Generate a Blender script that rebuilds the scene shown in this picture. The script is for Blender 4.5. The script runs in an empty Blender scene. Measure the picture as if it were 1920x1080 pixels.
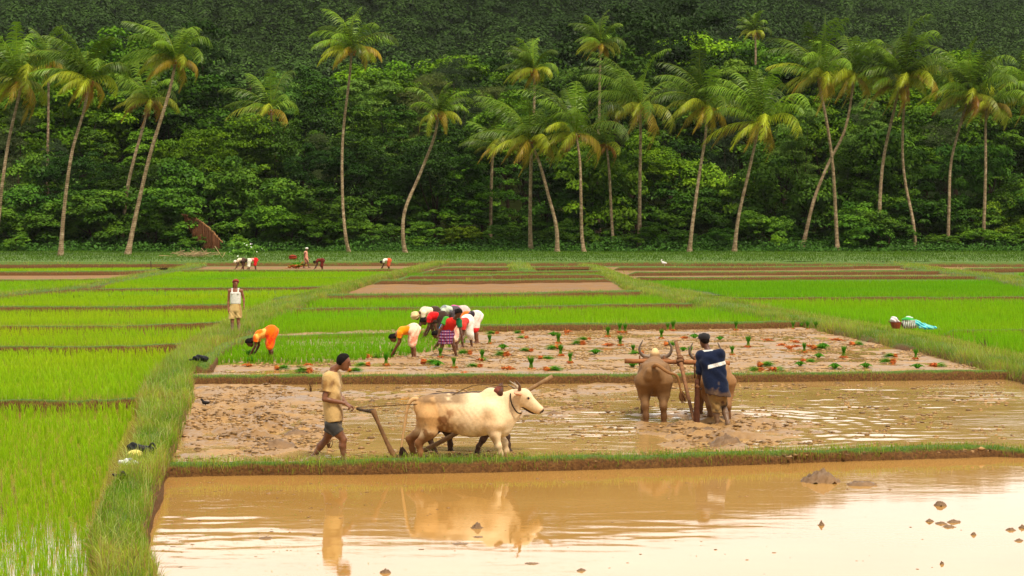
import bpy, math, random
import numpy as np
from mathutils import Vector, Matrix

# ------------------------------------------------------------------ camera, sky, sun
scene = bpy.context.scene
H = 3.48                     # eye height above the ploughed paddy
FPX = 3200.0                 # focal length in pixels of the 1920 wide picture
HORIZON = 425.0
PITCH = math.atan((540 - HORIZON) / FPX)
cam_data = bpy.data.cameras.new('camera')
cam_data.sensor_width = 36.0
cam_data.lens = 36.0 * FPX / 1920.0
cam_data.clip_start = 0.3
cam_data.clip_end = 6000
cam = bpy.data.objects.new('camera', cam_data)
scene.collection.objects.link(cam)
cam.location = (0, 0, H)
cam.rotation_euler = (math.pi / 2 - PITCH, 0, 0)
scene.camera = cam

SUN_EL = math.radians(58)
SUN_AZ = math.radians(150)   # measured from +Y towards +X: behind the camera, to the right
world = bpy.data.worlds.new('World')
scene.world = world
world.use_nodes = True
wn = world.node_tree
wn.nodes.clear()
def wnode(t, **k):
    n = wn.nodes.new(t)
    for a, b in k.items():
        setattr(n, a, b)
    return n
sky = wnode('ShaderNodeTexSky', sky_type='NISHITA', sun_disc=False, sun_elevation=SUN_EL, sun_rotation=SUN_AZ,
            air_density=1.0, dust_density=4.0, ozone_density=1.0)
bg1 = wnode('ShaderNodeBackground'); bg1.inputs['Strength'].default_value = 0.1
wn.links.new(sky.outputs[0], bg1.inputs['Color'])
tc = wnode('ShaderNodeTexCoord')
sep = wnode('ShaderNodeSeparateXYZ'); wn.links.new(tc.outputs['Generated'], sep.inputs[0])
nz = wnode('ShaderNodeTexNoise'); nz.inputs['Scale'].default_value = 2.2; nz.inputs['Detail'].default_value = 5
mpn = wnode('ShaderNodeMapping'); mpn.inputs['Scale'].default_value = (1, 1, 2.5)
wn.links.new(tc.outputs['Generated'], mpn.inputs[0]); wn.links.new(mpn.outputs[0], nz.inputs['Vector'])
# overcast: brighter low over the hills ahead (+Y), greyer overhead
ahead = wnode('ShaderNodeMapRange'); ahead.inputs['From Min'].default_value = -1; ahead.inputs['From Max'].default_value = 1
ahead.inputs['To Min'].default_value = 0.42; ahead.inputs['To Max'].default_value = 1.95
wn.links.new(sep.outputs['Y'], ahead.inputs['Value'])
cl = wnode('ShaderNodeMapRange'); cl.inputs['From Min'].default_value = 0.3; cl.inputs['From Max'].default_value = 0.7
cl.inputs['To Min'].default_value = 0.85; cl.inputs['To Max'].default_value = 1.1
wn.links.new(nz.outputs['Fac'], cl.inputs['Value'])
mul = wnode('ShaderNodeMath', operation='MULTIPLY'); wn.links.new(ahead.outputs[0], mul.inputs[0]); wn.links.new(cl.outputs[0], mul.inputs[1])
bg2 = wnode('ShaderNodeBackground'); bg2.inputs['Color'].default_value = (1.0, 0.97, 0.90, 1)
wn.links.new(mul.outputs[0], bg2.inputs['Strength'])
mx = wnode('ShaderNodeMixShader'); mx.inputs[0].default_value = 0.8
wn.links.new(bg1.outputs[0], mx.inputs[1]); wn.links.new(bg2.outputs[0], mx.inputs[2])
wo = wnode('ShaderNodeOutputWorld'); wn.links.new(mx.outputs[0], wo.inputs[0])

sun_data = bpy.data.lights.new('sun', 'SUN')
sun_data.energy = 3.2
sun_data.angle = math.radians(11)
sun_data.color = (1.0, 0.90, 0.72)
sun = bpy.data.objects.new('sun', sun_data)
scene.collection.objects.link(sun)
sd = Vector((math.sin(SUN_AZ) * math.cos(SUN_EL), math.cos(SUN_AZ) * math.cos(SUN_EL), math.sin(SUN_EL)))
sun.rotation_euler = sd.to_track_quat('Z', 'Y').to_euler()
sun.location = sd * 50

scene.view_settings.view_transform = 'Standard'
scene.view_settings.look = 'None'
scene.view_settings.exposure = 0.3
scene.view_settings.gamma = 1
scene.cycles.max_bounces = 6
scene.cycles.diffuse_bounces = 3
scene.cycles.glossy_bounces = 3
scene.cycles.transmission_bounces = 3
scene.cycles.transparent_max_bounces = 6
scene.cycles.use_denoising = True
scene.cycles.sample_clamp_indirect = 6

# ------------------------------------------------------------------ helpers
RNG = np.random.default_rng(7)
CP, SP = math.cos(PITCH), math.sin(PITCH)
def P(px, py, z=0.0):
    """the point of the horizontal plane z that the photo pixel (1920x1080) shows"""
    u, v = (px - 960) / FPX, (540 - py) / FPX
    dx, dy, dz = u, CP + v * SP, -SP + v * CP
    t = (z - H) / dz
    return np.array((dx * t, dy * t, z))
def PD(px, py, depth):
    """the point at the given distance along Y that the pixel shows"""
    u, v = (px - 960) / FPX, (540 - py) / FPX
    dx, dy, dz = u, CP + v * SP, -SP + v * CP
    t = depth / dy
    return np.array((dx * t, depth, H + dz * t))
def project(X, Y, Z):
    zc = Y * CP - (Z - H) * SP
    yc = Y * SP + (Z - H) * CP
    return 960 + FPX * X / zc, 540 - FPX * yc / zc

def lin(r, g, b):
    f = lambda c: (c / 255 / 12.92) if c / 255 <= 0.04045 else ((c / 255 + 0.055) / 1.055) ** 2.4
    return (f(r), f(g), f(b))

def hash2(ix, iy, seed):
    h = (ix.astype(np.int64) * 374761393 + iy.astype(np.int64) * 668265263 + seed * 1442695040) & 0xffffffff
    h = ((h ^ (h >> 13)) * 1274126177) & 0xffffffff
    h = h ^ (h >> 16)
    return (h & 0xffffff) / float(0xffffff)
def vnoise(x, y, seed=0):
    ix, iy = np.floor(x), np.floor(y)
    fx, fy = x - ix, y - iy
    fx, fy = fx * fx * (3 - 2 * fx), fy * fy * (3 - 2 * fy)
    a, b = hash2(ix, iy, seed), hash2(ix + 1, iy, seed)
    c, d = hash2(ix, iy + 1, seed), hash2(ix + 1, iy + 1, seed)
    return (a * (1 - fx) + b * fx) * (1 - fy) + (c * (1 - fx) + d * fx) * fy
def fbm(x, y, octv=4, seed=0):
    s, a, t = 0, 0.5, 0
    for o in range(octv):
        s = s + a * vnoise(x * 2 ** o, y * 2 ** o, seed + o * 17); t += a; a *= 0.5
    return s / t

def mesh_np(name, V, F, cols=None, smooth=False):
    """fast mesh from arrays; F is one (n,k) array or a list of such arrays; cols: (nv,3) colour attribute 'Col'"""
    me = bpy.data.meshes.new(name)
    V = np.asarray(V, dtype=np.float32)
    Fs = F if isinstance(F, list) else [F]
    Fs = [np.asarray(f, dtype=np.int32) for f in Fs if len(f)]
    loops = np.concatenate([f.ravel() for f in Fs])
    counts = np.concatenate([np.full(len(f), f.shape[1], dtype=np.int32) for f in Fs])
    starts = np.concatenate([[0], np.cumsum(counts)[:-1]]).astype(np.int32)
    me.vertices.add(len(V)); me.vertices.foreach_set('co', V.ravel())
    me.loops.add(len(loops)); me.loops.foreach_set('vertex_index', loops)
    me.polygons.add(len(counts)); me.polygons.foreach_set('loop_start', starts)
    me.polygons.foreach_set('use_smooth', np.full(len(counts), smooth))
    me.update(calc_edges=True)
    if cols is not None:
        ca = me.color_attributes.new('Col', 'FLOAT_COLOR', 'POINT')
        c4 = np.ones((len(V), 4), dtype=np.float32); c4[:, :3] = cols
        ca.data.foreach_set('color', c4.ravel())
    return me
COL = scene.collection
def link(name, me, mat=None, parent=None, loc=None, rotz=0.0):
    o = bpy.data.objects.new(name, me)
    COL.objects.link(o)
    if mat is not None and me is not None:
        if len(me.materials) == 0:
            me.materials.append(mat)
    if parent is not None:
        o.parent = parent
    if loc is not None:
        o.location = [float(v) for v in loc]
    o.rotation_euler = (0, 0, rotz)
    return o
def tag(o, label=None, cat=None, group=None, kind=None):
    if label: o['label'] = label
    if cat: o['category'] = cat
    if group: o['group'] = group
    if kind: o['kind'] = kind
    return o
def thing(name, label, cat, loc=(0, 0, 0), rotz=0.0, group=None):
    o = bpy.data.objects.new(name, None)
    o.empty_display_size = 0.2
    COL.objects.link(o)
    o.location = [float(v) for v in loc]; o.rotation_euler = (0, 0, rotz)
    return tag(o, label, cat, group)
def copy_tree(o, parent=None):
    c = o.copy(); COL.objects.link(c)
    if parent is not None: c.parent = parent
    for ch in [k for k in bpy.data.objects if k.parent == o]:
        copy_tree(ch, c)
    return c
ORD = ['zeroth', 'first', 'second', 'third', 'fourth', 'fifth', 'sixth', 'seventh', 'eighth', 'ninth', 'tenth', 'eleventh', 'twelfth',
       'thirteenth', 'fourteenth', 'fifteenth', 'sixteenth', 'seventeenth', 'eighteenth', 'nineteenth', 'twentieth', 'twenty-first',
       'twenty-second', 'twenty-third', 'twenty-fourth', 'twenty-fifth', 'twenty-sixth', 'twenty-seventh', 'twenty-eighth']

# ------------------------------------------------------------------ materials
def newmat(name):
    m = bpy.data.materials.new(name); m.use_nodes = True
    nt = m.node_tree; nt.nodes.clear()
    out = nt.nodes.new('ShaderNodeOutputMaterial')
    return m, nt, out
def principled(nt, out, rough=0.7, spec=0.3):
    b = nt.nodes.new('ShaderNodeBsdfPrincipled')
    b.inputs['Roughness'].default_value = rough
    b.inputs['Specular IOR Level'].default_value = spec
    nt.links.new(b.outputs[0], out.inputs[0])
    return b
def ramp(nt, src, stops, interp='LINEAR'):
    r = nt.nodes.new('ShaderNodeValToRGB'); r.color_ramp.interpolation = interp
    el = r.color_ramp.elements
    while len(el) < len(stops): el.new(0.5)
    for e, (p, c) in zip(el, stops):
        e.position = p; e.color = (*c[:3], 1)
    nt.links.new(src, r.inputs[0])
    return r
def noise(nt, scale, detail=4, rough=0.55, coord='Object', stretch=None, dist=0.0):
    t = nt.nodes.new('ShaderNodeTexCoord')
    n = nt.nodes.new('ShaderNodeTexNoise')
    n.inputs['Scale'].default_value = scale; n.inputs['Detail'].default_value = detail; n.inputs['Roughness'].default_value = rough
    n.inputs['Distortion'].default_value = dist
    src = t.outputs[coord]
    if stretch:
        mp = nt.nodes.new('ShaderNodeMapping'); mp.inputs['Scale'].default_value = stretch
        nt.links.new(src, mp.inputs[0]); src = mp.outputs[0]
    nt.links.new(src, n.inputs['Vector'])
    return n
def mixcol(nt, fac, a, b, blend='MIX'):
    m = nt.nodes.new('ShaderNodeMix'); m.data_type = 'RGBA'; m.blend_type = blend
    for sock, v in ((m.inputs['Factor'], fac), (m.inputs[6], a), (m.inputs[7], b)):
        if isinstance(v, (int, float)): sock.default_value = v
        elif isinstance(v, tuple): sock.default_value = (*v[:3], 1)
        else: nt.links.new(v, sock)
    return m.outputs[2]
def bump(nt, b, height, strength=0.3, dist=0.02):
    bp = nt.nodes.new('ShaderNodeBump'); bp.inputs['Strength'].default_value = strength; bp.inputs['Distance'].default_value = dist
    nt.links.new(height, bp.inputs['Height']); nt.links.new(bp.outputs[0], b.inputs['Normal'])
    return bp
def attr(nt, name='Col'):
    a = nt.nodes.new('ShaderNodeAttribute'); a.attribute_name = name
    return a.outputs['Color']

def leaf_mat(name, translucent=0.35, rough=0.5, gloss=0.06, tint=None, objvar=0.0, patch=None):
    """leaves and blades: colour attribute, light passing through"""
    m, nt, out = newmat(name)
    c = attr(nt)
    if objvar:
        oi = nt.nodes.new('ShaderNodeObjectInfo')
        hs = nt.nodes.new('ShaderNodeHueSaturation')
        mr = nt.nodes.new('ShaderNodeMapRange'); mr.inputs['To Min'].default_value = 1 - objvar; mr.inputs['To Max'].default_value = 1 + objvar
        nt.links.new(oi.outputs['Random'], mr.inputs['Value'])
        nt.links.new(mr.outputs[0], hs.inputs['Value'])
        nt.links.new(c, hs.inputs['Color']); c = hs.outputs[0]
        oc = nt.nodes.new('ShaderNodeMix'); oc.data_type = 'RGBA'; oc.blend_type = 'MULTIPLY'; oc.inputs['Factor'].default_value = 1
        nt.links.new(c, oc.inputs[6]); nt.links.new(oi.outputs['Color'], oc.inputs[7]); c = oc.outputs[2]
    if patch:
        n = noise(nt, patch[0], 3, 0.5)
        c = mixcol(nt, ramp(nt, n.outputs[0], [(0.35, (0, 0, 0)), (0.65, (1, 1, 1))]).outputs[0], c, mixcol(nt, 1.0, c, patch[1], 'MULTIPLY'))
    d = nt.nodes.new('ShaderNodeBsdfDiffuse'); t = nt.nodes.new('ShaderNodeBsdfTranslucent'); g = nt.nodes.new('ShaderNodeBsdfGlossy')
    g.inputs['Roughness'].default_value = rough
    nt.links.new(c, d.inputs[0]); nt.links.new(c, t.inputs[0])
    m1 = nt.nodes.new('ShaderNodeMixShader'); m1.inputs[0].default_value = translucent
    nt.links.new(d.outputs[0], m1.inputs[1]); nt.links.new(t.outputs[0], m1.inputs[2])
    m2 = nt.nodes.new('ShaderNodeMixShader'); m2.inputs[0].default_value = gloss
    nt.links.new(m1.outputs[0], m2.inputs[1]); nt.links.new(g.outputs[0], m2.inputs[2])
    nt.links.new(m2.outputs[0], out.inputs[0])
    return m
def flat_mat(name, col, rough=0.8, spec=0.2, nscale=30, var=0.25, bumpy=0.3, bdist=0.01):
    m, nt, out = newmat(name); b = principled(nt, out, rough, spec)
    n = noise(nt, nscale, 5)
    dark = tuple(c * (1 - var) for c in col); lite = tuple(min(1, c * (1 + var)) for c in col)
    nt.links.new(ramp(nt, n.outputs[0], [(0.3, dark), (0.7, lite)]).outputs[0], b.inputs['Base Color'])
    bump(nt, b, n.outputs[0], bumpy, bdist)
    return m
def attr_mat(name, rough=0.75, spec=0.25, nscale=25, var=0.2, bumpy=0.25, bdist=0.008):
    """colour attribute broken up by a fine procedural noise"""
    m, nt, out = newmat(name); b = principled(nt, out, rough, spec)
    n = noise(nt, nscale, 6)
    g = ramp(nt, n.outputs[0], [(0.3, (1 - var,) * 3), (0.7, (1 + var,) * 3)])
    nt.links.new(mixcol(nt, 1.0, attr(nt), g.outputs[0], 'MULTIPLY'), b.inputs['Base Color'])
    bump(nt, b, n.outputs[0], bumpy, bdist)
    return m

M = {}
M['rice'] = leaf_mat('rice_leaf', 0.42, 0.5, 0.01, patch=(0.12, (1.22, 0.98, 0.9)))
M['grass'] = leaf_mat('grass_leaf', 0.35, 0.6, 0.008, patch=(0.35, (1.15, 0.95, 1.0)))
M['leaf'] = leaf_mat('tree_leaf', 0.12, 0.45, 0.008, objvar=0.28)
M['frond'] = leaf_mat('palm_leaf', 0.3, 0.4, 0.02, objvar=0.1)

def earth_mat():
    m, nt, out = newmat('bank_earth'); b = principled(nt, out, 0.75, 0.25)
    n = noise(nt, 3.0, 6, 0.65); n2 = noise(nt, 22.0, 5, 0.7)
    earth = ramp(nt, n2.outputs[0], [(0.25, lin(52, 34, 16)), (0.5, lin(98, 64, 28)), (0.8, lin(135, 98, 48))])
    green = ramp(nt, n2.outputs[0], [(0.3, lin(44, 66, 12)), (0.7, lin(92, 122, 26))])
    geo = nt.nodes.new('ShaderNodeNewGeometry'); sp = nt.nodes.new('ShaderNodeSeparateXYZ')
    nt.links.new(geo.outputs['Normal'], sp.inputs[0])
    ad = nt.nodes.new('ShaderNodeMath'); ad.operation = 'ADD'
    nt.links.new(sp.outputs['Z'], ad.inputs[0]); nt.links.new(n.outputs[0], ad.inputs[1])
    f = ramp(nt, ad.outputs[0], [(0.0, (0, 0, 0)), (0.5, (0, 0, 0)), (1.0, (1, 1, 1))])
    mr = nt.nodes.new('ShaderNodeMapRange'); mr.inputs['From Min'].default_value = 1.1; mr.inputs['From Max'].default_value = 1.4
    nt.links.new(ad.outputs[0], mr.inputs['Value'])
    nt.links.new(mixcol(nt, mr.outputs[0], earth.outputs[0], green.outputs[0]), b.inputs['Base Color'])
    bump(nt, b, n2.outputs[0], 0.8, 0.04)
    return m
M['earth'] = earth_mat()
def mud_mat(name, c1, c2, rough, wetness=0.5):
    m, nt, out = newmat(name); b = principled(nt, out, rough, 0.5)
    n = noise(nt, 1.3, 6, 0.6, stretch=(0.6, 1, 1)); n2 = noise(nt, 14, 6, 0.7)
    c = ramp(nt, n.outputs[0], [(0.3, c1), (0.7, c2)])
    c2_ = ramp(nt, n2.outputs[0], [(0.3, (0.78,) * 3), (0.7, (1.12,) * 3)])
    nt.links.new(mixcol(nt, 1.0, c.outputs[0], c2_.outputs[0], 'MULTIPLY'), b.inputs['Base Color'])
    r = ramp(nt, n.outputs[0], [(0.35, (rough * 0.6,) * 3), (0.65, (min(1, rough * 1.3),) * 3)])
    nt.links.new(r.outputs[0], b.inputs['Roughness'])
    bump(nt, b, n2.outputs[0], 0.5, 0.02)
    return m
M['mud'] = mud_mat('wet_mud', lin(118, 84, 42), lin(168, 128, 74), 0.55)
M['mud_dark'] = mud_mat('dark_mud', lin(84, 60, 36), lin(140, 106, 68), 0.6)
M['mud_far'] = mud_mat('drier_mud', lin(112, 80, 44), lin(150, 112, 68), 0.9)
M['mud_far'].node_tree.nodes['Principled BSDF'].inputs['Specular IOR Level'].default_value = 0.15
M['mud_plain'] = mud_mat('paddy_bed', lin(120, 105, 50), lin(150, 130, 70), 0.35)
def water_mat(name, col, col2, rough, bscale, bstr, stretch, spots=0.0):
    m, nt, out = newmat(name); b = principled(nt, out, rough, 0.5)
    b.inputs['IOR'].default_value = 1.5
    n = noise(nt, 0.35, 5, 0.6, stretch=(0.5, 1, 1))
    c = ramp(nt, n.outputs[0], [(0.3, col), (0.7, col2)])
    nt.links.new(c.outputs[0], b.inputs['Base Color'])
    w = noise(nt, bscale, 4, 0.6, stretch=stretch)
    big = noise(nt, 0.22, 2, 0.5)
    msk = ramp(nt, big.outputs[0], [(0.42, (0.12,) * 3), (0.62, (1,) * 3)])
    mm = nt.nodes.new('ShaderNodeMath'); mm.operation = 'MULTIPLY'
    nt.links.new(w.outputs[0], mm.inputs[0]); nt.links.new(msk.outputs[0], mm.inputs[1])
    bump(nt, b, mm.outputs[0], bstr, 0.01)
    return m
M['pond'] = water_mat('still_muddy_water', lin(162, 118, 58), lin(176, 134, 74), 0.03, 7.0, 0.10, (0.5, 1.3, 1))
M['paddy_water'] = water_mat('stirred_muddy_water', lin(158, 122, 66), lin(180, 144, 90), 0.06, 6.0, 0.5, (0.45, 1.5, 1))
M['rice_water'] = water_mat('paddy_water_clear', lin(120, 105, 40), lin(150, 130, 60), 0.05, 9.0, 0.2, (0.5, 1.2, 1))
M['soil_green'] = flat_mat('green_paddy_soil', lin(70, 90, 20), 0.8, 0.2, 2.0, 0.3)  # muddy green ground colour under the rice
M['forest_floor'] = flat_mat('forest_floor', lin(30, 36, 12), 1.0, 0.0, 0.6, 0.4)
M['bark'] = flat_mat('grey_brown_bark', lin(95, 75, 55), 0.85, 0.1, 6, 0.35, 0.6, 0.03)
M['dark_bark'] = flat_mat('dark_bark', lin(55, 42, 30), 0.85, 0.1, 5, 0.35, 0.6, 0.03)
def palm_bark_mat():
    m, nt, out = newmat('ringed_palm_bark'); b = principled(nt, out, 0.8, 0.15)
    t = nt.nodes.new('ShaderNodeTexCoord'); sp = nt.nodes.new('ShaderNodeSeparateXYZ')
    nt.links.new(t.outputs['Object'], sp.inputs[0])
    w = nt.nodes.new('ShaderNodeTexWave'); w.wave_type = 'BANDS'; w.bands_direction = 'Z'
    w.inputs['Scale'].default_value = 1.6; w.inputs['Distortion'].default_value = 1.5
    nt.links.new(t.outputs['Object'], w.inputs[0])
    n = noise(nt, 2.5, 6, 0.65)
    c = ramp(nt, n.outputs[0], [(0.3, lin(104, 84, 62)), (0.52, lin(154, 130, 100)), (0.75, lin(206, 186, 156))])
    g = ramp(nt, w.outputs[0], [(0.0, (0.72,) * 3), (0.5, (1,) * 3)])
    nt.links.new(mixcol(nt, 1.0, c.outputs[0], g.outputs[0], 'MULTIPLY'), b.inputs['Base Color'])
    bump(nt, b, w.outputs[0], 0.6, 0.03)
    return m
M['palm_bark'] = palm_bark_mat()

# ------------------------------------------------------------------ generators
def in_poly(x, y, poly):
    n = len(poly); inside = np.zeros(len(x), bool)
    j = n - 1
    for i in range(n):
        xi, yi = poly[i][:2]; xj, yj = poly[j][:2]
        c = ((yi > y) != (yj > y)) & (x < (xj - xi) * (y - yi) / (yj - yi + 1e-12) + xi)
        inside ^= c; j = i
    return inside
def blades(base, h, w, lean, col, tipcol=None, seg=2, rng=RNG, wind=(0, 0)):
    """one bent blade per base point. returns V, F(list), C"""
    n = len(base)
    az = rng.random(n) * 2 * math.pi            # facing
    la = rng.random(n) * 2 * math.pi            # lean direction
    L = lean * rng.random(n) * h
    dx, dy = np.cos(la) * L + wind[0] * h, np.sin(la) * L + wind[1] * h
    wx, wy = np.cos(az) * w * 0.5, np.sin(az) * w * 0.5
    if tipcol is None: tipcol = col
    z0 = np.zeros(n)
    if seg == 1:
        V = np.stack([base + np.stack([-wx, -wy, z0], 1), base + np.stack([wx, wy, z0], 1), base + np.stack([dx, dy, h * 0.95], 1)], 1)
        C = np.stack([col, col, tipcol], 1)
        F = np.arange(n * 3).reshape(n, 3)
        return V.reshape(-1, 3), [F], C.reshape(-1, 3)
    mid = base + np.stack([dx * 0.35, dy * 0.35, h * 0.6], 1)
    tip = base + np.stack([dx, dy, h * (1 - 0.25 * lean)], 1)
    o = np.stack([wx, wy, z0], 1)
    V = np.stack([base - o, base + o, mid + o * 0.85, mid - o * 0.85, tip], 1)
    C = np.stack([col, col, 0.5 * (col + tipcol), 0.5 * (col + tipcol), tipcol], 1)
    i = np.arange(n)[:, None] * 5
    return V.reshape(-1, 3), [i + np.array([[0, 1, 2, 3]]), i + np.array([[3, 2, 4]])], C.reshape(-1, 3)
def colvar(n, c, v=0.15, rng=RNG, hue=0.06):
    c = np.array(c)[None, :]
    k = 1 + (rng.random((n, 1)) - 0.5) * 2 * v
    return c * k * (1 + (rng.random((n, 3)) - 0.5) * 2 * hue)
def merge(parts):
    Vs, Cs, Fq, off = [], [], {}, 0
    for V, F, C in parts:
        Vs.append(V); Cs.append(C)
        for f in (F if isinstance(F, list) else [F]):
            Fq.setdefault(f.shape[1], []).append(f + off)
        off += len(V)
    return np.concatenate(Vs), [np.concatenate(v) for v in Fq.values()], np.concatenate(Cs)
def tube(pts, radii, n=8, col=None, caps=True, ell=None):
    """tapered tube through points. returns V, F, C"""
    pts = np.asarray(pts, float); m = len(pts)
    radii = np.broadcast_to(np.asarray(radii, float), (m,))
    T = np.gradient(pts, axis=0); T /= np.linalg.norm(T, axis=1)[:, None] + 1e-9
    up = np.array((0, 0, 1.0)) if abs(T[0][2]) < 0.9 else np.array((0, 1.0, 0))
    V = []
    for i in range(m):
        a = np.cross(up, T[i]); a /= np.linalg.norm(a) + 1e-9
        b = np.cross(T[i], a); up = b
        th = np.arange(n) * 2 * math.pi / n
        V.append(pts[i] + radii[i] * (np.cos(th)[:, None] * a + np.sin(th)[:, None] * b))
    V = np.concatenate(V)
    i, j = np.meshgrid(np.arange(m - 1), np.arange(n), indexing='ij'); i, j = i.ravel(), j.ravel()
    F = [np.stack([i * n + j, i * n + (j + 1) % n, (i + 1) * n + (j + 1) % n, (i + 1) * n + j], 1)]
    if caps:
        V = np.concatenate([V, pts[:1], pts[-1:]]); a, b = m * n, m * n + 1; k = np.arange(n)
        F.append(np.stack([(k + 1) % n, k, np.full(n, a)], 1))
        F.append(np.stack([(m - 1) * n + k, (m - 1) * n + (k + 1) % n, np.full(n, b)], 1))
    C = np.tile(np.array(col if col is not None else (0.5, 0.5, 0.5)), (len(V), 1))
    return V, F, C
def spline(pts, n):
    """Catmull-Rom through control points"""
    p = np.asarray(pts, float)
    p = np.concatenate([2 * p[:1] - p[1:2], p, 2 * p[-1:] - p[-2:-1]])
    m = len(p) - 3
    out = []
    for t in np.linspace(0, m - 1e-6, n):
        i = int(t); f = t - i
        a, b, c, d = p[i:i + 4]
        out.append(0.5 * (2 * b + (c - a) * f + (2 * a - 5 * b + 4 * c - d) * f * f + (3 * b - a - 3 * c + d) * f ** 3))
    return np.array(out)

# ------------------------------------------------------------------ the land
def sheet(name, poly, z, mat, kind='structure'):
    V = [(p[0], p[1], z) for p in poly]
    me = bpy.data.meshes.new(name); me.from_pydata(V, [], [list(range(len(V)))]); me.update()
    o = link(name, me, mat)
    if kind: tag(o, kind=kind)
    return o
def pxpoly(pts, z=0.0):
    return [P(x, y, z)[:2] for x, y in pts]

# the ground, one sheet to the horizon (its near part lies under the paddies)
gx = np.concatenate([np.linspace(-3000, -200, 15), np.linspace(-160, 160, 41), np.linspace(200, 3000, 15)])
gy = np.concatenate([np.linspace(-60, 160, 45), np.linspace(170, 420, 26), np.linspace(460, 4500, 30)])
GX, GY = np.meshgrid(gx, gy, indexing='ij')
Z_FOREST = 0.75
def ground_z(x, y):
    z = np.where(y < 150, -0.6, 0)
    t = np.clip((y - 150) / 8, 0, 1)
    z = -0.6 * (1 - t) + 0.45 * t
    z = z - 0.15 + np.clip((y - 219) / 110, 0, 1) * 9 + (fbm(x / 30, y / 30, 3, 5) - 0.5) * np.clip((y - 222) / 60, 0, 1) * 3
    return z
GZ = ground_z(GX, GY)
nx, ny = GX.shape
i, j = np.meshgrid(np.arange(nx - 1), np.arange(ny - 1), indexing='ij'); i, j = i.ravel(), j.ravel()
gF = np.stack([i * ny + j, (i + 1) * ny + j, (i + 1) * ny + j + 1, i * ny + j + 1], 1)
tag(link('ground', mesh_np('ground', np.stack([GX.ravel(), GY.ravel(), GZ.ravel()], 1), gF, smooth=True), M['forest_floor']), kind='structure')

def relief(name, poly, z, mat, step, fn, level=None):
    """a sheet of mud with real relief, cut to the polygon"""
    poly = [np.asarray(p[:2]) for p in poly]
    xs = [p[0] for p in poly]; ys = [p[1] for p in poly]
    X, Y = np.meshgrid(np.arange(min(xs) - step, max(xs) + step, step), np.arange(min(ys) - step, max(ys) + step, step), indexing='ij')
    Z = z + fn(X, Y)
    n, m = X.shape
    i, j = np.meshgrid(np.arange(n - 1), np.arange(m - 1), indexing='ij'); i, j = i.ravel(), j.ravel()
    F = np.stack([i * m + j, (i + 1) * m + j, (i + 1) * m + j + 1, i * m + j + 1], 1)
    cx, cy = X.ravel()[F].mean(1), Y.ravel()[F].mean(1)
    F = F[in_poly(cx, cy, poly)]
    used = np.unique(F); remap = np.zeros(n * m, int); remap[used] = np.arange(len(used))
    V = np.stack([X.ravel(), Y.ravel(), Z.ravel()], 1)[used]
    return link(name, mesh_np(name, V, remap[F], smooth=True), mat)

def bank(pts, width, top, base, name='earth_bank', step=0.22, wob=0.1, grass=None, rough=0.03, label=None):
    """earth bank swept along world points; pts (x,y), width and top may be lists"""
    pts = np.asarray(pts, float)
    n = max(6, int(np.linalg.norm(np.diff(pts[:, :2], axis=0), axis=1).sum() / step))
    n = min(n, 260)
    c = spline(np.column_stack([pts[:, :2], np.zeros(len(pts))]), n)[:, :2]
    w = np.interp(np.linspace(0, 1, n), np.linspace(0, 1, len(pts)), np.broadcast_to(width, (len(pts),)))
    tp = np.interp(np.linspace(0, 1, n), np.linspace(0, 1, len(pts)), np.broadcast_to(top, (len(pts),)))
    T = np.gradient(c, axis=0); T /= np.linalg.norm(T, axis=1)[:, None] + 1e-9
    N = np.stack([-T[:, 1], T[:, 0]], 1)
    s0 = RNG.random() * 100
    prof = [(-0.5, 0.0), (-0.46, 0.45), (-0.40, 0.85), (-0.28, 1.0), (0.0, 1.04), (0.28, 1.0), (0.40, 0.85), (0.46, 0.45), (0.5, 0.0)]
    K = len(prof); V = np.zeros((n, K, 3))
    ar = np.arange(n) * step
    endf = np.clip(np.minimum(np.arange(n), n - 1 - np.arange(n)) / 2.0, 0, 1) ** 0.6
    for k, (a, b) in enumerate(prof):
        ww = w * (1 + wob * 2 * (fbm(ar / 1.3 + s0, np.full(n, k * 0.31 + s0), 3) - 0.5) * 2)
        off = a * ww * (0.25 + 0.75 * endf)
        jit = (vnoise(ar * 3.1 + s0, np.full(n, k * 5.3), 3) - 0.5) * rough * 2
        V[:, k, 0] = c[:, 0] + N[:, 0] * (off + jit)
        V[:, k, 1] = c[:, 1] + N[:, 1] * (off + jit)
        hh = tp + (fbm(ar / 0.9 + s0, np.full(n, k * 0.23), 3, 9) - 0.5) * rough * 2.5
        V[:, k, 2] = base + (hh - base) * b * (0.02 + 0.98 * endf)
    i, j = np.meshgrid(np.arange(n - 1), np.arange(K - 1), indexing='ij'); i, j = i.ravel(), j.ravel()
    F = [np.stack([i * K + j, (i + 1) * K + j, (i + 1) * K + j + 1, i * K + j + 1], 1)]
    me = mesh_np(name, V.reshape(-1, 3), F, smooth=True)
    o = tag(link(name, me, M['earth']), kind='structure')
    if grass:
        GR.append((V, c, N, w, tp, base, grass))
    return o
GR = []

# ------------------------------------------------------------------ banks and paths
def bankpx(front, zf, width, top, base=None, grass=(1.0, 0.12), **k):
    """bank whose front foot follows the given pixels on the plane zf"""
    w0 = np.mean(width)
    pts = []
    for x, y in front:
        p = P(x, y, zf); pts.append((p[0], p[1] + w0 / 2))
    return bank(pts, width, top, (zf - 0.25) if base is None else base, grass=grass, **k)
def pathpx(centre, zc, width, top, base=None, grass=(1.0, 0.12), **k):
    pts = [P(x, y, zc)[:2] for x, y in centre]
    return bank(pts, width, top, (zc - 0.3) if base is None else base, grass=grass, **k)

ZP, ZC, ZM = -0.12, 0.0, 0.05        # near pond, ploughed paddy, planting paddy
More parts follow.
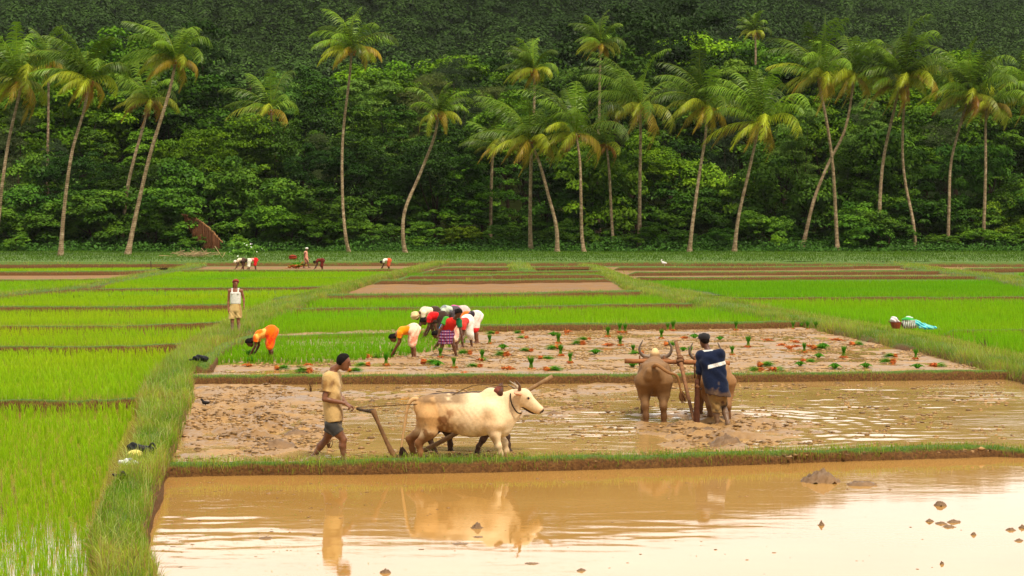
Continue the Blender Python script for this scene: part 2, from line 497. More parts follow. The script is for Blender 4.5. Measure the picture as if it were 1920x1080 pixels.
# long bank in front of the oxen, and its twin behind them
bankpx([(285, 897), (420, 893), (700, 890), (1000, 884), (1300, 876), (1500, 869), (1700, 862), (1860, 857), (1925, 859), (2200, 862), (2800, 868)], ZP, 0.42,
       [0.065, 0.06, 0.065, 0.055, 0.06, 0.055, 0.05, 0.035, -0.01, 0.02, 0.04], grass=(1.6, 0.10), step=0.07, rough=0.030, wob=0.18)
bankpx([(340, 722), (600, 721), (900, 720), (1200, 719), (1400, 717), (1700, 714), (1960, 711), (2200, 709), (2800, 705)], ZC, 0.45, 0.19, grass=(1.6, 0.08), step=0.11, rough=0.022)
# the wide grassy path on the left, winding into the distance
pathpx([(228, 1300), (246, 1180), (242, 1080), (222, 1000), (243, 930), (274, 870), (300, 800), (312, 745), (328, 700), (368, 660), (432, 625), (482, 597), (548, 571), (616, 550),
        (674, 533), (738, 517), (792, 504), (830, 496)], 0.16,
       [0.7, 0.66, 0.62, 0.66, 0.62, 0.60, 0.78, 1.15, 0.95, 1.0, 1.5, 1.5, 1.7, 1.8, 1.3, 1.3, 1.4, 1.6],
       [0.16, 0.16, 0.17, 0.19, 0.2, 0.2, 0.2, 0.21, 0.22, 0.24, 0.26, 0.27, 0.27, 0.3, 0.3, 0.3, 0.35, 0.4], base=-0.3, grass=(2.6, 0.17), step=0.16, name='path')
# the path on the right
pathpx([(2150, 742), (2040, 717), (1940, 693), (1840, 668), (1740, 645), (1640, 625), (1550, 607), (1470, 593), (1400, 580), (1335, 567), (1270, 554), (1210, 540), (1170, 525),
        (1140, 512), (1120, 503), (1100, 497)], 0.2,
       [1.8, 1.7, 1.6, 1.6, 1.7, 1.7, 1.7, 2.0, 2.6, 3.0, 3.2, 2.6, 1.7, 1.6, 1.5, 1.6], 0.26, base=-0.2, grass=(2.0, 0.15), step=0.22, name='path')
# a path branching off far left, and one far right
pathpx([(-120, 566), (-20, 557), (60, 549), (150, 541), (205, 530), (262, 519), (312, 510), (352, 503), (372, 497)], 0.2, [1.2, 1.2, 1.2, 1.1, 1.2, 1.4, 1.6, 1.8, 2.0], 0.3, base=-0.2,
       grass=(1.5, 0.15), step=0.4, name='path')
pathpx([(2050, 560), (1960, 541), (1870, 522), (1770, 510), (1712, 502), (1692, 496)], 0.2, 2.4, 0.34, base=-0.2, grass=(1.5, 0.16), step=0.4, name='path')
pathpx([(975, 497), (972, 503), (985, 510)], 0.2, 2.0, 0.36, base=-0.2, grass=(1.5, 0.15), step=0.4, name='path')
# cross banks: (front pixels, plane, width, top)
CROSS = [
    ([(880, 623), (1000, 621), (1200, 619), (1400, 617), (1510, 614)], ZM, 0.6, 0.27),
    ([(470, 637), (560, 634), (700, 630), (800, 627), (905, 622)], 0.1, 0.4, 0.17),
    ([(378, 700), (392, 678), (425, 655), (480, 638)], 0.1, 0.5, 0.26),
    ([(445, 585), (700, 583), (900, 582), (1150, 577), (1400, 573)], 0.1, 0.5, 0.23),
    ([(520, 570), (570, 563), (700, 561), (950, 559), (1230, 553)], 0.1, 1.0, 0.33),
    ([(690, 534), (900, 533), (1160, 530)], 0.1, 0.9, 0.36),
    ([(740, 525), (900, 524), (935, 523), (1160, 521)], 0.1, 0.9, 0.36),
    ([(770, 516), (1000, 515), (1145, 513)], 0.1, 0.8, 0.34),
    ([(800, 508), (960, 507), (1130, 505)], 0.1, 0.9, 0.36),
    ([(-500, 769), (90, 768), (180, 766), (262, 760)], 0.02, 0.32, 0.17),
    ([(-500, 661), (100, 660), (250, 658), (352, 653)], 0.05, 0.34, 0.19),
    ([(-500, 617), (150, 617), (300, 613), (440, 608)], 0.08, 0.32, 0.17),
    ([(-500, 586), (200, 584), (350, 581), (450, 579)], 0.08, 0.6, 0.28),
    ([(140, 548), (350, 545), (480, 544), (600, 542), (690, 538)], 0.1, 0.5, 0.24),
    ([(250, 526), (400, 525), (500, 524), (720, 523)], 0.1, 0.4, 0.2),
    ([(290, 511), (400, 510), (600, 510), (770, 508)], 0.1, 0.7, 0.26),
    ([(-500, 529), (100, 528), (250, 524)], 0.1, 0.5, 0.22),
    ([(-500, 517), (150, 517), (300, 512)], 0.1, 0.9, 0.4),
    ([(-500, 505), (200, 503), (350, 503)], 0.12, 1.0, 0.5),
    ([(1180, 526), (1350, 526), (1600, 523), (1880, 523)], 0.1, 0.8, 0.3),
    ([(1165, 518), (1400, 517), (1590, 516), (1800, 514)], 0.1, 0.9, 0.38),
    ([(1140, 508), (1300, 508), (1570, 506), (1600, 505), (1740, 504)], 0.1, 0.9, 0.4),
    ([(1790, 511), (1960, 509), (2100, 508)], 0.1, 0.9, 0.4),
    ([(1330, 562), (1600, 561), (1960, 560), (2100, 560)], 0.1, 0.3, 0.19),
    ([(1760, 626), (1960, 624), (2120, 624)], 0.1, 0.35, 0.2),
]
for f, z, w, t in CROSS:
    d = H * 3200 / (f[0][1] - 425)
    bankpx(f, z, w, t, grass=(1.2, 0.12), step=max(0.12, d * 0.004), rough=0.02)
# the far bank before the palms, and the grass strip it carries
ZG = 0.45
bankpx([(-300, 503), (-100, 500), (200, 499), (350, 498), (700, 498), (960, 498), (1250, 498), (1500, 500), (1900, 500), (2250, 500)], 0.1, 3.0, ZG, base=-0.6, grass=(0.45, 0.10), step=0.8,
       rough=0.06)
verge = relief('field', [(-75, 150), (75, 150), (75, 216), (-75, 216)], ZG - 0.03, M['earth'], 1.0, lambda x, y: (fbm(x / 4, y / 4, 3) - 0.5) * 0.25)
verge.name = 'grass_verge'; tag(verge, kind='structure')

# ------------------------------------------------------------------ paddies
# the planes of the water (cut roughly to their paddies; the banks hide their edges)
def water(name, pts, z, mat):
    return tag(sheet(name, pxpoly(pts, z), z, mat), kind='structure')
_b1 = [tuple(P(x, y, ZP)[:2] + np.array((0, 0.2))) for x, y in [(285, 897), (420, 893), (700, 890), (1000, 884), (1300, 876), (1500, 869), (1700, 862), (1860, 857), (1925, 859), (2200, 862), (2800, 868)]]
_b2 = [tuple(P(x, y, ZC)[:2] + np.array((0, 0.22))) for x, y in [(300, 722), (600, 721), (900, 720), (1200, 719), (1400, 717), (1700, 714), (1960, 711), (2250, 709), (2800, 705)]]
_pp = lambda pts, z: [tuple(p) for p in pxpoly(pts, z)]
def pond_ripples(X, Y):
    px, py = project(X, Y, 0 * X + ZP)
    g = lambda cx, cy, rx, ry: np.exp(-(((px - cx) / rx) ** 2 + ((py - cy) / ry) ** 2))
    amp = 0.06 + 0.38 * g(330, 1000, 200, 80) + 0.08 * g(560, 1040, 240, 40) + 0.12 * g(1200, 1000, 350, 50)
    w = (fbm(X * 1.2, Y * 4.5, 3, 24) - 0.5) * 0.010 + (fbm(X * 4 + Y, Y * 11, 2, 25) - 0.5) * 0.0035
    return w * amp * (0.3 + 1.2 * fbm(X * 0.5, Y * 1.2, 2, 89))
pond = relief('water', _pp([(2800, 1250), (180, 1250), (215, 1000)], ZP) + _b1, ZP, M['pond'], 0.05, pond_ripples)
pond.name = 'water'; tag(pond, kind='structure')
tag(sheet('water', _pp([(3100, 1900), (100, 1900), (170, 1250), (2800, 1250)], ZP), ZP, M['pond']), kind='structure')
def ripples(X, Y):
    px, py = project(X, Y, 0 * X)
    g = lambda cx, cy, rx, ry: np.exp(-(((px - cx) / rx) ** 2 + ((py - cy) / ry) ** 2))
    amp = 0.22 + 0.7 * g(1500, 800, 260, 40) + 0.7 * g(1120, 810, 170, 40) + 0.6 * g(760, 800, 300, 50) + 0.5 * g(1700, 745, 300, 18) + 0.5 * g(1250, 760, 500, 50)
    w = (fbm(X * 1.1, Y * 3.4, 3, 14) - 0.5) * 0.016 + (fbm(X * 3.3 + Y, Y * 6.5, 2, 15) - 0.5) * 0.007
    c0 = P(1350, 800)[:2]; r = np.hypot((X - c0[0]), (Y - c0[1]) * 1.0)
    w = w + 0.0028 * np.sin(r * 17) * np.exp(-((r - 2.6) / 1.4) ** 2) * (X > c0[0] - 1)
    return w * amp * (0.5 + fbm(X * 0.4, Y * 0.6, 2, 88))
wat = relief('water', _b1 + _b2[::-1], ZC, M['paddy_water'], 0.06, ripples)
wat.name = 'water'; tag(wat, kind='structure')
tag(sheet('water', _b2 + _pp([(1930, 698), (1700, 640), (1520, 606), (900, 612), (470, 640), (385, 676)], ZM), ZM, M['paddy_water']), kind='structure')
tag(sheet('water', pxpoly([(-1500, 1500), (230, 1500), (230, 1000), (280, 800), (330, 700), (400, 640), (650, 540), (700, 520), (-900, 520), (-1500, 700)], -0.02), -0.02, M['rice_water']), kind='structure')
tag(sheet('water', pxpoly([(385, 690), (900, 612), (1520, 606), (1300, 560), (1100, 515), (780, 515), (600, 560), (420, 640)], 0.03), 0.03, M['rice_water']), kind='structure')
tag(sheet('water', pxpoly([(2800, 860), (2300, 760), (1920, 700), (1500, 600), (1200, 540), (1150, 515), (2800, 515)], 0.05), 0.05, M['rice_water']), kind='structure')
tag(sheet('field', [(-70, 85), (70, 85), (75, 152), (-75, 152)], 0.06, M['soil_green']), kind='structure')

# churned mud of the ploughed paddy: relief that breaks the water in places
_team = P(1330, 830)[:2]; _clods = P(470, 800)[:2]; _c2 = P(520, 770)[:2]
def mud_a(X, Y):
    px, py = project(X, Y, 0 * X)
    amt = np.full(X.shape, -0.034)
    g = lambda cx, cy, rx, ry: np.exp(-(((px - cx) / rx) ** 2 + ((py - cy) / ry) ** 2))
    amt += 0.062 * g(470, 800, 150, 60) + 0.05 * g(420, 750, 130, 35) + 0.035 * g(640, 745, 200, 16) + 0.026 * g(1020, 775, 110, 40) + 0.03 * g(880, 735, 160, 12)
    amt += 0.064 * g(1350, 815, 100, 32) + 0.04 * g(1250, 792, 100, 20) + 0.022 * g(1500, 800, 140, 30) + 0.03 * g(1130, 730, 120, 14) + 0.03 * g(740, 850, 90, 14)
    amt += 0.02 * g(1750, 740, 300, 14)
    lump = fbm(X * 2.6, Y * 2.6, 5, 11) - 0.5
    ridged = np.abs(fbm(X * 3.7, Y * 3.1, 4, 40) - 0.5)
    big = fbm(X * 0.5, Y * 1.1, 3, 23) - 0.5
    rough = 0.045 + 0.16 * np.clip(g(470, 805, 130, 38) + g(1350, 815, 110, 32) + 0.35 * g(430, 760, 120, 40), 0, 1)
    return amt + big * 0.05 + lump * rough * 1.7 + (0.09 - ridged) * rough * 1.3 + (fbm(X * 9, Y * 9, 3, 7) - 0.5) * 0.028
mud1 = relief('mud', _b1 + _b2[::-1], 0.0, M['mud'], 0.05, mud_a)
mud1.name = 'mud'; tag(mud1, kind='structure')
def mud_b(X, Y):
    big = fbm(X * 0.35, Y * 0.8, 4, 3) - 0.5
    lump = fbm(X * 2.2, Y * 2.6, 5, 61) - 0.5
    return 0.008 + big * 0.085 + lump * 0.075 + (fbm(X * 7, Y * 8, 2, 7) - 0.5) * 0.02
mud2 = relief('mud', _b2 + _pp([(1930, 698), (1700, 640), (1520, 604), (900, 610), (480, 628), (385, 676)], ZM), ZM, M['mud'], 0.09, mud_b)
mud2.name = 'mud'; tag(mud2, kind='structure')
mud3 = relief('mud', [P(x, y, 0.1)[:2] for x, y in [(640, 556), (1230, 553), (1150, 527), (690, 531)]], 0.12, M['mud_far'], 0.3, lambda X, Y: (fbm(X * 0.8, Y * 0.8, 4, 8) - 0.5) * 0.12)
mud3.name = 'mud'; tag(mud3, kind='structure')
for k, (pts, mt) in enumerate([([(-100, 528), (240, 525), (300, 514), (-100, 517)], 'mud_far'), ([(350, 509), (780, 508), (830, 499), (370, 500)], 'mud_far'),
                               ([(1150, 508), (1900, 506), (1900, 501), (1130, 501)], 'mud_far'), ([(1160, 517), (1780, 514), (1780, 507), (1150, 508)], 'mud_far'),
                               ([(1185, 525), (1800, 521), (1800, 515), (1170, 518)], 'mud_far'), ([(800, 508), (1120, 505), (1100, 500), (830, 500)], 'mud_far')]):
    o = sheet('mud', pxpoly(pts, 0.12), 0.12 + 0.004 * k, M[mt]); tag(o, kind='structure')

# ------------------------------------------------------------------ rice
def rice(name, pts, z, h, c, c2, label, dens=1.0, holes=None, mask=None, hv=0.2):
    """rice seedlings over the pixel polygon pts on plane z; fewer and broader blades with distance"""
    poly = pxpoly(pts, z)
    xs = [p[0] for p in poly]; ys = [p[1] for p in poly]
    parts = []
    y0, y1 = min(ys), max(ys)
    edges = [y0]
    while edges[-1] < y1: edges.append(edges[-1] * 1.12)
    for a, b in zip(edges[:-1], edges[1:]):
        b = min(b, y1); d = (a + b) / 2
        rho = dens * 420 * min(1.0, (19.0 / d) ** 1.45)
        wscale = math.sqrt(420 / (rho / dens)) * 0.92
        n = int(rho * (b - a) * (max(xs) - min(xs)))
        x = RNG.random(n) * (max(xs) - min(xs)) + min(xs); y = RNG.random(n) * (b - a) + a
        if d < 60:     # seedlings stand in small clumps
            s = 0.17
            jx, jy = hash2(np.floor(x / s), np.floor(y / s), 5), hash2(np.floor(x / s), np.floor(y / s), 9)
            x = (np.floor(x / s) + 0.2 + 0.6 * jx) * s + RNG.normal(0, 0.022, n); y = (np.floor(y / s) + 0.2 + 0.6 * jy) * s + RNG.normal(0, 0.022, n)
        keep = in_poly(x, y, poly)
        if mask is not None: keep &= RNG.random(n) < mask(x, y)
        x, y = x[keep], y[keep]; n = len(x)
        if n == 0: continue
        pn = fbm(x * 0.16, y * 0.07, 3, 77)[:, None]
        fine = fbm(x * 1.1, y * 0.9, 2, 99)
        hh = h * (1 - hv / 2 + hv * RNG.random(n)) * (0.8 + 0.4 * fine)
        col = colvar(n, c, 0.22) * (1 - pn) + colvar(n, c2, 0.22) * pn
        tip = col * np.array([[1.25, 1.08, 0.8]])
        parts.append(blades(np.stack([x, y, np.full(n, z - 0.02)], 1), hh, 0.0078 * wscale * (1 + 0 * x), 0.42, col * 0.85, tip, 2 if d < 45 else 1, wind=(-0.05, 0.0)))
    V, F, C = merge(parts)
    o = link(name, mesh_np(name, V, F, C), M['rice'])
    return tag(o, label, 'rice crop', kind='stuff')
G1, G2 = (0.19, 0.44, 0.005), (0.31, 0.54, 0.010)
G3, G4 = (0.14, 0.42, 0.004), (0.19, 0.47, 0.005)
def sparse(x, y):
    px, py = project(x, y, 0 * x)
    return np.clip(1.08 - 0.38 * np.clip((py - 860) / 130, 0, 1) * np.clip(fbm(x * 2.2, y * 0.55, 3, 51) * 2.6 - 0.55, 0, 1), 0.05, 1)
rice('rice', [(-1000, 1450), (180, 1450), (195, 1080), (165, 1000), (195, 900), (240, 800), (258, 768), (-700, 771)], -0.02, 0.25, G1, G2, 'tall bright rice nearest the camera, water showing between its rows', dens=0.9, mask=sparse)
rice('rice', [(-650, 757), (250, 752), (290, 700), (340, 662), (-650, 664)], 0.0, 0.24, G1, G2, 'yellow green rice in the second strip left of the grassy path', dens=1.15)
rice('rice', [(-600, 652), (330, 648), (400, 620), (-600, 620)], 0.04, 0.24, G1, G2, 'yellow green rice in the third strip left of the grassy path', dens=1.25)
rice('rice', [(-550, 612), (420, 606), (440, 585), (-550, 588)], 0.06, 0.24, G1, G2, 'yellow green rice in the fourth strip, beside the man in the vest', dens=1.4)
rice('rice', [(-500, 577), (470, 575), (600, 546), (150, 549), (50, 556), (-120, 566), (-500, 566)], 0.08, 0.22, G3, G2, 'bright rice in the broad strip behind the standing man', dens=1.6)
rice('rice', [(190, 543), (640, 540), (740, 512), (300, 512), (220, 530)], 0.1, 0.24, G3, G2, 'bright rice in the far strips below the distant workers', dens=2.4)
rice('rice', [(-120, 556), (40, 549), (230, 527), (-100, 531)], 0.1, 0.22, G3, G2, 'small wedge of bright rice at the far left edge', dens=1.8)
rice('rice', [(-100, 514), (280, 510), (300, 505), (-100, 507)], 0.1, 0.25, G1, G2, 'thin far strip of light green rice on the left', dens=3)
rice('rice', [(402, 686), (432, 656), (500, 640), (800, 629), (893, 622), (872, 645), (800, 662), (740, 672), (560, 684), (430, 682)], ZM, 0.27, G3, (0.14, 0.38, 0.008), 'freshly planted rice between the orange sari and the group', dens=1.9)
rice('rice', [(470, 625), (900, 617), (1560, 606), (1440, 583), (1150, 581), (470, 589)], 0.1, 0.26, G3, G4, 'green rice strip behind the group of planting women', dens=1.6)
rice('rice', [(500, 579), (1150, 572), (1320, 570), (1210, 558), (600, 565)], 0.1, 0.26, G3, G4, 'green rice strip below the small bare mud field', dens=1.8)
rice('rice', [(1500, 585), (1640, 605), (1780, 632), (1900, 660), (2050, 695), (2250, 730), (2700, 790), (2600, 565), (1350, 566)], 0.1, 0.27, G3, G4, 'lush rice right of the right hand path', dens=1.5)
rice('rice', [(1370, 558), (2500, 557), (2050, 540), (1880, 528), (1190, 530), (1240, 538), (1330, 548)], 0.1, 0.26, G3, (0.14, 0.40, 0.006), 'wide far rice field in the right half', dens=2.2)
rice('rice', [(770, 513), (1130, 511), (1150, 519), (760, 521)], 0.1, 0.22, (0.13, 0.26, 0.02), G3, 'thin rice between the far cross banks', dens=1.2)
rice('rice', [(1990, 530), (1900, 515), (2100, 514), (2150, 530)], 0.1, 0.25, G3, G4, 'far strip of rice at the right edge', dens=2)

# ------------------------------------------------------------------ grass on banks and paths
gparts = []
for V, c, N, w, tp, base, (dens, gh) in GR:
    seg = np.linalg.norm(np.diff(c, axis=0), axis=1)
    for i in range(len(c) - 1):
        d = c[i, 1]
        if abs(c[i, 0]) > d * 0.42 + 3: continue
        rho = 900 * dens * min(1.0, (22.0 / d) ** 1.55)
        ws = math.sqrt(900 * dens / rho)
        n = RNG.poisson(rho * seg[i] * w[i] * 1.0)
        if n == 0: continue
        f = RNG.random(n)
        a = RNG.random(n) - 0.5
        a = np.sign(a) * np.abs(a * 2) ** 0.9 * 0.47
        q = c[i] * (1 - f)[:, None] + c[i + 1] * f[:, None]
        ww = w[i]
        x = q[:, 0] + N[i, 0] * a * ww; y = q[:, 1] + N[i, 1] * a * ww
        a = np.where(RNG.random(n) < 0.30, -0.36 - 0.14 * RNG.random(n) if N[i, 1] > 0 else 0.36 + 0.14 * RNG.random(n), a)
        x = q[:, 0] + N[i, 0] * a * ww; y = q[:, 1] + N[i, 1] * a * ww
        drop = np.clip((np.abs(a) - 0.36) / 0.14, 0, 1)
        z = tp[i] - (tp[i] - max(base, -0.1)) * drop ** 1.5 * 0.8 - 0.01
        pt = fbm(x * 1.6, y * 0.8, 3, 31)
        keep = RNG.random(n) > drop * (1.15 - 1.35 * pt)
        z = z - 0.03 * drop
        hh = gh * (0.45 + 0.9 * RNG.random(n)) * (0.35 + 1.3 * pt)
        wisp = RNG.random(n) < 0.07
        hh = np.where(wisp, hh * 1.7, hh)
        dry = (RNG.random(n) < 0.10 + 0.12 * (pt > 0.55) + 0.35 * drop)[:, None]
        k = np.clip((pt - 0.3) * 2.5, 0, 1)[:, None]
        col = colvar(n, (0.13, 0.26, 0.008), 0.3) * (1 - k) + colvar(n, (0.31, 0.44, 0.035), 0.25) * k
        col = np.where(wisp[:, None], colvar(n, (0.36, 0.44, 0.12), 0.2), col)
        col = np.where(dry, colvar(n, (0.33, 0.24, 0.08), 0.3), col)
        B = np.stack([x, y, z], 1)[keep]
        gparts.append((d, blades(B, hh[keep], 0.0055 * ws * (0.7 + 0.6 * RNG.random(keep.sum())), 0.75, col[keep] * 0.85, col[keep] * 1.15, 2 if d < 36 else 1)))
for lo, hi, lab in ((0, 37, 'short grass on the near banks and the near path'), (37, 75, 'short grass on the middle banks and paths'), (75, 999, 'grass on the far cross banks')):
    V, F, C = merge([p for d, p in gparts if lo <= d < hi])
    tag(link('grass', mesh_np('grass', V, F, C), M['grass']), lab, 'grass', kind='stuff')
# grass strip before the palms
n = 52000
y = 148 + 64 * RNG.random(n) ** 0.8; x = (RNG.random(n) - 0.5) * 150
k = fbm(x / 5, y / 9, 3, 4)[:, None]
col = colvar(n, (0.035, 0.095, 0.005), 0.3) * (1 - k) + colvar(n, (0.09, 0.19, 0.009), 0.3) * k
V, F, C = blades(np.stack([x, y, np.full(n, ZG - 0.02)], 1), 0.15 * (0.5 + RNG.random(n)) * (0.7 + k[:, 0]), 0.075 * np.ones(n), 0.8, col, col * 1.1, 1)
tag(link('grass', mesh_np('grass', V, F, C), M['grass']), 'strip of grass at the foot of the palms', 'grass', kind='stuff')

# ------------------------------------------------------------------ hill
def hill_z(x, y):
    ridge = np.interp(x / y.clip(300) * 3200 + 960, [-400, 300, 700, 1100, 1300, 1450, 1600, 1900, 2500], [148, 152, 157, 158, 153, 141, 129, 123, 110]) * np.ones_like(x)
    t = np.clip((y - 380) / 520, 0, 1)
    t2 = np.clip((y - 900) / 600, 0, 1)
    z = 9 + (ridge - 9) * (t ** 0.85) * (1 - 0.7 * t2)
    return z + (fbm(x / 70 + 9, y / 60, 4, 2) - 0.5) * 22 * np.clip((y - 380) / 150, 0, 1)
hx = np.linspace(-700, 700, 120); hy = np.concatenate([np.linspace(370, 950, 60), np.linspace(980, 1700, 20)])
HX, HY = np.meshgrid(hx, hy, indexing='ij'); HZ = hill_z(HX, HY); HZ[:, 0] -= 6
n, m = HX.shape
i, j = np.meshgrid(np.arange(n - 1), np.arange(m - 1), indexing='ij'); i, j = i.ravel(), j.ravel()
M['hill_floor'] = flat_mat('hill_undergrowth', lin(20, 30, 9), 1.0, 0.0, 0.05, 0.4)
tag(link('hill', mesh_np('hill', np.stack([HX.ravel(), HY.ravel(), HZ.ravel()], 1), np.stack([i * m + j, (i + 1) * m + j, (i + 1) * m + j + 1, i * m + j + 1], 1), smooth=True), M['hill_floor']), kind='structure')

# ------------------------------------------------------------------ leaves in clumps
def leaf_quads(C, Nrm, size, col, rng, aspect=0.55, droop=0.0):
    n = len(C)
    r = rng.normal(size=(n, 3)); r[:, 2] -= droop
    u = np.cross(Nrm, r); u /= np.linalg.norm(u, axis=1)[:, None] + 1e-9
    v = np.cross(Nrm, u); v /= np.linalg.norm(v, axis=1)[:, None] + 1e-9
    s = size[:, None] * 0.5
    V = np.stack([C - u * s, C + v * s * aspect, C + u * s, C - v * s * aspect], 1).reshape(-1, 3)
    F = np.arange(n * 4).reshape(n, 4)
    return V, [F], np.repeat(col, 4, axis=0)
def crown_mesh(name, seed, rx, rz, z0, n_clump, n_leaf, leaf, clump_r, c1, c2, shape='round', up=0.8, droop=0.0, aspect=0.55, spread=1.0):
    rng = np.random.default_rng(seed)
    # lobes give an uneven outline
    lobes = []
    nl = {'round': 7, 'tall': 6, 'shrub': 6, 'feather': 5}[shape]
    for q in range(nl):
        a = rng.random() * 2 * math.pi
        h = rng.random()
        if shape == 'tall': off = 0.35; hz = (q + 0.5) / nl
        elif shape == 'feather': off = 0.25; hz = (q + 0.5) / nl
        else: off = 0.55; hz = 0.25 + 0.6 * h
        rr = (0.62 + 0.3 * rng.random()) * (1.0 if shape not in ('tall', 'feather') else (1.15 - 0.75 * abs(hz - 0.4)))
        lobes.append((np.array((math.cos(a) * rx * off, math.sin(a) * rx * off, z0 + rz * hz)), rx * rr * 0.72, rz * (0.30 if shape in ('round', 'shrub') else 0.2) * (0.8 + 0.5 * rng.random())))
    parts = []
    for q in range(n_clump):
        c, lr, lz = lobes[rng.integers(nl)]
        d = rng.normal(size=3); d /= np.linalg.norm(d)
        if d[2] < -0.25: d[2] *= -0.6
        rad = 0.72 + 0.33 * rng.random()
        p = c + d * np.array((lr, lr, lz)) * rad
        cr = clump_r * (0.6 + 0.8 * rng.random())
        k = int(n_leaf * (0.6 + 0.8 * rng.random()))
        dd = rng.normal(size=(k, 3)); dd /= np.linalg.norm(dd, axis=1)[:, None]
        dd[:, 2] = np.where(dd[:, 2] < -0.2, -dd[:, 2] * 0.7, dd[:, 2])
        lp = p + dd * cr * np.array((1.1, 1.1, 0.62)) * (0.7 + 0.4 * rng.random((k, 1)))
        nrm = dd * 0.75 + np.array((0, 0, up)) + rng.normal(size=(k, 3)) * 0.42
        nrm /= np.linalg.norm(nrm, axis=1)[:, None]
        tone = rng.random()
        base = np.array(c1) * (1 - tone) + np.array(c2) * tone
        col = colvar(k, base, 0.22, rng)
        parts.append(leaf_quads(lp, nrm, leaf * (0.7 + 0.6 * rng.random(k)), col, rng, aspect, droop))
    V, F, C = merge(parts)
    return mesh_np(name, V, F, C), [l[0] for l in lobes]
def trunk_mesh(name, seed, h, r, targets, lean=0.3):
    rng = np.random.default_rng(seed + 99)
    top = np.array((rng.normal() * lean, rng.normal() * lean, h))
    mid = top * 0.5 + np.array((rng.normal() * 0.25, rng.normal() * 0.25, 0))
    sp = spline([(0, 0, -1.2), (0, 0, 0.3), mid, top], 9)
    parts = [tube(sp, np.linspace(r * 1.25, r * 0.55, 9), 7)]
    for t in targets:
        a = sp[rng.integers(4, 8)]
        m_ = (a + t) / 2 + np.array((0, 0, -0.3))
        parts.append(tube(spline([a, m_, t], 5), np.linspace(r * 0.42, r * 0.1, 5), 5))
    V, F, C = merge(parts)
    return mesh_np(name, V, F, smooth=True)
KINDS = {}
def kind(key, seeds, words, **k):
    out = []
    for s in seeds:
        cm, lobes = crown_mesh(key + '_crown', s, **k)
        out.append((cm, trunk_mesh(key + '_trunk', s, k['z0'] + k['rz'] * 0.45, 0.22 if k['shape'] != 'shrub' else 0.09, lobes), k['z0'] + k['rz'] * 1.0))
    KINDS[key] = (out, words)
dk, md = (0.012, 0.034, 0.003), (0.026, 0.072, 0.004)
kind('broad', (1, 2, 3), 'broad rounded', rx=5.0, rz=8.6, z0=2.2, n_clump=95, n_leaf=152, leaf=0.33, clump_r=0.95, c1=md, c2=(0.09, 0.18, 0.006), shape='round')
kind('dense', (4, 5, 6), 'dense dark', rx=4.6, rz=8.2, z0=1.6, n_clump=105, n_leaf=144, leaf=0.28, clump_r=0.8, c1=dk, c2=(0.028, 0.066, 0.006), shape='round')
kind('tall', (7, 8, 9), 'tall narrow', rx=3.4, rz=11.5, z0=2.0, n_clump=95, n_leaf=136, leaf=0.31, clump_r=0.85, c1=md, c2=(0.09, 0.18, 0.010), shape='tall')
kind('light', (10, 11), 'pale light green', rx=3.2, rz=9.5, z0=2.5, n_clump=75, n_leaf=152, leaf=0.27, clump_r=0.75, c1=(0.08, 0.16, 0.02), c2=(0.13, 0.22, 0.03), shape='tall', up=0.4, droop=0.8, aspect=0.35)
kind('feather', (12, 13), 'feathery brownish', rx=3.0, rz=12.0, z0=1.5, n_clump=130, n_leaf=96, leaf=0.39, clump_r=0.8, c1=(0.045, 0.07, 0.022), c2=(0.075, 0.10, 0.035), shape='feather', up=0.1, droop=0.5, aspect=0.10)
kind('shrub', (14, 15, 16, 17), 'low bushy', rx=3.3, rz=4.2, z0=-0.2, n_clump=75, n_leaf=128, leaf=0.26, clump_r=0.62, c1=(0.035, 0.090, 0.008), c2=(0.10, 0.20, 0.012), shape='shrub')

TREES = []
_cnt = {}
def add_tree(key, px, depth, top_py, seedi, width=1.0, tint=(1, 1, 1), label=None):
    variants, words = KINDS[key]
    cm, tm, h0 = variants[seedi % len(variants)]
    x = (px - 960) / FPX * depth
    gz = float(ground_z(np.array([x]), np.array([depth]))[0]) if depth > 216 else 0.40
    ztop = H + (425 - top_py) * depth / FPX
    h = max(2.0, ztop - gz)
    s = h / h0
    nm = 'shrub' if key == 'shrub' else 'tree'
    t = thing(nm, 'tree', 'shrub' if key == 'shrub' else 'tree', (x, depth, gz), RNG.random() * 6.28, group='bushes at the edge of the wood' if key == 'shrub' else 'trees of the wood behind the palms')
    sw = s * width
    if key in ('broad', 'dense', 'shrub'): sw = 0.5 * s * width + 0.5 * width
    c = link('crown', cm, M['leaf'], t); c.color = (*tint, 1); k = link('trunk', tm, M['dark_bark'], t)
    t.scale = (sw, sw, s)
    TREES.append([t, key, words, px, depth, top_py])
    return t
def top_profile(x):
    return np.interp(x, [-150, 0, 60, 130, 200, 300, 400, 425, 445, 520, 560, 640, 720, 820, 900, 960, 1030, 1090, 1130, 1160, 1200, 1260, 1300, 1330, 1370, 1430, 1500, 1600, 1700, 1800, 1930, 2080],
                     [110, 95, 105, 90, 85, 80, 78, 100, 150, 150, 150, 135, 125, 112, 108, 135, 120, 105, 60, 48, 42, 50, 85, 105, 80, 75, 105, 105, 115, 105, 110, 110])
rr = random.Random(3)
# back row, on the rising ground
x = -130
while x < 2080:
    key = rr.choice(['broad', 'dense', 'broad', 'tall', 'dense', 'broad'])
    if 1120 < x < 1290: key = 'dense'
    add_tree(key, x, 285 + rr.random() * 50, float(top_profile(x)) + rr.uniform(8, 34), rr.randrange(9), 1.25, rr.choice([(1.5, 1.4, 1), (1.9, 1.7, 0.9), (1.1, 1.2, 0.9)]) if not 1120 < x < 1290 else (0.8, 0.8, 0.8))
    x += rr.uniform(42, 66)
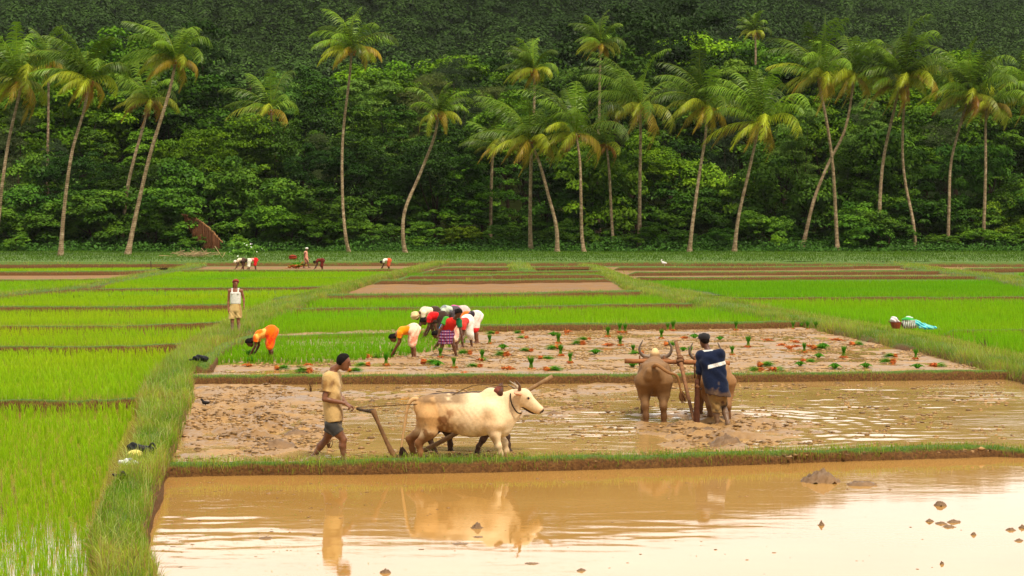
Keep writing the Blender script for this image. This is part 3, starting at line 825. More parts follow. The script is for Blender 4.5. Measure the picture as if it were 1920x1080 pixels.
# third row
x = -120
while x < 2060:
    key = rr.choice(['broad', 'dense', 'broad', 'tall', 'feather', 'light', 'broad'])
    if 790 < x < 960: key = 'feather'
    t = float(top_profile(x)) + rr.uniform(40, 95)
    if key == 'feather' and 790 < x < 960: t = 125 + rr.uniform(0, 45)
    if 1150 < x < 1290: key = 'dense'
    add_tree(key, x, 254 + rr.random() * 20, t, rr.randrange(9), 1.12, rr.choice([(1, 1, 1), (1.55, 1.4, 0.9), (0.55, 0.65, 0.7), (1.1, 1.1, 1)]))
    x += rr.uniform(48, 78)
# second row
x = -110
while x < 2050:
    key = rr.choice(['broad', 'broad', 'tall', 'dense', 'feather', 'broad'])
    if 480 < x < 620 or 690 < x < 760: key = rr.choice(['feather', 'tall', 'dense'])
    t = rr.uniform(190, 285)
    add_tree(key, x, 234 + rr.random() * 12, t, rr.randrange(9), 1.0, rr.choice([(1, 1, 1), (1.6, 1.45, 0.9), (0.6, 0.7, 0.8), (1.15, 1.15, 1)]))
    x += rr.uniform(62, 100)
add_tree('light', 1620, 228, 215, 0, 1.0); add_tree('light', 1500, 230, 225, 1, 0.9); add_tree('light', 500, 252, 165, 1, 1.0, (0.8, 0.9, 0.9))
# first row of low trees
x = -100
while x < 2040:
    key = rr.choice(['broad', 'dense', 'shrub', 'shrub', 'broad'])
    t = rr.uniform(275, 355)
    add_tree(key, x, 222 + rr.random() * 8, t, rr.randrange(9), 1.0, rr.choice([(1, 1, 1), (1.6, 1.4, 0.9), (0.8, 0.95, 1)]))
    x += rr.uniform(85, 130)
# bushes by the grass
for x, t, d, w, tint in [(335, 425, 213, 0.9, (1, 1.1, 1)), (362, 452, 211, 0.7, (1.1, 1.2, 1))] + [(xx, tt, max(d0, 214.5) if xx not in (1460, 450, 30) else d0, ww, tn) for xx, tt, d0, ww, tn in [(30, 385, 214, 1.4, (1, 1, 1)), (-40, 400, 213, 1.2, (1, 1, 1)), (165, 375, 216, 1.25, (1.1, 1.1, 1)), (215, 368, 217, 1.2, (1.2, 1.2, 1)), (285, 372, 215, 1.3, (0.9, 1, 1)),
                         (335, 400, 214, 1.0, (1.1, 1.1, 1)), (540, 392, 213, 1.1, (1.2, 1.25, 0.9)), (600, 405, 212, 1.1, (1.25, 1.3, 0.9)), (515, 425, 210, 0.8, (1.3, 1.3, 1)), (700, 415, 214, 1.0, (1, 1, 1)),
                         (805, 425, 213, 0.9, (1, 1, 1)), (880, 428, 212, 1.0, (1.5, 1.1, 0.6)), (850, 442, 210, 0.7, (1.5, 1.1, 0.7)), (945, 430, 214, 0.9, (1, 1, 1)), (1250, 420, 214, 1.0, (1, 1.1, 1)),
                         (1230, 432, 210, 0.7, (1.1, 1.2, 1)), (1180, 440, 212, 0.8, (1, 1, 1)), (1340, 430, 214, 0.9, (0.8, 1, 1)), (1440, 400, 216, 1.0, (1.1, 1.1, 1)), (1460, 462, 207, 0.35, (1.6, 1.5, 1)),
                         (1610, 385, 215, 1.2, (0.9, 1, 1)), (1660, 400, 214, 1.1, (1, 1, 1)), (1820, 430, 211, 0.9, (1.1, 1.1, 1)), (1760, 442, 212, 0.8, (1, 1, 1)), (1880, 435, 211, 0.9, (1.1, 1.1, 1)),
                         (1940, 425, 213, 1.1, (1, 1, 1)), (1895, 375, 222, 0.9, (1.9, 1.5, 0.8)), (450, 462, 207, 0.5, (1.7, 1.6, 1.2)), (1075, 425, 215, 0.9, (1, 1, 1)), (635, 440, 212, 0.8, (1.1, 1.2, 1)), (415, 440, 218, 0.9, (0.6, 0.7, 0.8)),
                         (30, 462, 208, 0.6, (1.2, 1.2, 1)), (455, 400, 224, 1.1, (0.7, 0.8, 0.9)), (1000, 435, 216, 0.9, (1, 1, 1)), (1130, 430, 217, 0.9, (1, 1, 1))]]:
    add_tree('shrub', x, d, t, int(x), w, tint)

x = -90
while x < 2040:
    add_tree('shrub', x, 219 + rr.random() * 12, rr.uniform(350, 410), rr.randrange(9), 1.3, rr.choice([(1, 1, 1), (0.7, 0.85, 1), (0.85, 0.95, 1)]))
    x += rr.uniform(50, 80)
# forest on the hill: nobody could count it
rng = np.random.default_rng(21)
n = 10500
y = 375 + (970 - 375) * rng.random(n) ** 0.8; x = (rng.random(n) - 0.5) * (y * 0.78)
z = hill_z(x, y)
parts = []
K = 110
r = 2.4 + 3.6 * rng.random(n) ** 2
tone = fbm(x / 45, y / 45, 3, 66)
base = np.array((0.019, 0.045, 0.007))[None, :] * (1 - tone[:, None]) + np.array((0.042, 0.082, 0.011))[None, :] * tone[:, None]  # cloud shade over the hill is put into these darker leaf colours
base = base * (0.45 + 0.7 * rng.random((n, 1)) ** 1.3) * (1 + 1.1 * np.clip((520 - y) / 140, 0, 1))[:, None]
cc = np.stack([x, y, z + r * 0.8], 1)
d = rng.normal(size=(n, K, 3)); d /= np.linalg.norm(d, axis=2)[:, :, None]
d[:, :, 2] = np.abs(d[:, :, 2]) * 1.1 - 0.15
pos = (cc[:, None, :] + d * r[:, None, None] * (0.75 + 0.3 * rng.random((n, K, 1)))).reshape(-1, 3)
nr = (d * 0.9 + np.array((0, 0, 0.55)) + rng.normal(size=(n, K, 3)) * 0.14).reshape(-1, 3); nr /= np.linalg.norm(nr, axis=1)[:, None]
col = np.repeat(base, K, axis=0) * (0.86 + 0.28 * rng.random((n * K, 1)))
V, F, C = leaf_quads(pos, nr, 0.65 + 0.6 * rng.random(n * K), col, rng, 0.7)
tag(link('forest', mesh_np('forest', V, F, C), M['leaf']), 'forest coloured dark for cloud shade, covering the hillside above the palms', 'forest', kind='stuff')
# low undergrowth between the trunks at the edge of the wood
n = 70000
y = 208 + 20 * rng.random(n); x = (rng.random(n) - 0.5) * 150
hgt = (fbm(x / 3, y / 3, 3, 81) * 3.2 * np.clip((y - 206) / 8, 0.1, 1))
gz = np.where(y < 216, 0.42, ground_z(x, y))
pos = np.stack([x, y, gz + hgt * rng.random(n)], 1)
nr = rng.normal(size=(n, 3)) * 0.6 + np.array((0, -0.2, 0.9)); nr /= np.linalg.norm(nr, axis=1)[:, None]
V, F, C = leaf_quads(pos, nr, 0.26 + 0.22 * rng.random(n), colvar(n, (0.045, 0.115, 0.014), 0.4, rng), rng, 0.5)
tag(link('undergrowth', mesh_np('undergrowth', V, F, C), M['leaf']), 'low green weeds and creepers between the trunks', 'undergrowth', kind='stuff')

# ------------------------------------------------------------------ coconut palms
def palm_crown(seed, R, nf=22, wind=-0.34, spear=False, dead=1, dense=1.0):
    rng = np.random.default_rng(seed)
    parts = []
    for f in range(nf):
        q = (f + 0.5) / nf                      # 0 youngest .. 1 oldest
        az = f * 2.39996 + rng.normal() * 0.4
        el = math.radians(84 - 104 * q ** 1.05 + rng.normal() * 10)
        L = R * (0.82 + 0.28 * rng.random()) * (0.75 + 0.35 * math.sin(math.pi * min(1, q + 0.25)))
        bend = math.radians(66 + 42 * rng.random()) * (0.75 + 0.35 * q)
        N = 12
        p = np.zeros(3); pts = [p.copy()]; dirs = []
        hz = np.array((math.cos(az), math.sin(az), 0.0))
        for s in range(N):
            t = s / (N - 1)
            e = el - bend * t ** 1.6
            e = max(e, math.radians(-84))
            d = hz * math.cos(e) + np.array((0, 0, math.sin(e)))
            d = d + np.array((wind * (0.4 + 1.2 * t), 0.0, 0.0)); d /= np.linalg.norm(d)
            dirs.append(d); p = p + d * L / N; pts.append(p.copy())
        pts = np.array(pts); dirs.append(dirs[-1]); dirs = np.array(dirs)
        age = q
        if q < 0.58: c = np.array((0.11, 0.19, 0.010)) * (0.35 + 1.3 * rng.random())
        elif q < 0.86: c = np.array((0.32, 0.37, 0.018)) * (0.55 + 0.8 * rng.random())
        else: c = np.array((0.38, 0.27, 0.022)) * (0.7 + 0.5 * rng.random())
        if f >= nf - dead: c = np.array((0.30, 0.13, 0.02)) * (0.6 + 0.5 * rng.random())
        parts.append(tube(pts, np.linspace(0.055, 0.012, N + 1), 4, col=c * 0.9 + np.array((0.10, 0.09, 0)), caps=False))
        nl = int(36 * dense)
        tt = np.linspace(0.10, 1.0, nl)
        for side in (-1, 1):
            a = tt * N; i0 = np.minimum(a.astype(int), N - 1); fr = (a - i0)[:, None]
            o = pts[i0] * (1 - fr) + pts[i0 + 1] * fr
            d = dirs[i0] * (1 - fr) + dirs[np.minimum(i0 + 1, N)] * fr
            sd = np.cross(d, np.array((0, 0, 1.0))); sd /= np.linalg.norm(sd, axis=1)[:, None] + 1e-6
            ll = L * 0.225 * np.sin(np.pi * (0.12 + 0.80 * tt)) ** 0.7 * (0.85 + 0.3 * rng.random(nl))
            dr = 0.30 + 0.5 * q + rng.normal(size=nl) * 0.22
            dv = d * 0.55 + sd * side * 0.95 + np.array((0, 0, -1.0)) * dr[:, None] + np.array((wind * 1.1, 0, 0))
            dv /= np.linalg.norm(dv, axis=1)[:, None]
            mid = o + dv * ll[:, None] * 0.5
            tip = mid + (dv + np.array((wind * 0.5, 0, -0.75))) * ll[:, None] * 0.42
            w = d * 0.066
            V = np.stack([o - w, o + w, mid + w * 0.9, mid - w * 0.9, tip], 1).reshape(-1, 3)
            k = np.arange(nl)[:, None] * 5
            cc = colvar(nl, c, 0.2, rng)
            tipc = cc * np.array((1.35, 1.1, 0.9)) if q > 0.4 else cc
            C = np.stack([cc, cc, cc, cc, tipc], 1).reshape(-1, 3)
            parts.append((V, [k + np.array([[0, 1, 2, 3]]), k + np.array([[3, 2, 4]])], C))
    if spear:
        pts = np.stack([np.linspace(0, 0.5, 6), np.zeros(6), np.linspace(0, R * 0.95, 6)], 1)
        parts.append(tube(pts, [0.1, 0.14, 0.2, 0.24, 0.18, 0.02], 6, col=(0.09, 0.15, 0.02)))
    V, F, C = merge(parts)
    return V, F, C
PALMS = [  # trunk pixels from crown to base, crown radius in px, depth offset, flags, what tells it apart
    ([(38, 150), (35, 171), (18, 259), (7, 342), (-3, 400), (-12, 478)], 80, 0, {}, 'coconut palm cut by the left edge of the photo, trunk leaning right'),
    ([(165, 148), (157, 204), (137, 287), (121, 389), (113, 479)], 72, 0, {'dead': 2}, 'tall coconut palm second from the left, slender trunk curving right'),
    ([(278, 186), (271, 231), (252, 301), (236, 366), (226, 472)], 58, 12, {'dead': 3, 'dense': 0.8}, 'smaller coconut palm with an orange dead frond, behind the leaning one'),
    ([(330, 112), (317, 181), (282, 287), (255, 394), (238, 477)], 72, 0, {}, 'coconut palm leaning far right above the thatched roof'),
    ([(660, 92), (656, 143), (642, 259), (642, 370), (649, 444), (656, 473)], 62, 0, {'dense': 0.85, 'wind': -0.2}, 'very tall lone coconut palm with a thin straight trunk, left of the bent one'),
    ([(823, 212), (814, 257), (788, 324), (760, 393), (756, 444), (761, 474)], 52, 0, {'dense': 0.7, 'nf': 17, 'wind': 0.0}, 'coconut palm with a bent trunk and thin ragged crown'),
    ([(1001, 130), (1002, 185), (996, 301), (994, 400), (995, 471)], 50, 0.5, {'dense': 0.8}, 'high thin trunked coconut palm rising behind the low full crowns'),
    ([(992, 262), (1010, 301), (1029, 370), (1043, 426), (1045, 472)], 82, 0, {}, 'low coconut palm with trunk curving left into a full crown'),
    ([(1080, 250), (1087, 301), (1089, 370), (1091, 440), (1096, 472)], 84, 0, {'dead': 2}, 'low full crowned coconut palm, second of the low group in the middle'),
    ([(1137, 270), (1142, 324), (1147, 417), (1152, 470)], 48, 0.4, {'dead': 5, 'dense': 0.7, 'nf': 16}, 'coconut palm with a brown shabby crown hidden behind its neighbours'),
    ([(1127, 82), (1125, 116), (1124, 199), (1122, 300), (1122, 440)], 44, 45, {'dense': 0.8}, 'distant coconut palm standing high above the wood in the middle'),
    ([(1200, 198), (1201, 259), (1200, 370), (1199, 470)], 88, 0, {}, 'coconut palm with a straight trunk and wide full crown above the oxen'),
    ([(1323, 198), (1324, 250), (1312, 324), (1298, 417), (1292, 472)], 76, 0, {}, 'coconut palm leaning right, straight above the man in navy'),
    ([(1425, 228), (1419, 259), (1403, 324), (1384, 407), (1376, 472)], 88, 0, {'nuts': 1}, 'coconut palm with low crown and orange nuts, trunk leaning right'),
    ([(1541, 143), (1537, 162), (1549, 231), (1562, 315), (1569, 417), (1571, 471)], 84, 0, {'nuts': 1, 'spear': True}, 'tall coconut palm with orange nuts, trunk crossing its leaning neighbour'),
    ([(1601, 140), (1597, 171), (1583, 245), (1553, 310), (1525, 380), (1502, 470)], 72, 0.6, {}, 'coconut palm with a long trunk bowed to the right, crossing another'),
    ([(1697, 140), (1694, 185), (1693, 278), (1699, 343), (1711, 417), (1717, 470)], 80, 0, {'dead': 2, 'spear': True}, 'coconut palm with trunk kicking out right at its foot'),
    ([(1684, 160), (1678, 199), (1660, 287), (1650, 370), (1649, 470)], 64, 0.6, {}, 'coconut palm with a pale ringed foot, crown joined with its right neighbour'),
    ([(1818, 175), (1808, 213), (1785, 301), (1778, 380), (1777, 470)], 78, 0, {'dead': 3}, 'coconut palm with golden lower fronds, second from the right'),
    ([(1852, 196), (1850, 231), (1847, 324), (1843, 470)], 64, 0.5, {'spear': True}, 'coconut palm with an upright unopened frond, rightmost whole palm'),
    ([(1938, 175), (1942, 231), (1955, 324), (1960, 470)], 74, 4, {}, 'coconut palm cut by the right edge of the photo'),
    ([(1416, 58), (1416, 80), (1416, 130), (1415, 300)], 28, 110, {'dense': 0.7}, 'tiny distant coconut palm against the hillside'),
    ([(508, 205), (512, 250), (520, 330), (520, 440)], 62, 40, {'nf': 15, 'wind': -0.35, 'dense': 0.8}, 'coconut palm sunk among the broad trees left of the tall lone palm'),
    ([(925, 275), (922, 324), (920, 400), (920, 460)], 46, 20, {'nf': 14, 'dense': 0.7}, 'dim coconut palm with a dark trunk in the wood behind the middle group'),
    ([(92, 120), (90, 180), (88, 300), (88, 440)], 52, 40, {'dense': 0.7}, 'coconut palm peeping between the two leftmost ones, deeper in the wood'),
]
M['nut'] = flat_mat('coconut_husk', (0.38, 0.13, 0.015), 0.5, 0.4, 8, 0.3)
for idx, (tr, R, dd, fl, lab) in enumerate(PALMS):
    bx, by = tr[-1]
    base = P(bx, max(by, 468) if dd < 15 else 473, ZG)
    depth = base[1] + dd
    gz = ZG - 0.05 if depth < 216 else float(ground_z(np.array([0.]), np.array([depth]))[0])
    pts = [PD(x, y, depth) for x, y in tr]
    pts[-1][2] = gz - 0.3
    org = np.array((pts[-1][0], depth, gz))
    for k, q in enumerate(pts): q[1] += 0.5 * math.sin(k * 1.7 + idx)
    pts[-1][1] = depth
    loc = np.array(pts[::-1]) - org
    loc[0] = (loc[0][0], 0, -0.4)
    sp = spline(loc, 34)
    t = thing('coconut_palm', lab, 'palm tree', org, 0, 'coconut palms along the field edge')
    sc = depth / FPX
    r = np.interp(np.linspace(0, 1, 34), [0, 0.03, 0.09, 0.3, 1.0], [0.42, 0.36, 0.25, 0.20, 0.135]) * (0.9 + 0.2 * RNG.random())
    r = r * (1 + 0.04 * np.sin(np.arange(34) * 2.1))
    V, F, C = tube(sp, r, 10)
    link('trunk', mesh_np('palm_trunk', V, F, smooth=True), M['palm_bark'], t)
    V, F, C = palm_crown(100 + idx, R * sc * 1.5, nf=fl.get('nf', 25), wind=fl.get('wind', -0.36), spear=fl.get('spear', False), dead=fl.get('dead', 0), dense=fl.get('dense', 1.0))
    link('crown', mesh_np('palm_crown', V + sp[-1], F, C), M['frond'], t)
    nn = 9 if fl.get('nuts') else 5
    parts = []
    for q in range(nn):
        a = q * 2.4; p = sp[-1] + np.array((math.cos(a) * 0.38, math.sin(a) * 0.38, -0.35 - 0.3 * (q % 2)))
        tv, tf, tcx = tube([p + np.array((0, 0, s)) for s in (-0.18, -0.12, 0, 0.12, 0.17)], [0.03, 0.12, 0.16, 0.11, 0.03], 7)
        parts.append((tv, tf, tcx))
    V, F, C = merge(parts)
    link('coconuts', mesh_np('coconuts', V, F, smooth=True), M['nut'], t)

# labels of the trees: what kind, and which palm they stand behind
_pal = sorted([(tr[-1][0], 'x') for tr, *_ in PALMS[:21]])
marks = [(-12, 'the palm at the left edge'), (113, 'the second palm from the left'), (238, 'the palm leaning over the hut'), (375, 'the thatched roof'), (480, 'the far group of three workers'),
         (573, 'the far walking worker'), (656, 'the tall lone palm'), (761, 'the bent ragged palm'), (870, 'the gap left of the middle palms'), (995, 'the thin high palm in the middle'), (1096, 'the low full crowned palms'),
         (1199, 'the wide crowned palm above the oxen'), (1292, 'the palm above the man in navy'), (1376, 'the low palm with orange nuts'), (1540, 'the two crossing palms'),
         (1649, 'the palm with a pale foot'), (1717, 'the palm kicking out right'), (1777, 'the golden fronded palm'), (1843, 'the rightmost whole palm'), (1960, 'the palm at the right edge')]
def tone_word(t):
    return ''
used = {}
for rec in TREES:
    t, key, words, px, depth, top = rec
    mk = min(marks, key=lambda q: abs(q[0] - px))
    row = 'at the front' if depth < 218 else 'in the first row' if depth < 232 else 'in the second row' if depth < 250 else 'in the third row' if depth < 280 else 'on the rising ground'
    what = {'broad': 'broad green tree', 'dense': 'dark dense tree', 'tall': 'tall narrow green tree', 'light': 'pale drooping tree', 'feather': 'feathery brown tree', 'shrub': 'green bush'}[key]
    used.setdefault((what, row, mk[1]), []).append(rec)
for (what, row, mk), recs in used.items():
    recs.sort(key=lambda q: q[3])
    for k, rec in enumerate(recs):
        t = rec[0]
        pre = '' if len(recs) == 1 else ('left ' if k == 0 else 'right ' if k == len(recs) - 1 else 'middle ')
        if len(recs) > 3: pre = ORD[k + 1] + ' '
        verb = 'nearest' if what == 'green bush' and row == 'at the front' else 'behind'
        t['label'] = f'{pre}{what} {row}, {verb} {mk}'

# thatched roof of a hut half hidden by bushes
M['thatch'] = flat_mat('old_thatch', lin(120, 72, 40), 0.95, 0.05, 5, 0.5, 0.8, 0.06)
hut_d = 212.0
a, b, c, d_ = PD(343, 402, hut_d + 3), PD(412, 448, hut_d), PD(408, 471, hut_d), PD(352, 440, hut_d + 3)
t = thing('hut', 'thatched hut half hidden by bushes, its brown roof sloping right', 'hut', (a[0] + 2, hut_d, 0.42))
o0 = np.array((a[0] + 2, hut_d, 0.42))
gable = [PD(343, 402, hut_d + 5) - o0, PD(362, 400, hut_d + 2) - o0, PD(414, 450, hut_d - 2) - o0, PD(412, 472, hut_d - 2) - o0, PD(385, 470, hut_d - 1) - o0, PD(350, 440, hut_d + 2) - o0]
# roof: ridge from g0 to g1 falling right, straw bundles laid side by side
parts = []
rg = np.random.default_rng(5)
nst = 150
for k in range(nst):
    f = (k + 0.5) / nst
    topp = (1 - f) * (PD(345, 403, hut_d + 2.5) - o0) + f * (PD(411, 452, hut_d - 1.5) - o0) + np.array((0, 0, 0.55 * math.sin(f * math.pi)))
    bot = PD(348 + 63 * f, float(np.interp(f, [0, 0.25, 0.6, 1], [414, 440, 466, 474])), hut_d - 0.3 - 2.9 * f) - o0
    for q in range(2):
        j = rg.normal(size=3) * 0.06
        cl = np.array(lin(84, 54, 34)) * (0.5 + 0.9 * rg.random())
        parts.append(tube(spline([topp + j, (topp + bot) / 2 + j + np.array((0, -0.15, 0.12)), bot + j + rg.normal(size=3) * 0.12], 5), [0.05, 0.06, 0.06, 0.05, 0.02], 4, col=cl, caps=False))
V, F, C = merge(parts)
M['straw'] = attr_mat('straw', 0.95, 0.05, 12, 0.25)
link('roof', mesh_np('hut_roof', V, F, C), M['straw'], t)
parts = []
for k in range(26):
    f = k / 25
    p = (1 - f) * (PD(343, 401, hut_d + 2.6) - o0) + f * (PD(414, 452, hut_d - 1.4) - o0) + np.array((0, 0, 0.6 * math.sin(f * math.pi)))
    parts.append(tube([p + rg.normal(size=3) * 0.05, p + np.array((0.25, -0.1, -0.18)) + rg.normal(size=3) * 0.05], [0.13, 0.09], 5, col=np.array(lin(140, 104, 68)) * (0.7 + 0.5 * rg.random())))
V, F, C = merge(parts)
link('ridge', mesh_np('hut_ridge', V, F, C), M['straw'], t)
bm = [(0.3, 1.6, -0.4), (2.2, 0.2, -0.4), (3.6, 2.6, -0.4), (0.0, 4.5, -0.4)]
zt = [0.8, 0.5, 0.5, 0.8]
V = np.array([p for p in bm] + [(p[0], p[1], q) for p, q in zip(bm, zt)])
F = np.array([[0, 1, 5, 4], [1, 2, 6, 5], [2, 3, 7, 6], [3, 0, 4, 7], [4, 5, 6, 7]])
M['mudwall'] = flat_mat('mud_wall', lin(95, 62, 40), 0.9, 0.1, 3, 0.3)
link('wall', mesh_np('hut_wall', V, F), M['mudwall'], t)
# utility pole among the trees
up = PD(470, 150, 300.0); gz = float(ground_z(np.array([up[0]]), np.array([300.]))[0])
t = thing('utility_pole', 'dark wooden utility pole with crossarms rising above the wood', 'pole', (up[0], 300, gz))
V, F, C = tube([(0, 0, -0.5), (0, 0, (up[2] - gz) * 0.5), (0, 0, up[2] - gz)], [0.2, 0.17, 0.13], 8)
link('post', mesh_np('pole_post', V, F, smooth=True), M['dark_bark'], t)
for k in (0.5, 1.6):
    V, F, C = tube([(-0.8, -0.15, up[2] - gz - k), (0.8, -0.15, up[2] - gz - k)], 0.08, 6)
    link('crossarm', mesh_np('pole_crossarm', V, F), M['dark_bark'], t)

# ------------------------------------------------------------------ bodies as one smooth surface (signed distance -> surface nets)
class Body:
    def __init__(self): self.p = []
    def cap(self, a, b, ra, rb, col=None, k=0.03, flat=None, cut=None, fold=None):
        self.p.append(('c', np.array(a, float), np.array(b, float), ra, rb, col, k, flat, cut, fold)); return self
    def ell(self, c, r, col=None, k=0.03, rot=None, cut=None, fold=None):
        self.p.append(('e', np.array(c, float), np.array(r, float) * np.ones(3), rot, None, col, k, None, cut, fold)); return self
    def chain(self, pts, rs, col=None, k=0.03, **kw):
        for i in range(len(pts) - 1): self.cap(pts[i], pts[i + 1], rs[i], rs[i + 1], col, k, **kw)
        return self
    def _d(self, q, X):
        if q[0] == 'c':
            _, a, b, ra, rb, col, k, flat, cut, fold = q
            Xq, aa, bb = X, a, b
            if flat is not None:
                n, f = np.array(flat[0], float), flat[1]; n = n / np.linalg.norm(n)
                sc = lambda v: v + (v - a) @ n[:, None] * n * (1 / f - 1) if v.ndim == 2 else v + np.dot(v - a, n) * n * (1 / f - 1)
                Xq = sc(X); bb = sc(b)
            ab = bb - aa; L = np.dot(ab, ab) + 1e-12
            t = np.clip(((Xq - aa) @ ab) / L, 0, 1)
            d = np.linalg.norm(Xq - aa - t[:, None] * ab, axis=1) - (ra + (rb - ra) * t)
            if flat is not None: d = d * min(1, flat[1] * 1.2)
        else:
            _, c, r, rot, _, col, k, _, cut, fold = q
            Y = X - c
            if rot is not None: Y = Y @ rot
            k0 = np.linalg.norm(Y / r, axis=1); k1 = np.linalg.norm(Y / (r * r), axis=1) + 1e-9
            d = k0 * (k0 - 1) / k1
        if fold is not None:
            amp, f, dr = fold; dr = np.array(dr, float)
            u = X @ dr; w = X @ np.array((dr[1] + 0.3, dr[2] - 0.2, dr[0] + 0.1))
            d = d + amp * np.sin(f * u + 2.2 * np.sin(f * 0.37 * w))
        if cut is not None:
            for (pt, nn) in cut:
                nn = np.array(nn, float); nn /= np.linalg.norm(nn)
                d = np.maximum(d, (X - np.array(pt)) @ nn)
        return d
    def bounds(self, q):
        if q[0] == 'c':
            r = max(q[3], q[4]) * (max(1, q[7][1]) if q[7] is not None else 1)
            return np.minimum(q[1], q[2]) - r, np.maximum(q[1], q[2]) + r
        r = q[2] if q[3] is None else np.full(3, q[2].max())
        return q[1] - r, q[1] + r
    def mesh(self, name, vox, default=(0.5, 0.3, 0.2), noise_amp=0.0):
        lo = np.min([self.bounds(q)[0] for q in self.p], 0) - 4 * vox; hi = np.max([self.bounds(q)[1] for q in self.p], 0) + 4 * vox
        n = np.ceil((hi - lo) / vox).astype(int) + 1
        D = np.full(n, 1.0, dtype=np.float32); C = np.zeros((*n, 3), dtype=np.float32); C[:] = default
        for q in self.p:
            a, b = self.bounds(q); k = q[6]; m = k + 3 * vox
            i0 = np.maximum(np.floor((a - m - lo) / vox).astype(int), 0); i1 = np.minimum(np.ceil((b + m - lo) / vox).astype(int) + 1, n)
            ax = [lo[t] + vox * np.arange(i0[t], i1[t]) for t in range(3)]
            G = np.stack(np.meshgrid(*ax, indexing='ij'), -1); sh = G.shape[:3]
            d = self._d(q, G.reshape(-1, 3)).reshape(sh)
            sl = tuple(slice(i0[t], i1[t]) for t in range(3))
            D0 = D[sl]
            h = np.clip(0.5 + 0.5 * (D0 - d) / k, 0, 1)
            D[sl] = D0 * (1 - h) + d * h - k * h * (1 - h)
            col = q[5] if q[5] is not None else default
            hc = np.clip(0.5 + 0.5 * (D0 - d) / (k * 0.5), 0, 1)[..., None]
            C[sl] = C[sl] * (1 - hc) + np.array(col, dtype=np.float32) * hc
        V, F = nets(D, lo, vox)
        ic = np.clip(np.round((V - lo) / vox).astype(int), 0, n - 1)
        cols = C[ic[:, 0], ic[:, 1], ic[:, 2]]
        return V, F, cols
def nets(D, lo, vox):
    S = D < 0
    nx, ny, nz = D.shape
    c = np.zeros((nx - 1, ny - 1, nz - 1), dtype=np.int8)
    for dx in (0, 1):
        for dy in (0, 1):
            for dz in (0, 1):
                c += S[dx:nx - 1 + dx, dy:ny - 1 + dy, dz:nz - 1 + dz]
    act = (c > 0) & (c < 8)
    I = np.argwhere(act)
    idx = np.full(act.shape, -1, dtype=np.int64); idx[act] = np.arange(len(I))
    acc = np.zeros((len(I), 3)); cnt = np.zeros(len(I))
    corners = [(0, 0, 0), (1, 0, 0), (0, 1, 0), (1, 1, 0), (0, 0, 1), (1, 0, 1), (0, 1, 1), (1, 1, 1)]
    vals = [D[I[:, 0] + a, I[:, 1] + b, I[:, 2] + e] for a, b, e in corners]
    for p in range(8):
        for q in range(p + 1, 8):
            if sum(abs(corners[p][t] - corners[q][t]) for t in range(3)) != 1: continue
            a, b = vals[p], vals[q]
            m = (a < 0) != (b < 0)
            t = np.where(m, a / np.where(m, a - b, 1), 0)
            pos = np.array(corners[p])[None] + t[:, None] * (np.array(corners[q]) - np.array(corners[p]))[None]
            acc += np.where(m[:, None], pos, 0); cnt += m
    V = lo + vox * (I + acc / cnt[:, None])
    Fs = []
    for ax in range(3):
        a = [slice(None)] * 3; b = [slice(None)] * 3
        a[ax] = slice(0, -1); b[ax] = slice(1, None)
        s0, s1 = S[tuple(a)], S[tuple(b)]
        E = np.argwhere(s0 != s1)
        o1, o2 = [t for t in range(3) if t != ax]
        E = E[(E[:, o1] > 0) & (E[:, o2] > 0) & (E[:, o1] < D.shape[o1] - 1) & (E[:, o2] < D.shape[o2] - 1)]
        fl = s0[E[:, 0], E[:, 1], E[:, 2]]
        def at(u, v):
            e = E.copy(); e[:, o1] -= u; e[:, o2] -= v
            return idx[e[:, 0], e[:, 1], e[:, 2]]
        Q = np.stack([at(1, 1), at(0, 1), at(0, 0), at(1, 0)], 1)
        if ax == 1: fl = ~fl
        Q = np.where(fl[:, None], Q, Q[:, ::-1])
        Fs.append(Q)
    return V, np.concatenate(Fs)
def body_obj(name, body, vox, mat, parent, default=(0.5, 0.3, 0.2), colfn=None):
    V, F, C = body.mesh(name, vox, default)
    if colfn is not None: C = colfn(V, C)
    return link(name, mesh_np(name, V, F, C, smooth=True), mat, parent)
def axes(f, u):
    f = np.array(f, float); f /= np.linalg.norm(f); u = np.array(u, float)
    s = np.cross(f, u); s /= np.linalg.norm(s); u = np.cross(s, f)
    return f, s, u
V3 = lambda *a: np.array(a, float)
def n3(x, y, z, seed=0):
    return 0.5 * (vnoise(x + z * 0.7, y - z * 0.4, seed) + vnoise(y * 1.1 + 7, z + x * 0.3, seed + 5))

def skin_mat(name, rough=0.45, spec=0.4):
    m, nt, out = newmat(name); b = principled(nt, out, rough, spec)
    n = noise(nt, 18, 5, 0.65); n2 = noise(nt, 4, 3)
    g = ramp(nt, n.outputs[0], [(0.3, (0.82,) * 3), (0.7, (1.12,) * 3)])
    c = mixcol(nt, 1.0, attr(nt), g.outputs[0], 'MULTIPLY')
    nt.links.new(c, b.inputs['Base Color'])
    b.inputs['Subsurface Weight'].default_value = 0.06
    b.inputs['Subsurface Radius'].default_value = (0.02, 0.008, 0.004)
    bump(nt, b, n.outputs[0], 0.15, 0.004)
    return m
M['skin'] = skin_mat('skin')
def cloth_mat(name, bdist=0.012, scale=16):
    m, nt, out = newmat(name); b = principled(nt, out, 0.9, 0.1)
    n = noise(nt, scale, 4, 0.6, dist=1.2); n2 = noise(nt, 160, 2)
    g = ramp(nt, n.outputs[0], [(0.3, (0.84,) * 3), (0.7, (1.1,) * 3)])
    nt.links.new(mixcol(nt, 1.0, attr(nt), g.outputs[0], 'MULTIPLY'), b.inputs['Base Color'])
    b.inputs['Sheen Weight'].default_value = 0.15
    bump(nt, b, n.outputs[0], 0.7, bdist)
    return m
M['cloth'] = cloth_mat('woven_cloth')
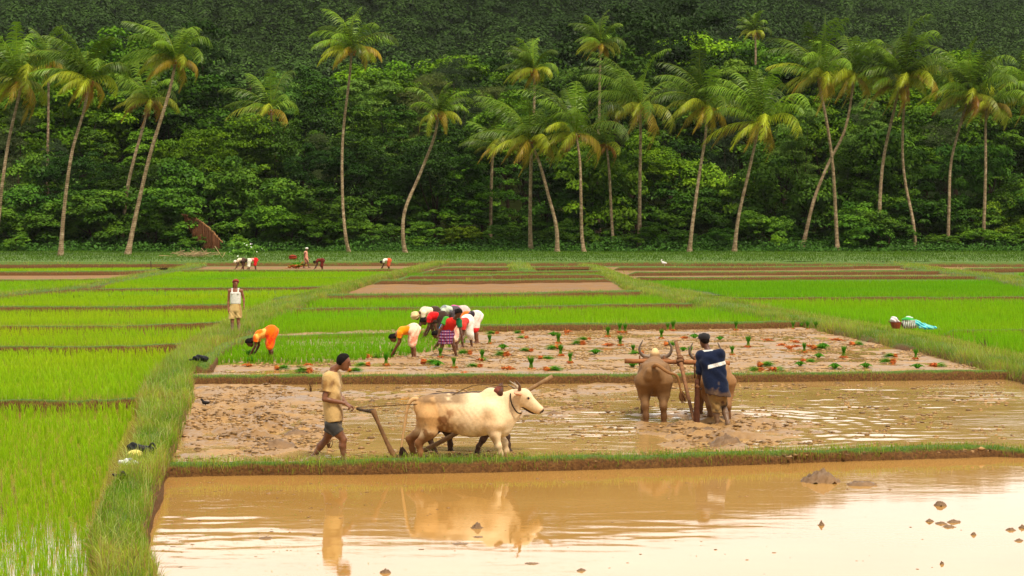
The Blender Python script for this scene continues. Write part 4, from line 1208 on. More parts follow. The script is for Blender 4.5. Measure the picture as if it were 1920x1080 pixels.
M['hair'] = flat_mat('black_hair', (0.010, 0.007, 0.006), 0.75, 0.08, 60, 0.4, 0.6, 0.004)
M['hide'] = attr_mat('short_hide', 0.7, 0.25, 30, 0.12, 0.35, 0.006)
M['horn'] = attr_mat('horn_keratin', 0.45, 0.4, 20, 0.2)
M['wood'] = attr_mat('weathered_wood', 0.8, 0.2, 14, 0.3, 0.5, 0.01)
M['cord'] = attr_mat('twisted_cord', 0.9, 0.1, 60, 0.3)

SKIN, SKIN_D, SKIN_R = (0.19, 0.072, 0.032), (0.115, 0.043, 0.020), (0.26, 0.095, 0.045)

def hand(B, wrist, d, palm_n, thumb_side, col, curl=0.5, s=1.0, fr=0.0095):
    """palm and five fingers; d points from wrist to fingertips, palm_n out of the palm"""
    d = np.array(d, float); d /= np.linalg.norm(d)
    n = np.array(palm_n, float); n -= d * np.dot(n, d); n /= np.linalg.norm(n)
    side = np.cross(d, n); side *= thumb_side
    w = np.array(wrist, float)
    B.cap(w, w + d * 0.035 * s, 0.024 * s, 0.024 * s, col, 0.02)
    for q, o in ((0, -0.026), (1, -0.009), (2, 0.009), (3, 0.026)):
        B.cap(w + d * 0.03 * s + side * o * 0.7 * s, w + d * 0.085 * s + side * o * s, 0.015 * s, 0.013 * s, col, 0.012)
        L = (0.062, 0.076, 0.082, 0.074)[q] * s
        a = w + d * 0.09 * s + side * o * s
        c1 = curl * 0.8; d1 = d * math.cos(c1) + n * math.sin(c1)
        c2 = curl * 1.9; d2 = d * math.cos(c2) + n * math.sin(c2)
        c3 = curl * 2.8; d3 = d * math.cos(c3) + n * math.sin(c3)
        p1 = a + d1 * L * 0.45; p2 = p1 + d2 * L * 0.32; p3 = p2 + d3 * L * 0.25
        B.chain([a, p1, p2, p3], [fr * 1.1 * s, fr * 1.05 * s, fr * s, fr * 0.85 * s], col, 0.004)
    t0 = w + d * 0.035 * s + side * 0.028 * s
    t1 = t0 + (d * 0.5 + side * 0.7 + n * 0.35) * 0.045 * s; t2 = t1 + (d * 0.85 + n * 0.5) * 0.034 * s
    B.chain([t0, t1, t2], [0.014 * s, 0.0115 * s, 0.009 * s], col, 0.006)

def make_head(B, c, f, u, col, s=1.0):
    f, sd, u = axes(f, u)
    R = np.stack([f, sd, u], 1)
    dark = tuple(x * 0.8 for x in col)
    B.ell(c + u * 0.018 * s, np.array((0.094, 0.076, 0.10)) * s, col, 0.02, R)
    B.ell(c + f * 0.022 * s - u * 0.055 * s, np.array((0.066, 0.056, 0.07)) * s, col, 0.03, R)     # jaw
    B.cap(c + f * 0.075 * s - u * 0.085 * s, c + f * 0.06 * s - u * 0.09 * s, 0.020 * s, 0.02 * s, col, 0.02)  # chin
    B.cap(c + f * 0.088 * s + u * 0.015 * s, c + f * 0.112 * s - u * 0.022 * s, 0.010 * s, 0.015 * s, col, 0.010)   # nose
    B.cap(c + f * 0.082 * s + u * 0.032 * s + sd * 0.03 * s, c + f * 0.082 * s + u * 0.032 * s - sd * 0.03 * s, 0.012 * s, 0.012 * s, col, 0.012)  # brow
    for q in (-1, 1):
        B.ell(c + f * 0.082 * s + u * 0.014 * s + sd * q * 0.032 * s, 0.0095 * s, (0.02, 0.012, 0.01), 0.004)
        B.ell(c - f * 0.004 * s + sd * q * 0.079 * s, np.array((0.022, 0.010, 0.032)) * s, dark, 0.006, R)
    B.cap(c + f * 0.086 * s - u * 0.050 * s + sd * 0.02 * s, c + f * 0.086 * s - u * 0.050 * s - sd * 0.02 * s, 0.009 * s, 0.009 * s, (col[0] * 0.8, col[1] * 0.45, col[2] * 0.5), 0.006)
def hair_body(c, f, u, s=1.0, line=0.035, low=-0.05, bun=0.0, puff=0.012, col=None):
    f, sd, u = axes(f, u); R = np.stack([f, sd, u], 1)
    H_ = Body()
    H_.ell(c + u * 0.026 * s - f * 0.008, (np.array((0.094, 0.078, 0.10)) + puff) * s, col, 0.02, R,
           cut=[(c + f * line * s + u * 0.04 * s, f * 1.0 - u * 0.55), (c + u * low * s, -u + f * 0.35)], fold=(0.0025, 90, tuple(sd)))
    if bun: H_.ell(c - f * (0.10 + 0.02) * s - u * 0.0, np.array((0.045, 0.05, 0.045)) * s * bun, col, 0.02)
    return H_

def figure(J, col, s=1.0, lean_w=1.0, headdir=None, hands=(0.5, 0.5), feet=True):
    """a whole body from its joints (local metres). J: pelvis chest neck head, and per side sh el wr hip kn an toe (lists of two)"""
    B = Body()
    lat = (np.array(J['sh'][1]) - np.array(J['sh'][0])); lat /= np.linalg.norm(lat)
    pel, che, nek = map(np.array, (J['pelvis'], J['chest'], J['neck']))
    fwd = np.cross(lat, che - pel); fwd /= np.linalg.norm(fwd)
    J['fwd'] = fwd; J['lat'] = lat
    for q in (-1, 1):
        B.cap(pel + lat * 0.058 * q * s, che + lat * 0.065 * q * s, 0.092 * s, 0.094 * s, col, 0.05)
    B.cap(pel, che, 0.098 * s, 0.10 * s, col, 0.05)
    B.cap(che + (nek - che) * 0.5, nek, 0.07 * s, 0.052 * s, col, 0.05)
    B.cap(nek, np.array(J['head']) - (np.array(J['head']) - nek) * 0.35, 0.052 * s, 0.05 * s, col, 0.025)
    for q in (0, 1):
        sh, el, wr = map(np.array, (J['sh'][q], J['el'][q], J['wr'][q]))
        B.cap(che + (nek - che) * 0.55, sh, 0.06 * s, 0.058 * s, col, 0.04)
        um = sh * 0.5 + el * 0.5
        B.chain([sh, um, el], [0.055 * s, 0.046 * s, 0.037 * s], col, 0.02)
        fm = el * 0.7 + wr * 0.3
        B.chain([el, fm, wr], [0.036 * s, 0.038 * s, 0.025 * s], col, 0.015)
        d = J.get('hd', [None, None])[q]
        if d is None: d = wr - el
        pn = J.get('pn', [None, None])[q]
        if pn is None: pn = -lat * (1 if q else -1) + fwd * 0.2
        hand(B, wr, d, pn, -1 if q else 1, col, hands[q], s)
        hp, kn, an = map(np.array, (J['hip'][q], J['kn'][q], J['an'][q]))
        B.cap(pel, hp, 0.10 * s, 0.092 * s, col, 0.05)
        B.chain([hp, hp * 0.5 + kn * 0.5, kn], [0.09 * s, 0.078 * s, 0.054 * s], col, 0.03)
        cb = kn * 0.68 + an * 0.32 - fwd_of_leg(hp, kn, an) * 0.014
        B.chain([kn, cb, kn * 0.3 + an * 0.7, an], [0.052 * s, 0.055 * s, 0.038 * s, 0.033 * s], col, 0.02)
        if feet:
            to = np.array(J['toe'][q]); hd = to - an; hd[2] = 0; hd /= np.linalg.norm(hd) + 1e-9
            heel = an - hd * 0.035; heel[2] = an[2] - 0.045
            B.chain([an, heel], [0.034 * s, 0.030 * s], col, 0.02)
            sdv = np.cross(hd, (0, 0, 1))
            B.chain([an, an + hd * 0.09 - V3(0, 0, 0.035), an + hd * 0.15 - V3(0, 0, 0.052)], [0.034 * s, 0.030 * s, 0.024 * s], col, 0.02)
            for t in range(5):
                o = (t - 2) * 0.016
                B.cap(an + hd * 0.15 + sdv * o - V3(0, 0, 0.052), an + hd * (0.185 - abs(t - 1) * 0.006) + sdv * o * 1.15 - V3(0, 0, 0.056), 0.011, 0.009, col, 0.008)
    f, u = headdir if headdir else (fwd, nek * 0 + (np.array(J['head']) - nek))
    make_head(B, np.array(J['head']), f, u, col, s)
    return B
def fwd_of_leg(hp, kn, an):
    m = kn - (hp + an) / 2
    L = np.linalg.norm(m)
    return m / L if L > 0.01 else V3(0, 0, 0)

# ------------------------------------------------------------------ oxen
CREAM, TAN, MUDDY, BROWN = lin(236, 208, 166), lin(188, 138, 78), lin(128, 84, 48), lin(92, 52, 30)
def ox_body(pose, wide=1.0, deep=1.0, head=(0.88, 0.0, 0.97), hump=0.13):
    B = Body(); W = wide
    # trunk: deep chest, ribcage, belly rising to the flank, broad bony rump
    B.cap((-0.50, 0, 0.77), (-0.28, 0, 0.73), 0.215, 0.25, None, 0.08, flat=((0, 1, 0), 1.0 * W))
    B.cap((-0.28, 0, 0.71), (0.12, 0, 0.675), 0.27 * deep, 0.305 * deep, None, 0.1, flat=((0, 1, 0), 0.92 * W), fold=(0.0035, 62, (1, 0, 0.25)))
    B.cap((0.12, 0, 0.68), (0.45, 0, 0.66), 0.30, 0.27, None, 0.1, flat=((0, 1, 0), 0.80 * W))
    B.cap((-0.62, 0, 0.84), (0.30, 0, 0.91), 0.10, 0.10, None, 0.07)                 # spine
    for q in (-1, 1):
        B.cap((-0.42, 0.15 * q * W, 0.90), (-0.52, 0.12 * q * W, 0.88), 0.062, 0.06, None, 0.03)   # hip bone
        B.cap((-0.70, 0.07 * q, 0.84), (-0.66, 0.08 * q, 0.76), 0.055, 0.08, None, 0.035)            # pin bone
        B.cap((0.40, 0.15 * q * W, 0.78), (0.50, 0.16 * q * W, 0.58), 0.12, 0.12, None, 0.07)      # shoulder
    B.cap((0.56, 0, 0.62), (0.58, 0, 0.47), 0.17, 0.11, None, 0.08)                   # brisket
    if hump: B.ell((0.41, 0, 0.97), (0.15, 0.085, hump), None, 0.06)
    hx = np.array(head)
    B.cap((0.46, 0, 0.78), hx + V3(-0.14, 0, -0.02), 0.20, 0.125, None, 0.08, flat=((0, 1, 0), 0.72))      # neck
    B.cap((0.58, 0, 0.60), hx + V3(-0.10, 0, -0.14), 0.13, 0.075, None, 0.07, flat=((0, 1, 0), 0.6))
    B.cap((0.62, 0, 0.46), hx + V3(-0.04, 0, -0.26), 0.055, 0.03, None, 0.05, flat=((0, 1, 0), 0.5))       # dewlap
    ang = pose.get('head', -34); ca, sa = math.cos(math.radians(ang)), math.sin(math.radians(ang))
    d = V3(ca, 0, sa); u = V3(-sa, 0, ca)
    B.ell(hx + u * 0.01, (0.125, 0.095, 0.105), None, 0.05)
    B.cap(hx + u * 0.02, hx + d * 0.30 - u * 0.01, 0.092, 0.060, None, 0.04)
    B.cap(hx - u * 0.06 - d * 0.02, hx + d * 0.27 - u * 0.06, 0.078, 0.045, None, 0.04)                    # jaw
    for q in (-1, 1):
        B.ell(hx + d * 0.07 + u * 0.045 + V3(0, 0.072 * q, 0), (0.035, 0.022, 0.024), None, 0.02)              # brow
        B.ell(hx + d * 0.085 + u * 0.030 + V3(0, 0.088 * q, 0), (0.017, 0.009, 0.013), (0.012, 0.008, 0.008), 0.004)   # eye
    B.cap(hx + d * 0.335 - u * 0.005, hx + d * 0.325 - u * 0.045, 0.050, 0.042, pose.get('nose', (0.07, 0.035, 0.028)), 0.02)
    for q in (-1, 1):
        B.ell(hx + d * 0.372 + V3(0, 0.022 * q, 0) + u * 0.01, (0.010, 0.010, 0.010), (0.01, 0.006, 0.006), 0.004)
    for key in ('fn', 'ff', 'hn', 'hf'):
        pts = [np.array(p, float) for p in pose[key]]
        if key[0] == 'h':
            B.chain(pts[:5], pose.get('hr', [0.185, 0.115, 0.052, 0.040, 0.038]), None, 0.045)
            B.ell(pts[2] + V3(-0.012, 0, 0.01), (0.052, 0.040, 0.055), None, 0.02)
        else:
            B.chain(pts[:5], [0.125, 0.082, 0.047, 0.036, 0.036], None, 0.045)
            B.ell(pts[2], (0.050, 0.045, 0.052), None, 0.02)
        f = pts[4]
        B.cap(f, f + V3(0.03, 0, -0.045), 0.046, 0.056, (0.05, 0.03, 0.02), 0.015)
    return B, hx, d, u
FACE = []
def face_paint(V, C):
    hx, d, u = FACE
    for c, r, col in [(hx + d * 0.372 - u * 0.012, 0.062, (0.045, 0.022, 0.018))] + [(hx + d * 0.085 + u * 0.034 + V3(0, q * 0.092, 0), 0.024, (0.012, 0.008, 0.008)) for q in (-1, 1)] + \
                     [(hx + d * 0.31 - u * 0.085, 0.03, (0.25, 0.14, 0.09))]:
        m = np.clip((r - np.linalg.norm(V - c, axis=1)) / (r * 0.25), 0, 1)[:, None]
        C = C * (1 - m) + np.array(col)[None] * m
    return C
def ox_parts(t, hx, d, u, earcol, horns, tail, tuft, tailcol, tcol=(0.035, 0.02, 0.014)):
    for q in (-1, 1):
        E = Body(); a = hx + V3(-0.03, 0.085 * q, 0.05)
        tip = a + V3(-0.07, 0.17 * q, 0.015)
        E.chain([a, (a + tip) / 2, tip], [0.026, 0.058, 0.014], earcol, 0.02, flat=((0.3, 0, 1), 0.45))
        body_obj('ear', E, 0.009, M['hide'], t, earcol)
    for pts, r, c in horns:
        sp = spline(pts, 12)
        V, F, C = tube(sp, np.linspace(r, r * 0.18, 12) * (1 + 0.05 * np.sin(np.arange(12) * 2)), 10, col=c)
        k = np.clip((np.arange(len(V)) // 10) / 12.0, 0, 1)[:, None]
        C = C * (1 - k * 0.55)
        link('horn', mesh_np('horn', V, F, C, smooth=True), M['horn'], t)
    sp = spline(tail, 20)
    V, F, C = tube(sp, np.linspace(0.034, 0.013, 20), 8, col=tailcol)
    to = link('tail', mesh_np('tail', V, F, C, smooth=True), M['hide'], t)
    rg = np.random.default_rng(4); parts = []
    e = sp[-1]; dirv = np.array(tuft, float)
    for k in range(46):
        j = rg.normal(size=3) * 0.018
        m = e + dirv * 0.5 + j * 1.6
        parts.append(tube(spline([sp[-3] + j * 0.4, m, e + dirv + j * 1.0], 5), [0.006, 0.008, 0.006, 0.004, 0.001], 4, col=tcol))
    V, F, C = merge(parts)
    link('tail_tuft', mesh_np('tail_tuft', V, F, C), M['cord'], to)

# white ox, seen from its right side, walking to the right
pose = {'head': -36,
        'hn': [(-0.50, -0.13, 0.66), (-0.50, -0.15, 0.46), (-0.665, -0.14, 0.27), (-0.635, -0.14, 0.12), (-0.62, -0.14, 0.02)],
        'hf': [(-0.56, 0.12, 0.62), (-0.62, 0.14, 0.45), (-0.83, 0.14, 0.30), (-0.79, 0.14, 0.14), (-0.78, 0.14, 0.02)],
        'fn': [(0.42, -0.15, 0.56), (0.47, -0.15, 0.42), (0.52, -0.14, 0.24), (0.555, -0.14, 0.13), (0.57, -0.14, 0.03)],
        'ff': [(0.42, 0.13, 0.56), (0.50, 0.14, 0.42), (0.60, 0.13, 0.26), (0.63, 0.13, 0.13), (0.61, 0.13, 0.03)]}
def white_cols(V, C):
    x, y, z = V[:, 0], V[:, 1], V[:, 2]
    n = fbm(x * 3 + y, z * 3 + 5, 4, 12); n2 = fbm(x * 9, z * 9 + y * 3, 3, 44); n3_ = fbm(x * 2 + 3, z * 2, 3, 71)
    base = np.array(CREAM)[None] * (0.80 + 0.30 * n3_[:, None])
    base = base * (1 - 0.35 * np.clip((n - 0.45) * 3, 0, 1)[:, None] * (1 - np.array(lin(214, 178, 126))[None]))
    def lay(c, m):
        nonlocal base
        m = np.clip(m, 0, 1)[:, None]; base = base * (1 - m) + np.array(c)[None] * m
    rear = np.clip((0.10 - x) / 0.35, 0, 1)
    lay(TAN, rear * np.clip((n - 0.2) * 3.2, 0, 1) * 0.85)
    lay(lin(128, 98, 66), np.clip((z - 0.85) / 0.05, 0, 1) * np.clip((0.12 - x) / 0.2, 0, 1) * np.clip((n2 - 0.05) * 3, 0, 1) * 0.85)
    lay(lin(128, 80, 42), rear * np.clip((n2 - 0.54) * 9, 0, 1) * np.clip((0.92 - z) * 5, 0, 1) * 0.85)
    lay(lin(186, 138, 84), np.clip((x + 0.6) * -4, 0, 1) * 0.6)
    lay(MUDDY, np.clip((0.42 + 0.10 * (n3_ - 0.5) - z) / 0.10, 0, 1) * np.clip((0.35 - x) / 0.2 + (0.30 - z) * 6, 0, 1))
    lay(lin(150, 105, 62), np.clip((0.50 - z) / 0.1, 0, 1) * np.clip(n2 * 2 - 0.6, 0, 1) * (x < 0.75) * 0.7)
    lay(BROWN, np.clip((0.12 - z) / 0.06, 0, 1) * 0.9)
    return face_paint(V, base)
WO = P(870, 861)
t = thing('plough_ox', 'white humped ox with mud stained rump, pulling the plough rightwards', 'ox', (WO[0], WO[1], -0.02), math.radians(-3), 'plough oxen')
B, hx, d, u = ox_body(pose); FACE[:] = [hx, d, u]
body_obj('body', B, 0.0125, M['hide'], t, (0.5, 0.4, 0.3), white_cols)
h0 = hx + V3(-0.045, 0, 0.10)
ox_parts(t, hx, d, u, lin(205, 150, 115),
         [([h0 + V3(0, -0.05, 0), h0 + V3(0.0, -0.10, 0.07), h0 + V3(-0.05, -0.11, 0.15)], 0.030, (0.16, 0.08, 0.04)),
          ([h0 + V3(0, 0.05, 0), h0 + V3(-0.06, 0.09, 0.05), h0 + V3(-0.16, 0.10, 0.12)], 0.030, (0.5, 0.36, 0.22))],
         [(-0.69, 0, 0.91), (-0.76, -0.02, 0.92), (-0.84, -0.03, 0.82), (-0.885, -0.03, 0.56), (-0.93, -0.02, 0.26), (-0.945, -0.02, 0.16)], (0.05, 0, -0.15), lin(200, 160, 110))
# rope halter
V, F, C = tube(spline([(0.70, -0.10, 1.02), (0.72, -0.145, 0.88), (0.80, -0.10, 0.74), (0.86, 0.0, 0.72), (0.80, 0.10, 0.74), (0.72, 0.13, 0.9), (0.70, 0.08, 1.02)], 24), 0.011, 6, col=(0.05, 0.03, 0.02))
link('halter', mesh_np('halter', V, F, C), M['cord'], t)

# dark ox beyond it
pose2 = {'head': -40, 'nose': (0.06, 0.02, 0.015),
         'hn': [(-0.50, -0.13, 0.66), (-0.48, -0.14, 0.46), (-0.60, -0.14, 0.27), (-0.53, -0.14, 0.12), (-0.50, -0.14, 0.02)],
         'hf': [(-0.50, 0.13, 0.66), (-0.40, 0.14, 0.46), (-0.30, 0.14, 0.27), (-0.28, 0.14, 0.12), (-0.28, 0.14, 0.02)],
         'fn': [(0.42, -0.13, 0.56), (0.36, -0.14, 0.40), (0.27, -0.14, 0.24), (0.20, -0.14, 0.13), (0.17, -0.14, 0.03)],
         'ff': [(0.45, 0.13, 0.56), (0.55, 0.14, 0.42), (0.64, 0.13, 0.26), (0.66, 0.13, 0.13), (0.67, 0.13, 0.03)]}
def dark_cols(V, C):
    n = fbm(V[:, 0] * 4, V[:, 2] * 4 + V[:, 1], 3, 9)[:, None]
    b = np.array((0.075, 0.028, 0.014))[None] * (1 - n) + np.array((0.15, 0.062, 0.03))[None] * n
    return np.where((C.mean(1) < 0.08)[:, None], C * 0.6, b)
t = thing('plough_ox', 'dark brown ox mostly hidden beyond the white one, same plough team', 'ox', (WO[0] + 0.02, WO[1] + 0.85, -0.02), math.radians(-3), 'plough oxen')
t.scale = (0.96, 0.96, 0.94)
B, hx2, d2, u2 = ox_body(pose2, head=(0.86, 0, 0.93)); FACE[:] = [hx2, d2, u2]
body_obj('body', B, 0.016, M['hide'], t, (0.1, 0.05, 0.03), dark_cols)
h0 = hx2 + V3(-0.045, 0, 0.09)
ox_parts(t, hx2, d2, u2, (0.12, 0.05, 0.03), [([h0 + V3(0, -0.05, 0), h0 + V3(-0.05, -0.1, 0.07), h0 + V3(-0.14, -0.11, 0.12)], 0.03, (0.3, 0.2, 0.12)),
         ([h0 + V3(0, 0.05, 0), h0 + V3(-0.02, 0.1, 0.08), h0 + V3(-0.06, 0.12, 0.15)], 0.03, (0.3, 0.2, 0.12))],
         [(-0.69, 0, 0.91), (-0.78, 0, 0.85), (-0.80, 0, 0.5), (-0.79, 0, 0.3)], (0.0, 0, -0.15), (0.08, 0.04, 0.02))

def woodpart(name, pts, r, t, n=14, sides=9, col=lin(120, 88, 58), taper=None, flat=None):
    sp = spline(pts, n) if len(pts) > 2 else np.linspace(pts[0], pts[1], n)
    rs = np.interp(np.linspace(0, 1, n), np.linspace(0, 1, len(r)), r) if not isinstance(r, float) else np.full(n, r)
    rs = rs * (1 + 0.05 * np.sin(np.arange(n) * 1.9))
    V, F, C = tube(sp, rs, sides, col=col)
    C = C * (0.75 + 0.5 * fbm(V[:, 0] * 6 + V[:, 1], V[:, 2] * 6, 3, 3)[:, None])
    return link(name, mesh_np(name, V, F, C, smooth=True), M['wood'], t)
# plough of the white ox: stilt, grip, share and long beam between the animals
PLO = P(755, 862) + V3(0, 0.25, 0)
def pl(px, py, dy=0.0):
    q = PD(px, py, PLO[1] + dy) - PLO
    return q
t = thing('plough', 'wooden plough with curved stilt held by the khaki shirted man', 'plough', PLO)
woodpart('stilt', [pl(699, 768), pl(708, 790), pl(722, 822), pl(736, 850), pl(748, 866), pl(775, 872)], [0.048, 0.029, 0.031, 0.042, 0.055, 0.040], t)
woodpart('grip', [pl(668, 766, -0.02), pl(684, 770), pl(702, 771)], [0.018, 0.022, 0.040], t, col=lin(70, 55, 45))
woodpart('beam', [pl(752, 866, 0.0), pl(846, 818, 0.25), pl(940, 762, 0.45), pl(1036, 705, 0.5)], [0.040, 0.036, 0.032, 0.030], t, col=lin(140, 108, 74))
woodpart('share', [pl(742, 860), pl(770, 866), pl(800, 872)], [0.06, 0.07, 0.02], t, col=lin(88, 60, 40))
YK = WO + V3(0, 0, 0)
t = thing('yoke', 'wooden yoke with red cloth pad across both necks, behind the hump', 'yoke', (YK[0] + 0.545, YK[1] + 0.4, 1.0))
woodpart('crossbar', [(0, -0.52, 0.0), (0, 0, 0.05), (0, 0.62, 0.0)], 0.042, t, col=lin(84, 52, 36))
for q in (-0.22, 0.18): woodpart('yoke_pin', [(0.02, q, 0.10), (0.06, q, -0.32)], 0.014, t, 6, 7, lin(96, 64, 44))
Pd = Body(); Pd.cap((-0.05, -0.47, 0.03), (-0.02, -0.30, 0.06), 0.045, 0.04, (0.16, 0.035, 0.02), 0.03, fold=(0.008, 60, (0, 1, 0.3)))
Pd.cap((-0.02, -0.48, 0.0), (0.02, -0.50, -0.10), 0.03, 0.02, (0.05, 0.03, 0.02), 0.02)
body_obj('pad', Pd, 0.01, M['cloth'], t, (0.2, 0.05, 0.03))
# guide line from the ploughman's hand to the ox
t = tag(link('rope', (lambda a: mesh_np('rope', a[0], a[1], a[2]))(tube(spline([(0, 0, 0), (0.6, 0.05, 0.03), (1.2, 0.08, 0.08), (1.75, 0.1, 0.32), (2.25, 0.1, 0.30)], 20), 0.008, 5, col=(0.12, 0.07, 0.03))),
        M['cord'], None, PD(668, 764, WO[1] - 0.15)), 'thin guide rope running from the ploughman hand to the white ox', 'rope')

# second team, walking away from the camera
def muddy_cols(c1, c2, cream_hump):
    def fn(V, C):
        return face_paint(V, inner(V, C))
    def inner(V, C):
        x, y, z = V[:, 0], V[:, 1], V[:, 2]
        n = fbm(x * 3.5 + y * 2, z * 3.5, 4, 19)[:, None]
        b = np.array(c1)[None] * (1 - n) + np.array(c2)[None] * n
        low = np.clip((0.40 + 0.15 * (n[:, 0] - 0.5) - z) / 0.25, 0, 1)[:, None]
        b = b * (1 - low * 0.75) + np.array(lin(96, 62, 36))[None] * low * 0.75
        hm = (np.clip((z - cream_hump[0]) / 0.05, 0, 1) * np.clip((x - cream_hump[1]) / 0.1, 0, 1))[:, None]
        b = b * (1 - hm) + np.array(lin(226, 186, 132))[None] * hm
        return np.where((C.mean(1) < 0.06)[:, None], C, b)
    return fn
pose3 = {'head': -50, 'hr': [0.17, 0.100, 0.055, 0.044, 0.042],
         'hn': [(-0.52, -0.15, 0.66), (-0.50, -0.16, 0.46), (-0.64, -0.16, 0.28), (-0.61, -0.17, 0.12), (-0.60, -0.17, 0.02)],
         'hf': [(-0.52, 0.15, 0.66), (-0.46, 0.15, 0.46), (-0.58, 0.13, 0.28), (-0.60, 0.12, 0.12), (-0.60, 0.12, 0.02)],
         'fn': [(0.42, -0.15, 0.56), (0.44, -0.16, 0.40), (0.42, -0.15, 0.24), (0.38, -0.15, 0.13), (0.38, -0.15, 0.03)],
         'ff': [(0.42, 0.15, 0.56), (0.48, 0.17, 0.42), (0.52, 0.19, 0.26), (0.50, 0.20, 0.13), (0.50, 0.20, 0.03)]}
def horns_wide(hx, sc=1.0):
    out = []
    for q in (-1, 1):
        a = hx + V3(-0.03, 0.07 * q, 0.09)
        out.append(([a, a + V3(-0.02, 0.17 * q, 0.04) * sc, a + V3(-0.05, 0.24 * q, 0.17) * sc, a + V3(-0.04, 0.17 * q, 0.34) * sc], 0.046, (0.22, 0.15, 0.10)))
    return out
O1 = P(1233, 792) + V3(0, 0.72, 0)
t = thing('plough_ox', 'mud coated brown ox seen from behind, left of the man in navy, tail swung right', 'ox', (O1[0], O1[1], -0.03), math.radians(84), 'plough oxen')
t.scale = (1.1, 1.1, 1.12)
B, hx3, d3, u3 = ox_body(pose3, wide=1.04, deep=0.94, head=(0.86, 0, 0.86), hump=0.17); FACE[:] = [hx3, d3, u3]
body_obj('body', B, 0.014, M['hide'], t, (0.2, 0.12, 0.06), muddy_cols(lin(104, 74, 42), lin(140, 102, 62), (1.03, 0.2)))
ox_parts(t, hx3, d3, u3, lin(120, 80, 50), horns_wide(hx3, 0.85),
         [(-0.69, 0, 0.92), (-0.80, -0.06, 0.95), (-0.84, -0.24, 0.84), (-0.80, -0.38, 0.78), (-0.78, -0.43, 0.60), (-0.78, -0.46, 0.46)], (0.0, -0.03, -0.07), lin(140, 98, 56), lin(104, 70, 42))
O2 = P(1350, 792) + V3(0, 0.80, 0)
t = thing('plough_ox', 'pale backed muddy ox half hidden behind the man in navy', 'ox', (O2[0], O2[1], -0.03), math.radians(88), 'plough oxen')
t.scale = (1.08, 1.08, 1.08)
B, hx4, d4, u4 = ox_body(pose3, wide=1.02, deep=0.94, head=(0.86, 0.10, 0.86), hump=0.15); FACE[:] = [hx4, d4, u4]
body_obj('body', B, 0.016, M['hide'], t, (0.2, 0.12, 0.06), muddy_cols(lin(124, 86, 50), lin(160, 116, 72), (0.94, -0.2)))
ox_parts(t, hx4, d4, u4, lin(70, 46, 34), horns_wide(hx4, 0.85),
         [(-0.69, 0, 0.92), (-0.77, 0.0, 0.90), (-0.80, 0.03, 0.7), (-0.78, 0.05, 0.45)], (0.0, 0.0, -0.16), lin(70, 48, 34))
PL2 = P(1306, 797)
t = thing('plough', 'muddy plough held by the man in navy, its post upright in the mud', 'plough', PL2)
woodpart('stilt', [(0, 0, -0.1), (0.0, 0.0, 0.2), (0.005, -0.01, 0.5), (0.0, 0.0, 0.80)], [0.065, 0.055, 0.045, 0.035], t, col=lin(84, 48, 30))
woodpart('grip', [(-0.02, -0.03, 0.70), (0.03, -0.02, 0.66)], [0.035, 0.03], t, 6, 8, lin(120, 80, 50))
b0 = V3(-0.02, 0.12, 0.02); b1 = np.array((O1[0] + 0.53, O1[1] + 0.62, 1.00)) - PL2
b2 = b0 + (b1 - b0) * 1.32
woodpart('beam', [b0, (b0 + b1) / 2 + V3(0, 0, -0.03), b1, b2], [0.030, 0.034, 0.040, 0.036], t, col=lin(128, 88, 58))
woodpart('share', [(-0.12, 0.25, -0.06), (0.0, 0.0, -0.05), (0.06, -0.1, 0.0)], [0.03, 0.07, 0.05], t, col=lin(74, 44, 28))
t = thing('yoke', 'wooden yoke pole joining the two oxen seen from behind', 'yoke', (O1[0] + 0.5, O1[1] + 0.62, 0.97))
woodpart('crossbar', [(-1.0, 0.0, 0.02), (0, 0, 0.0), (0.95, 0.0, -0.02)], 0.045, t, col=lin(146, 96, 60))
for q in (-0.72, -0.27, 0.30, 0.78): woodpart('yoke_pin', [(q, 0.02, 0.12), (q, -0.02, -0.30)], 0.016, t, 6, 7, lin(110, 72, 46))
Lb = Body(); Lb.ell((0.03, -0.03, 0.02), (0.07, 0.08, 0.11), (0.20, 0.10, 0.05), 0.02, fold=(0.010, 90, (0, 0.3, 1)))
body_obj('lashing', Lb, 0.009, M['cord'], t, (0.2, 0.1, 0.05))

# ------------------------------------------------------------------ people
def local(px, py, s, ox, oy, y=0.0):
    """photo pixel -> local metres of a figure whose feet stand at pixel (ox, oy), s pixels per metre"""
    return np.array(((px - ox) / s, y, (oy - py) / s))
def cloth(name, body, vox, t, col, colfn=None, mat=None):
    return body_obj(name, body, vox, mat or M['cloth'], t, col, colfn)
def stain(c1, c2, scale=5.0, thr=0.45, sharp=5, zfade=None, seed=3):
    def fn(V, C):
        n = fbm(V[:, 0] * scale + V[:, 1] * 2, V[:, 2] * scale, 4, seed)
        m = np.clip((n - thr) * sharp, 0, 1)
        if zfade: m = np.clip(m + np.clip((zfade[0] - V[:, 2]) / zfade[1], 0, 1), 0, 1)
        return np.array(c1)[None] * (1 - m[:, None]) + np.array(c2)[None] * m[:, None]
    return fn
def skin_cols(base, mud=None, mz=0.35):
    def fn(V, C):
        n = fbm(V[:, 0] * 14 + V[:, 1] * 9, V[:, 2] * 12, 3, 8)[:, None]
        out = C * (0.85 + 0.3 * n)
        if mud is not None:
            m = np.clip((mz - V[:, 2]) / 0.12 + (n[:, 0] - 0.5) * 2, 0, 1)[:, None] * 0.75
            out = out * (1 - m) + np.array(mud)[None] * m
        return out
    return fn

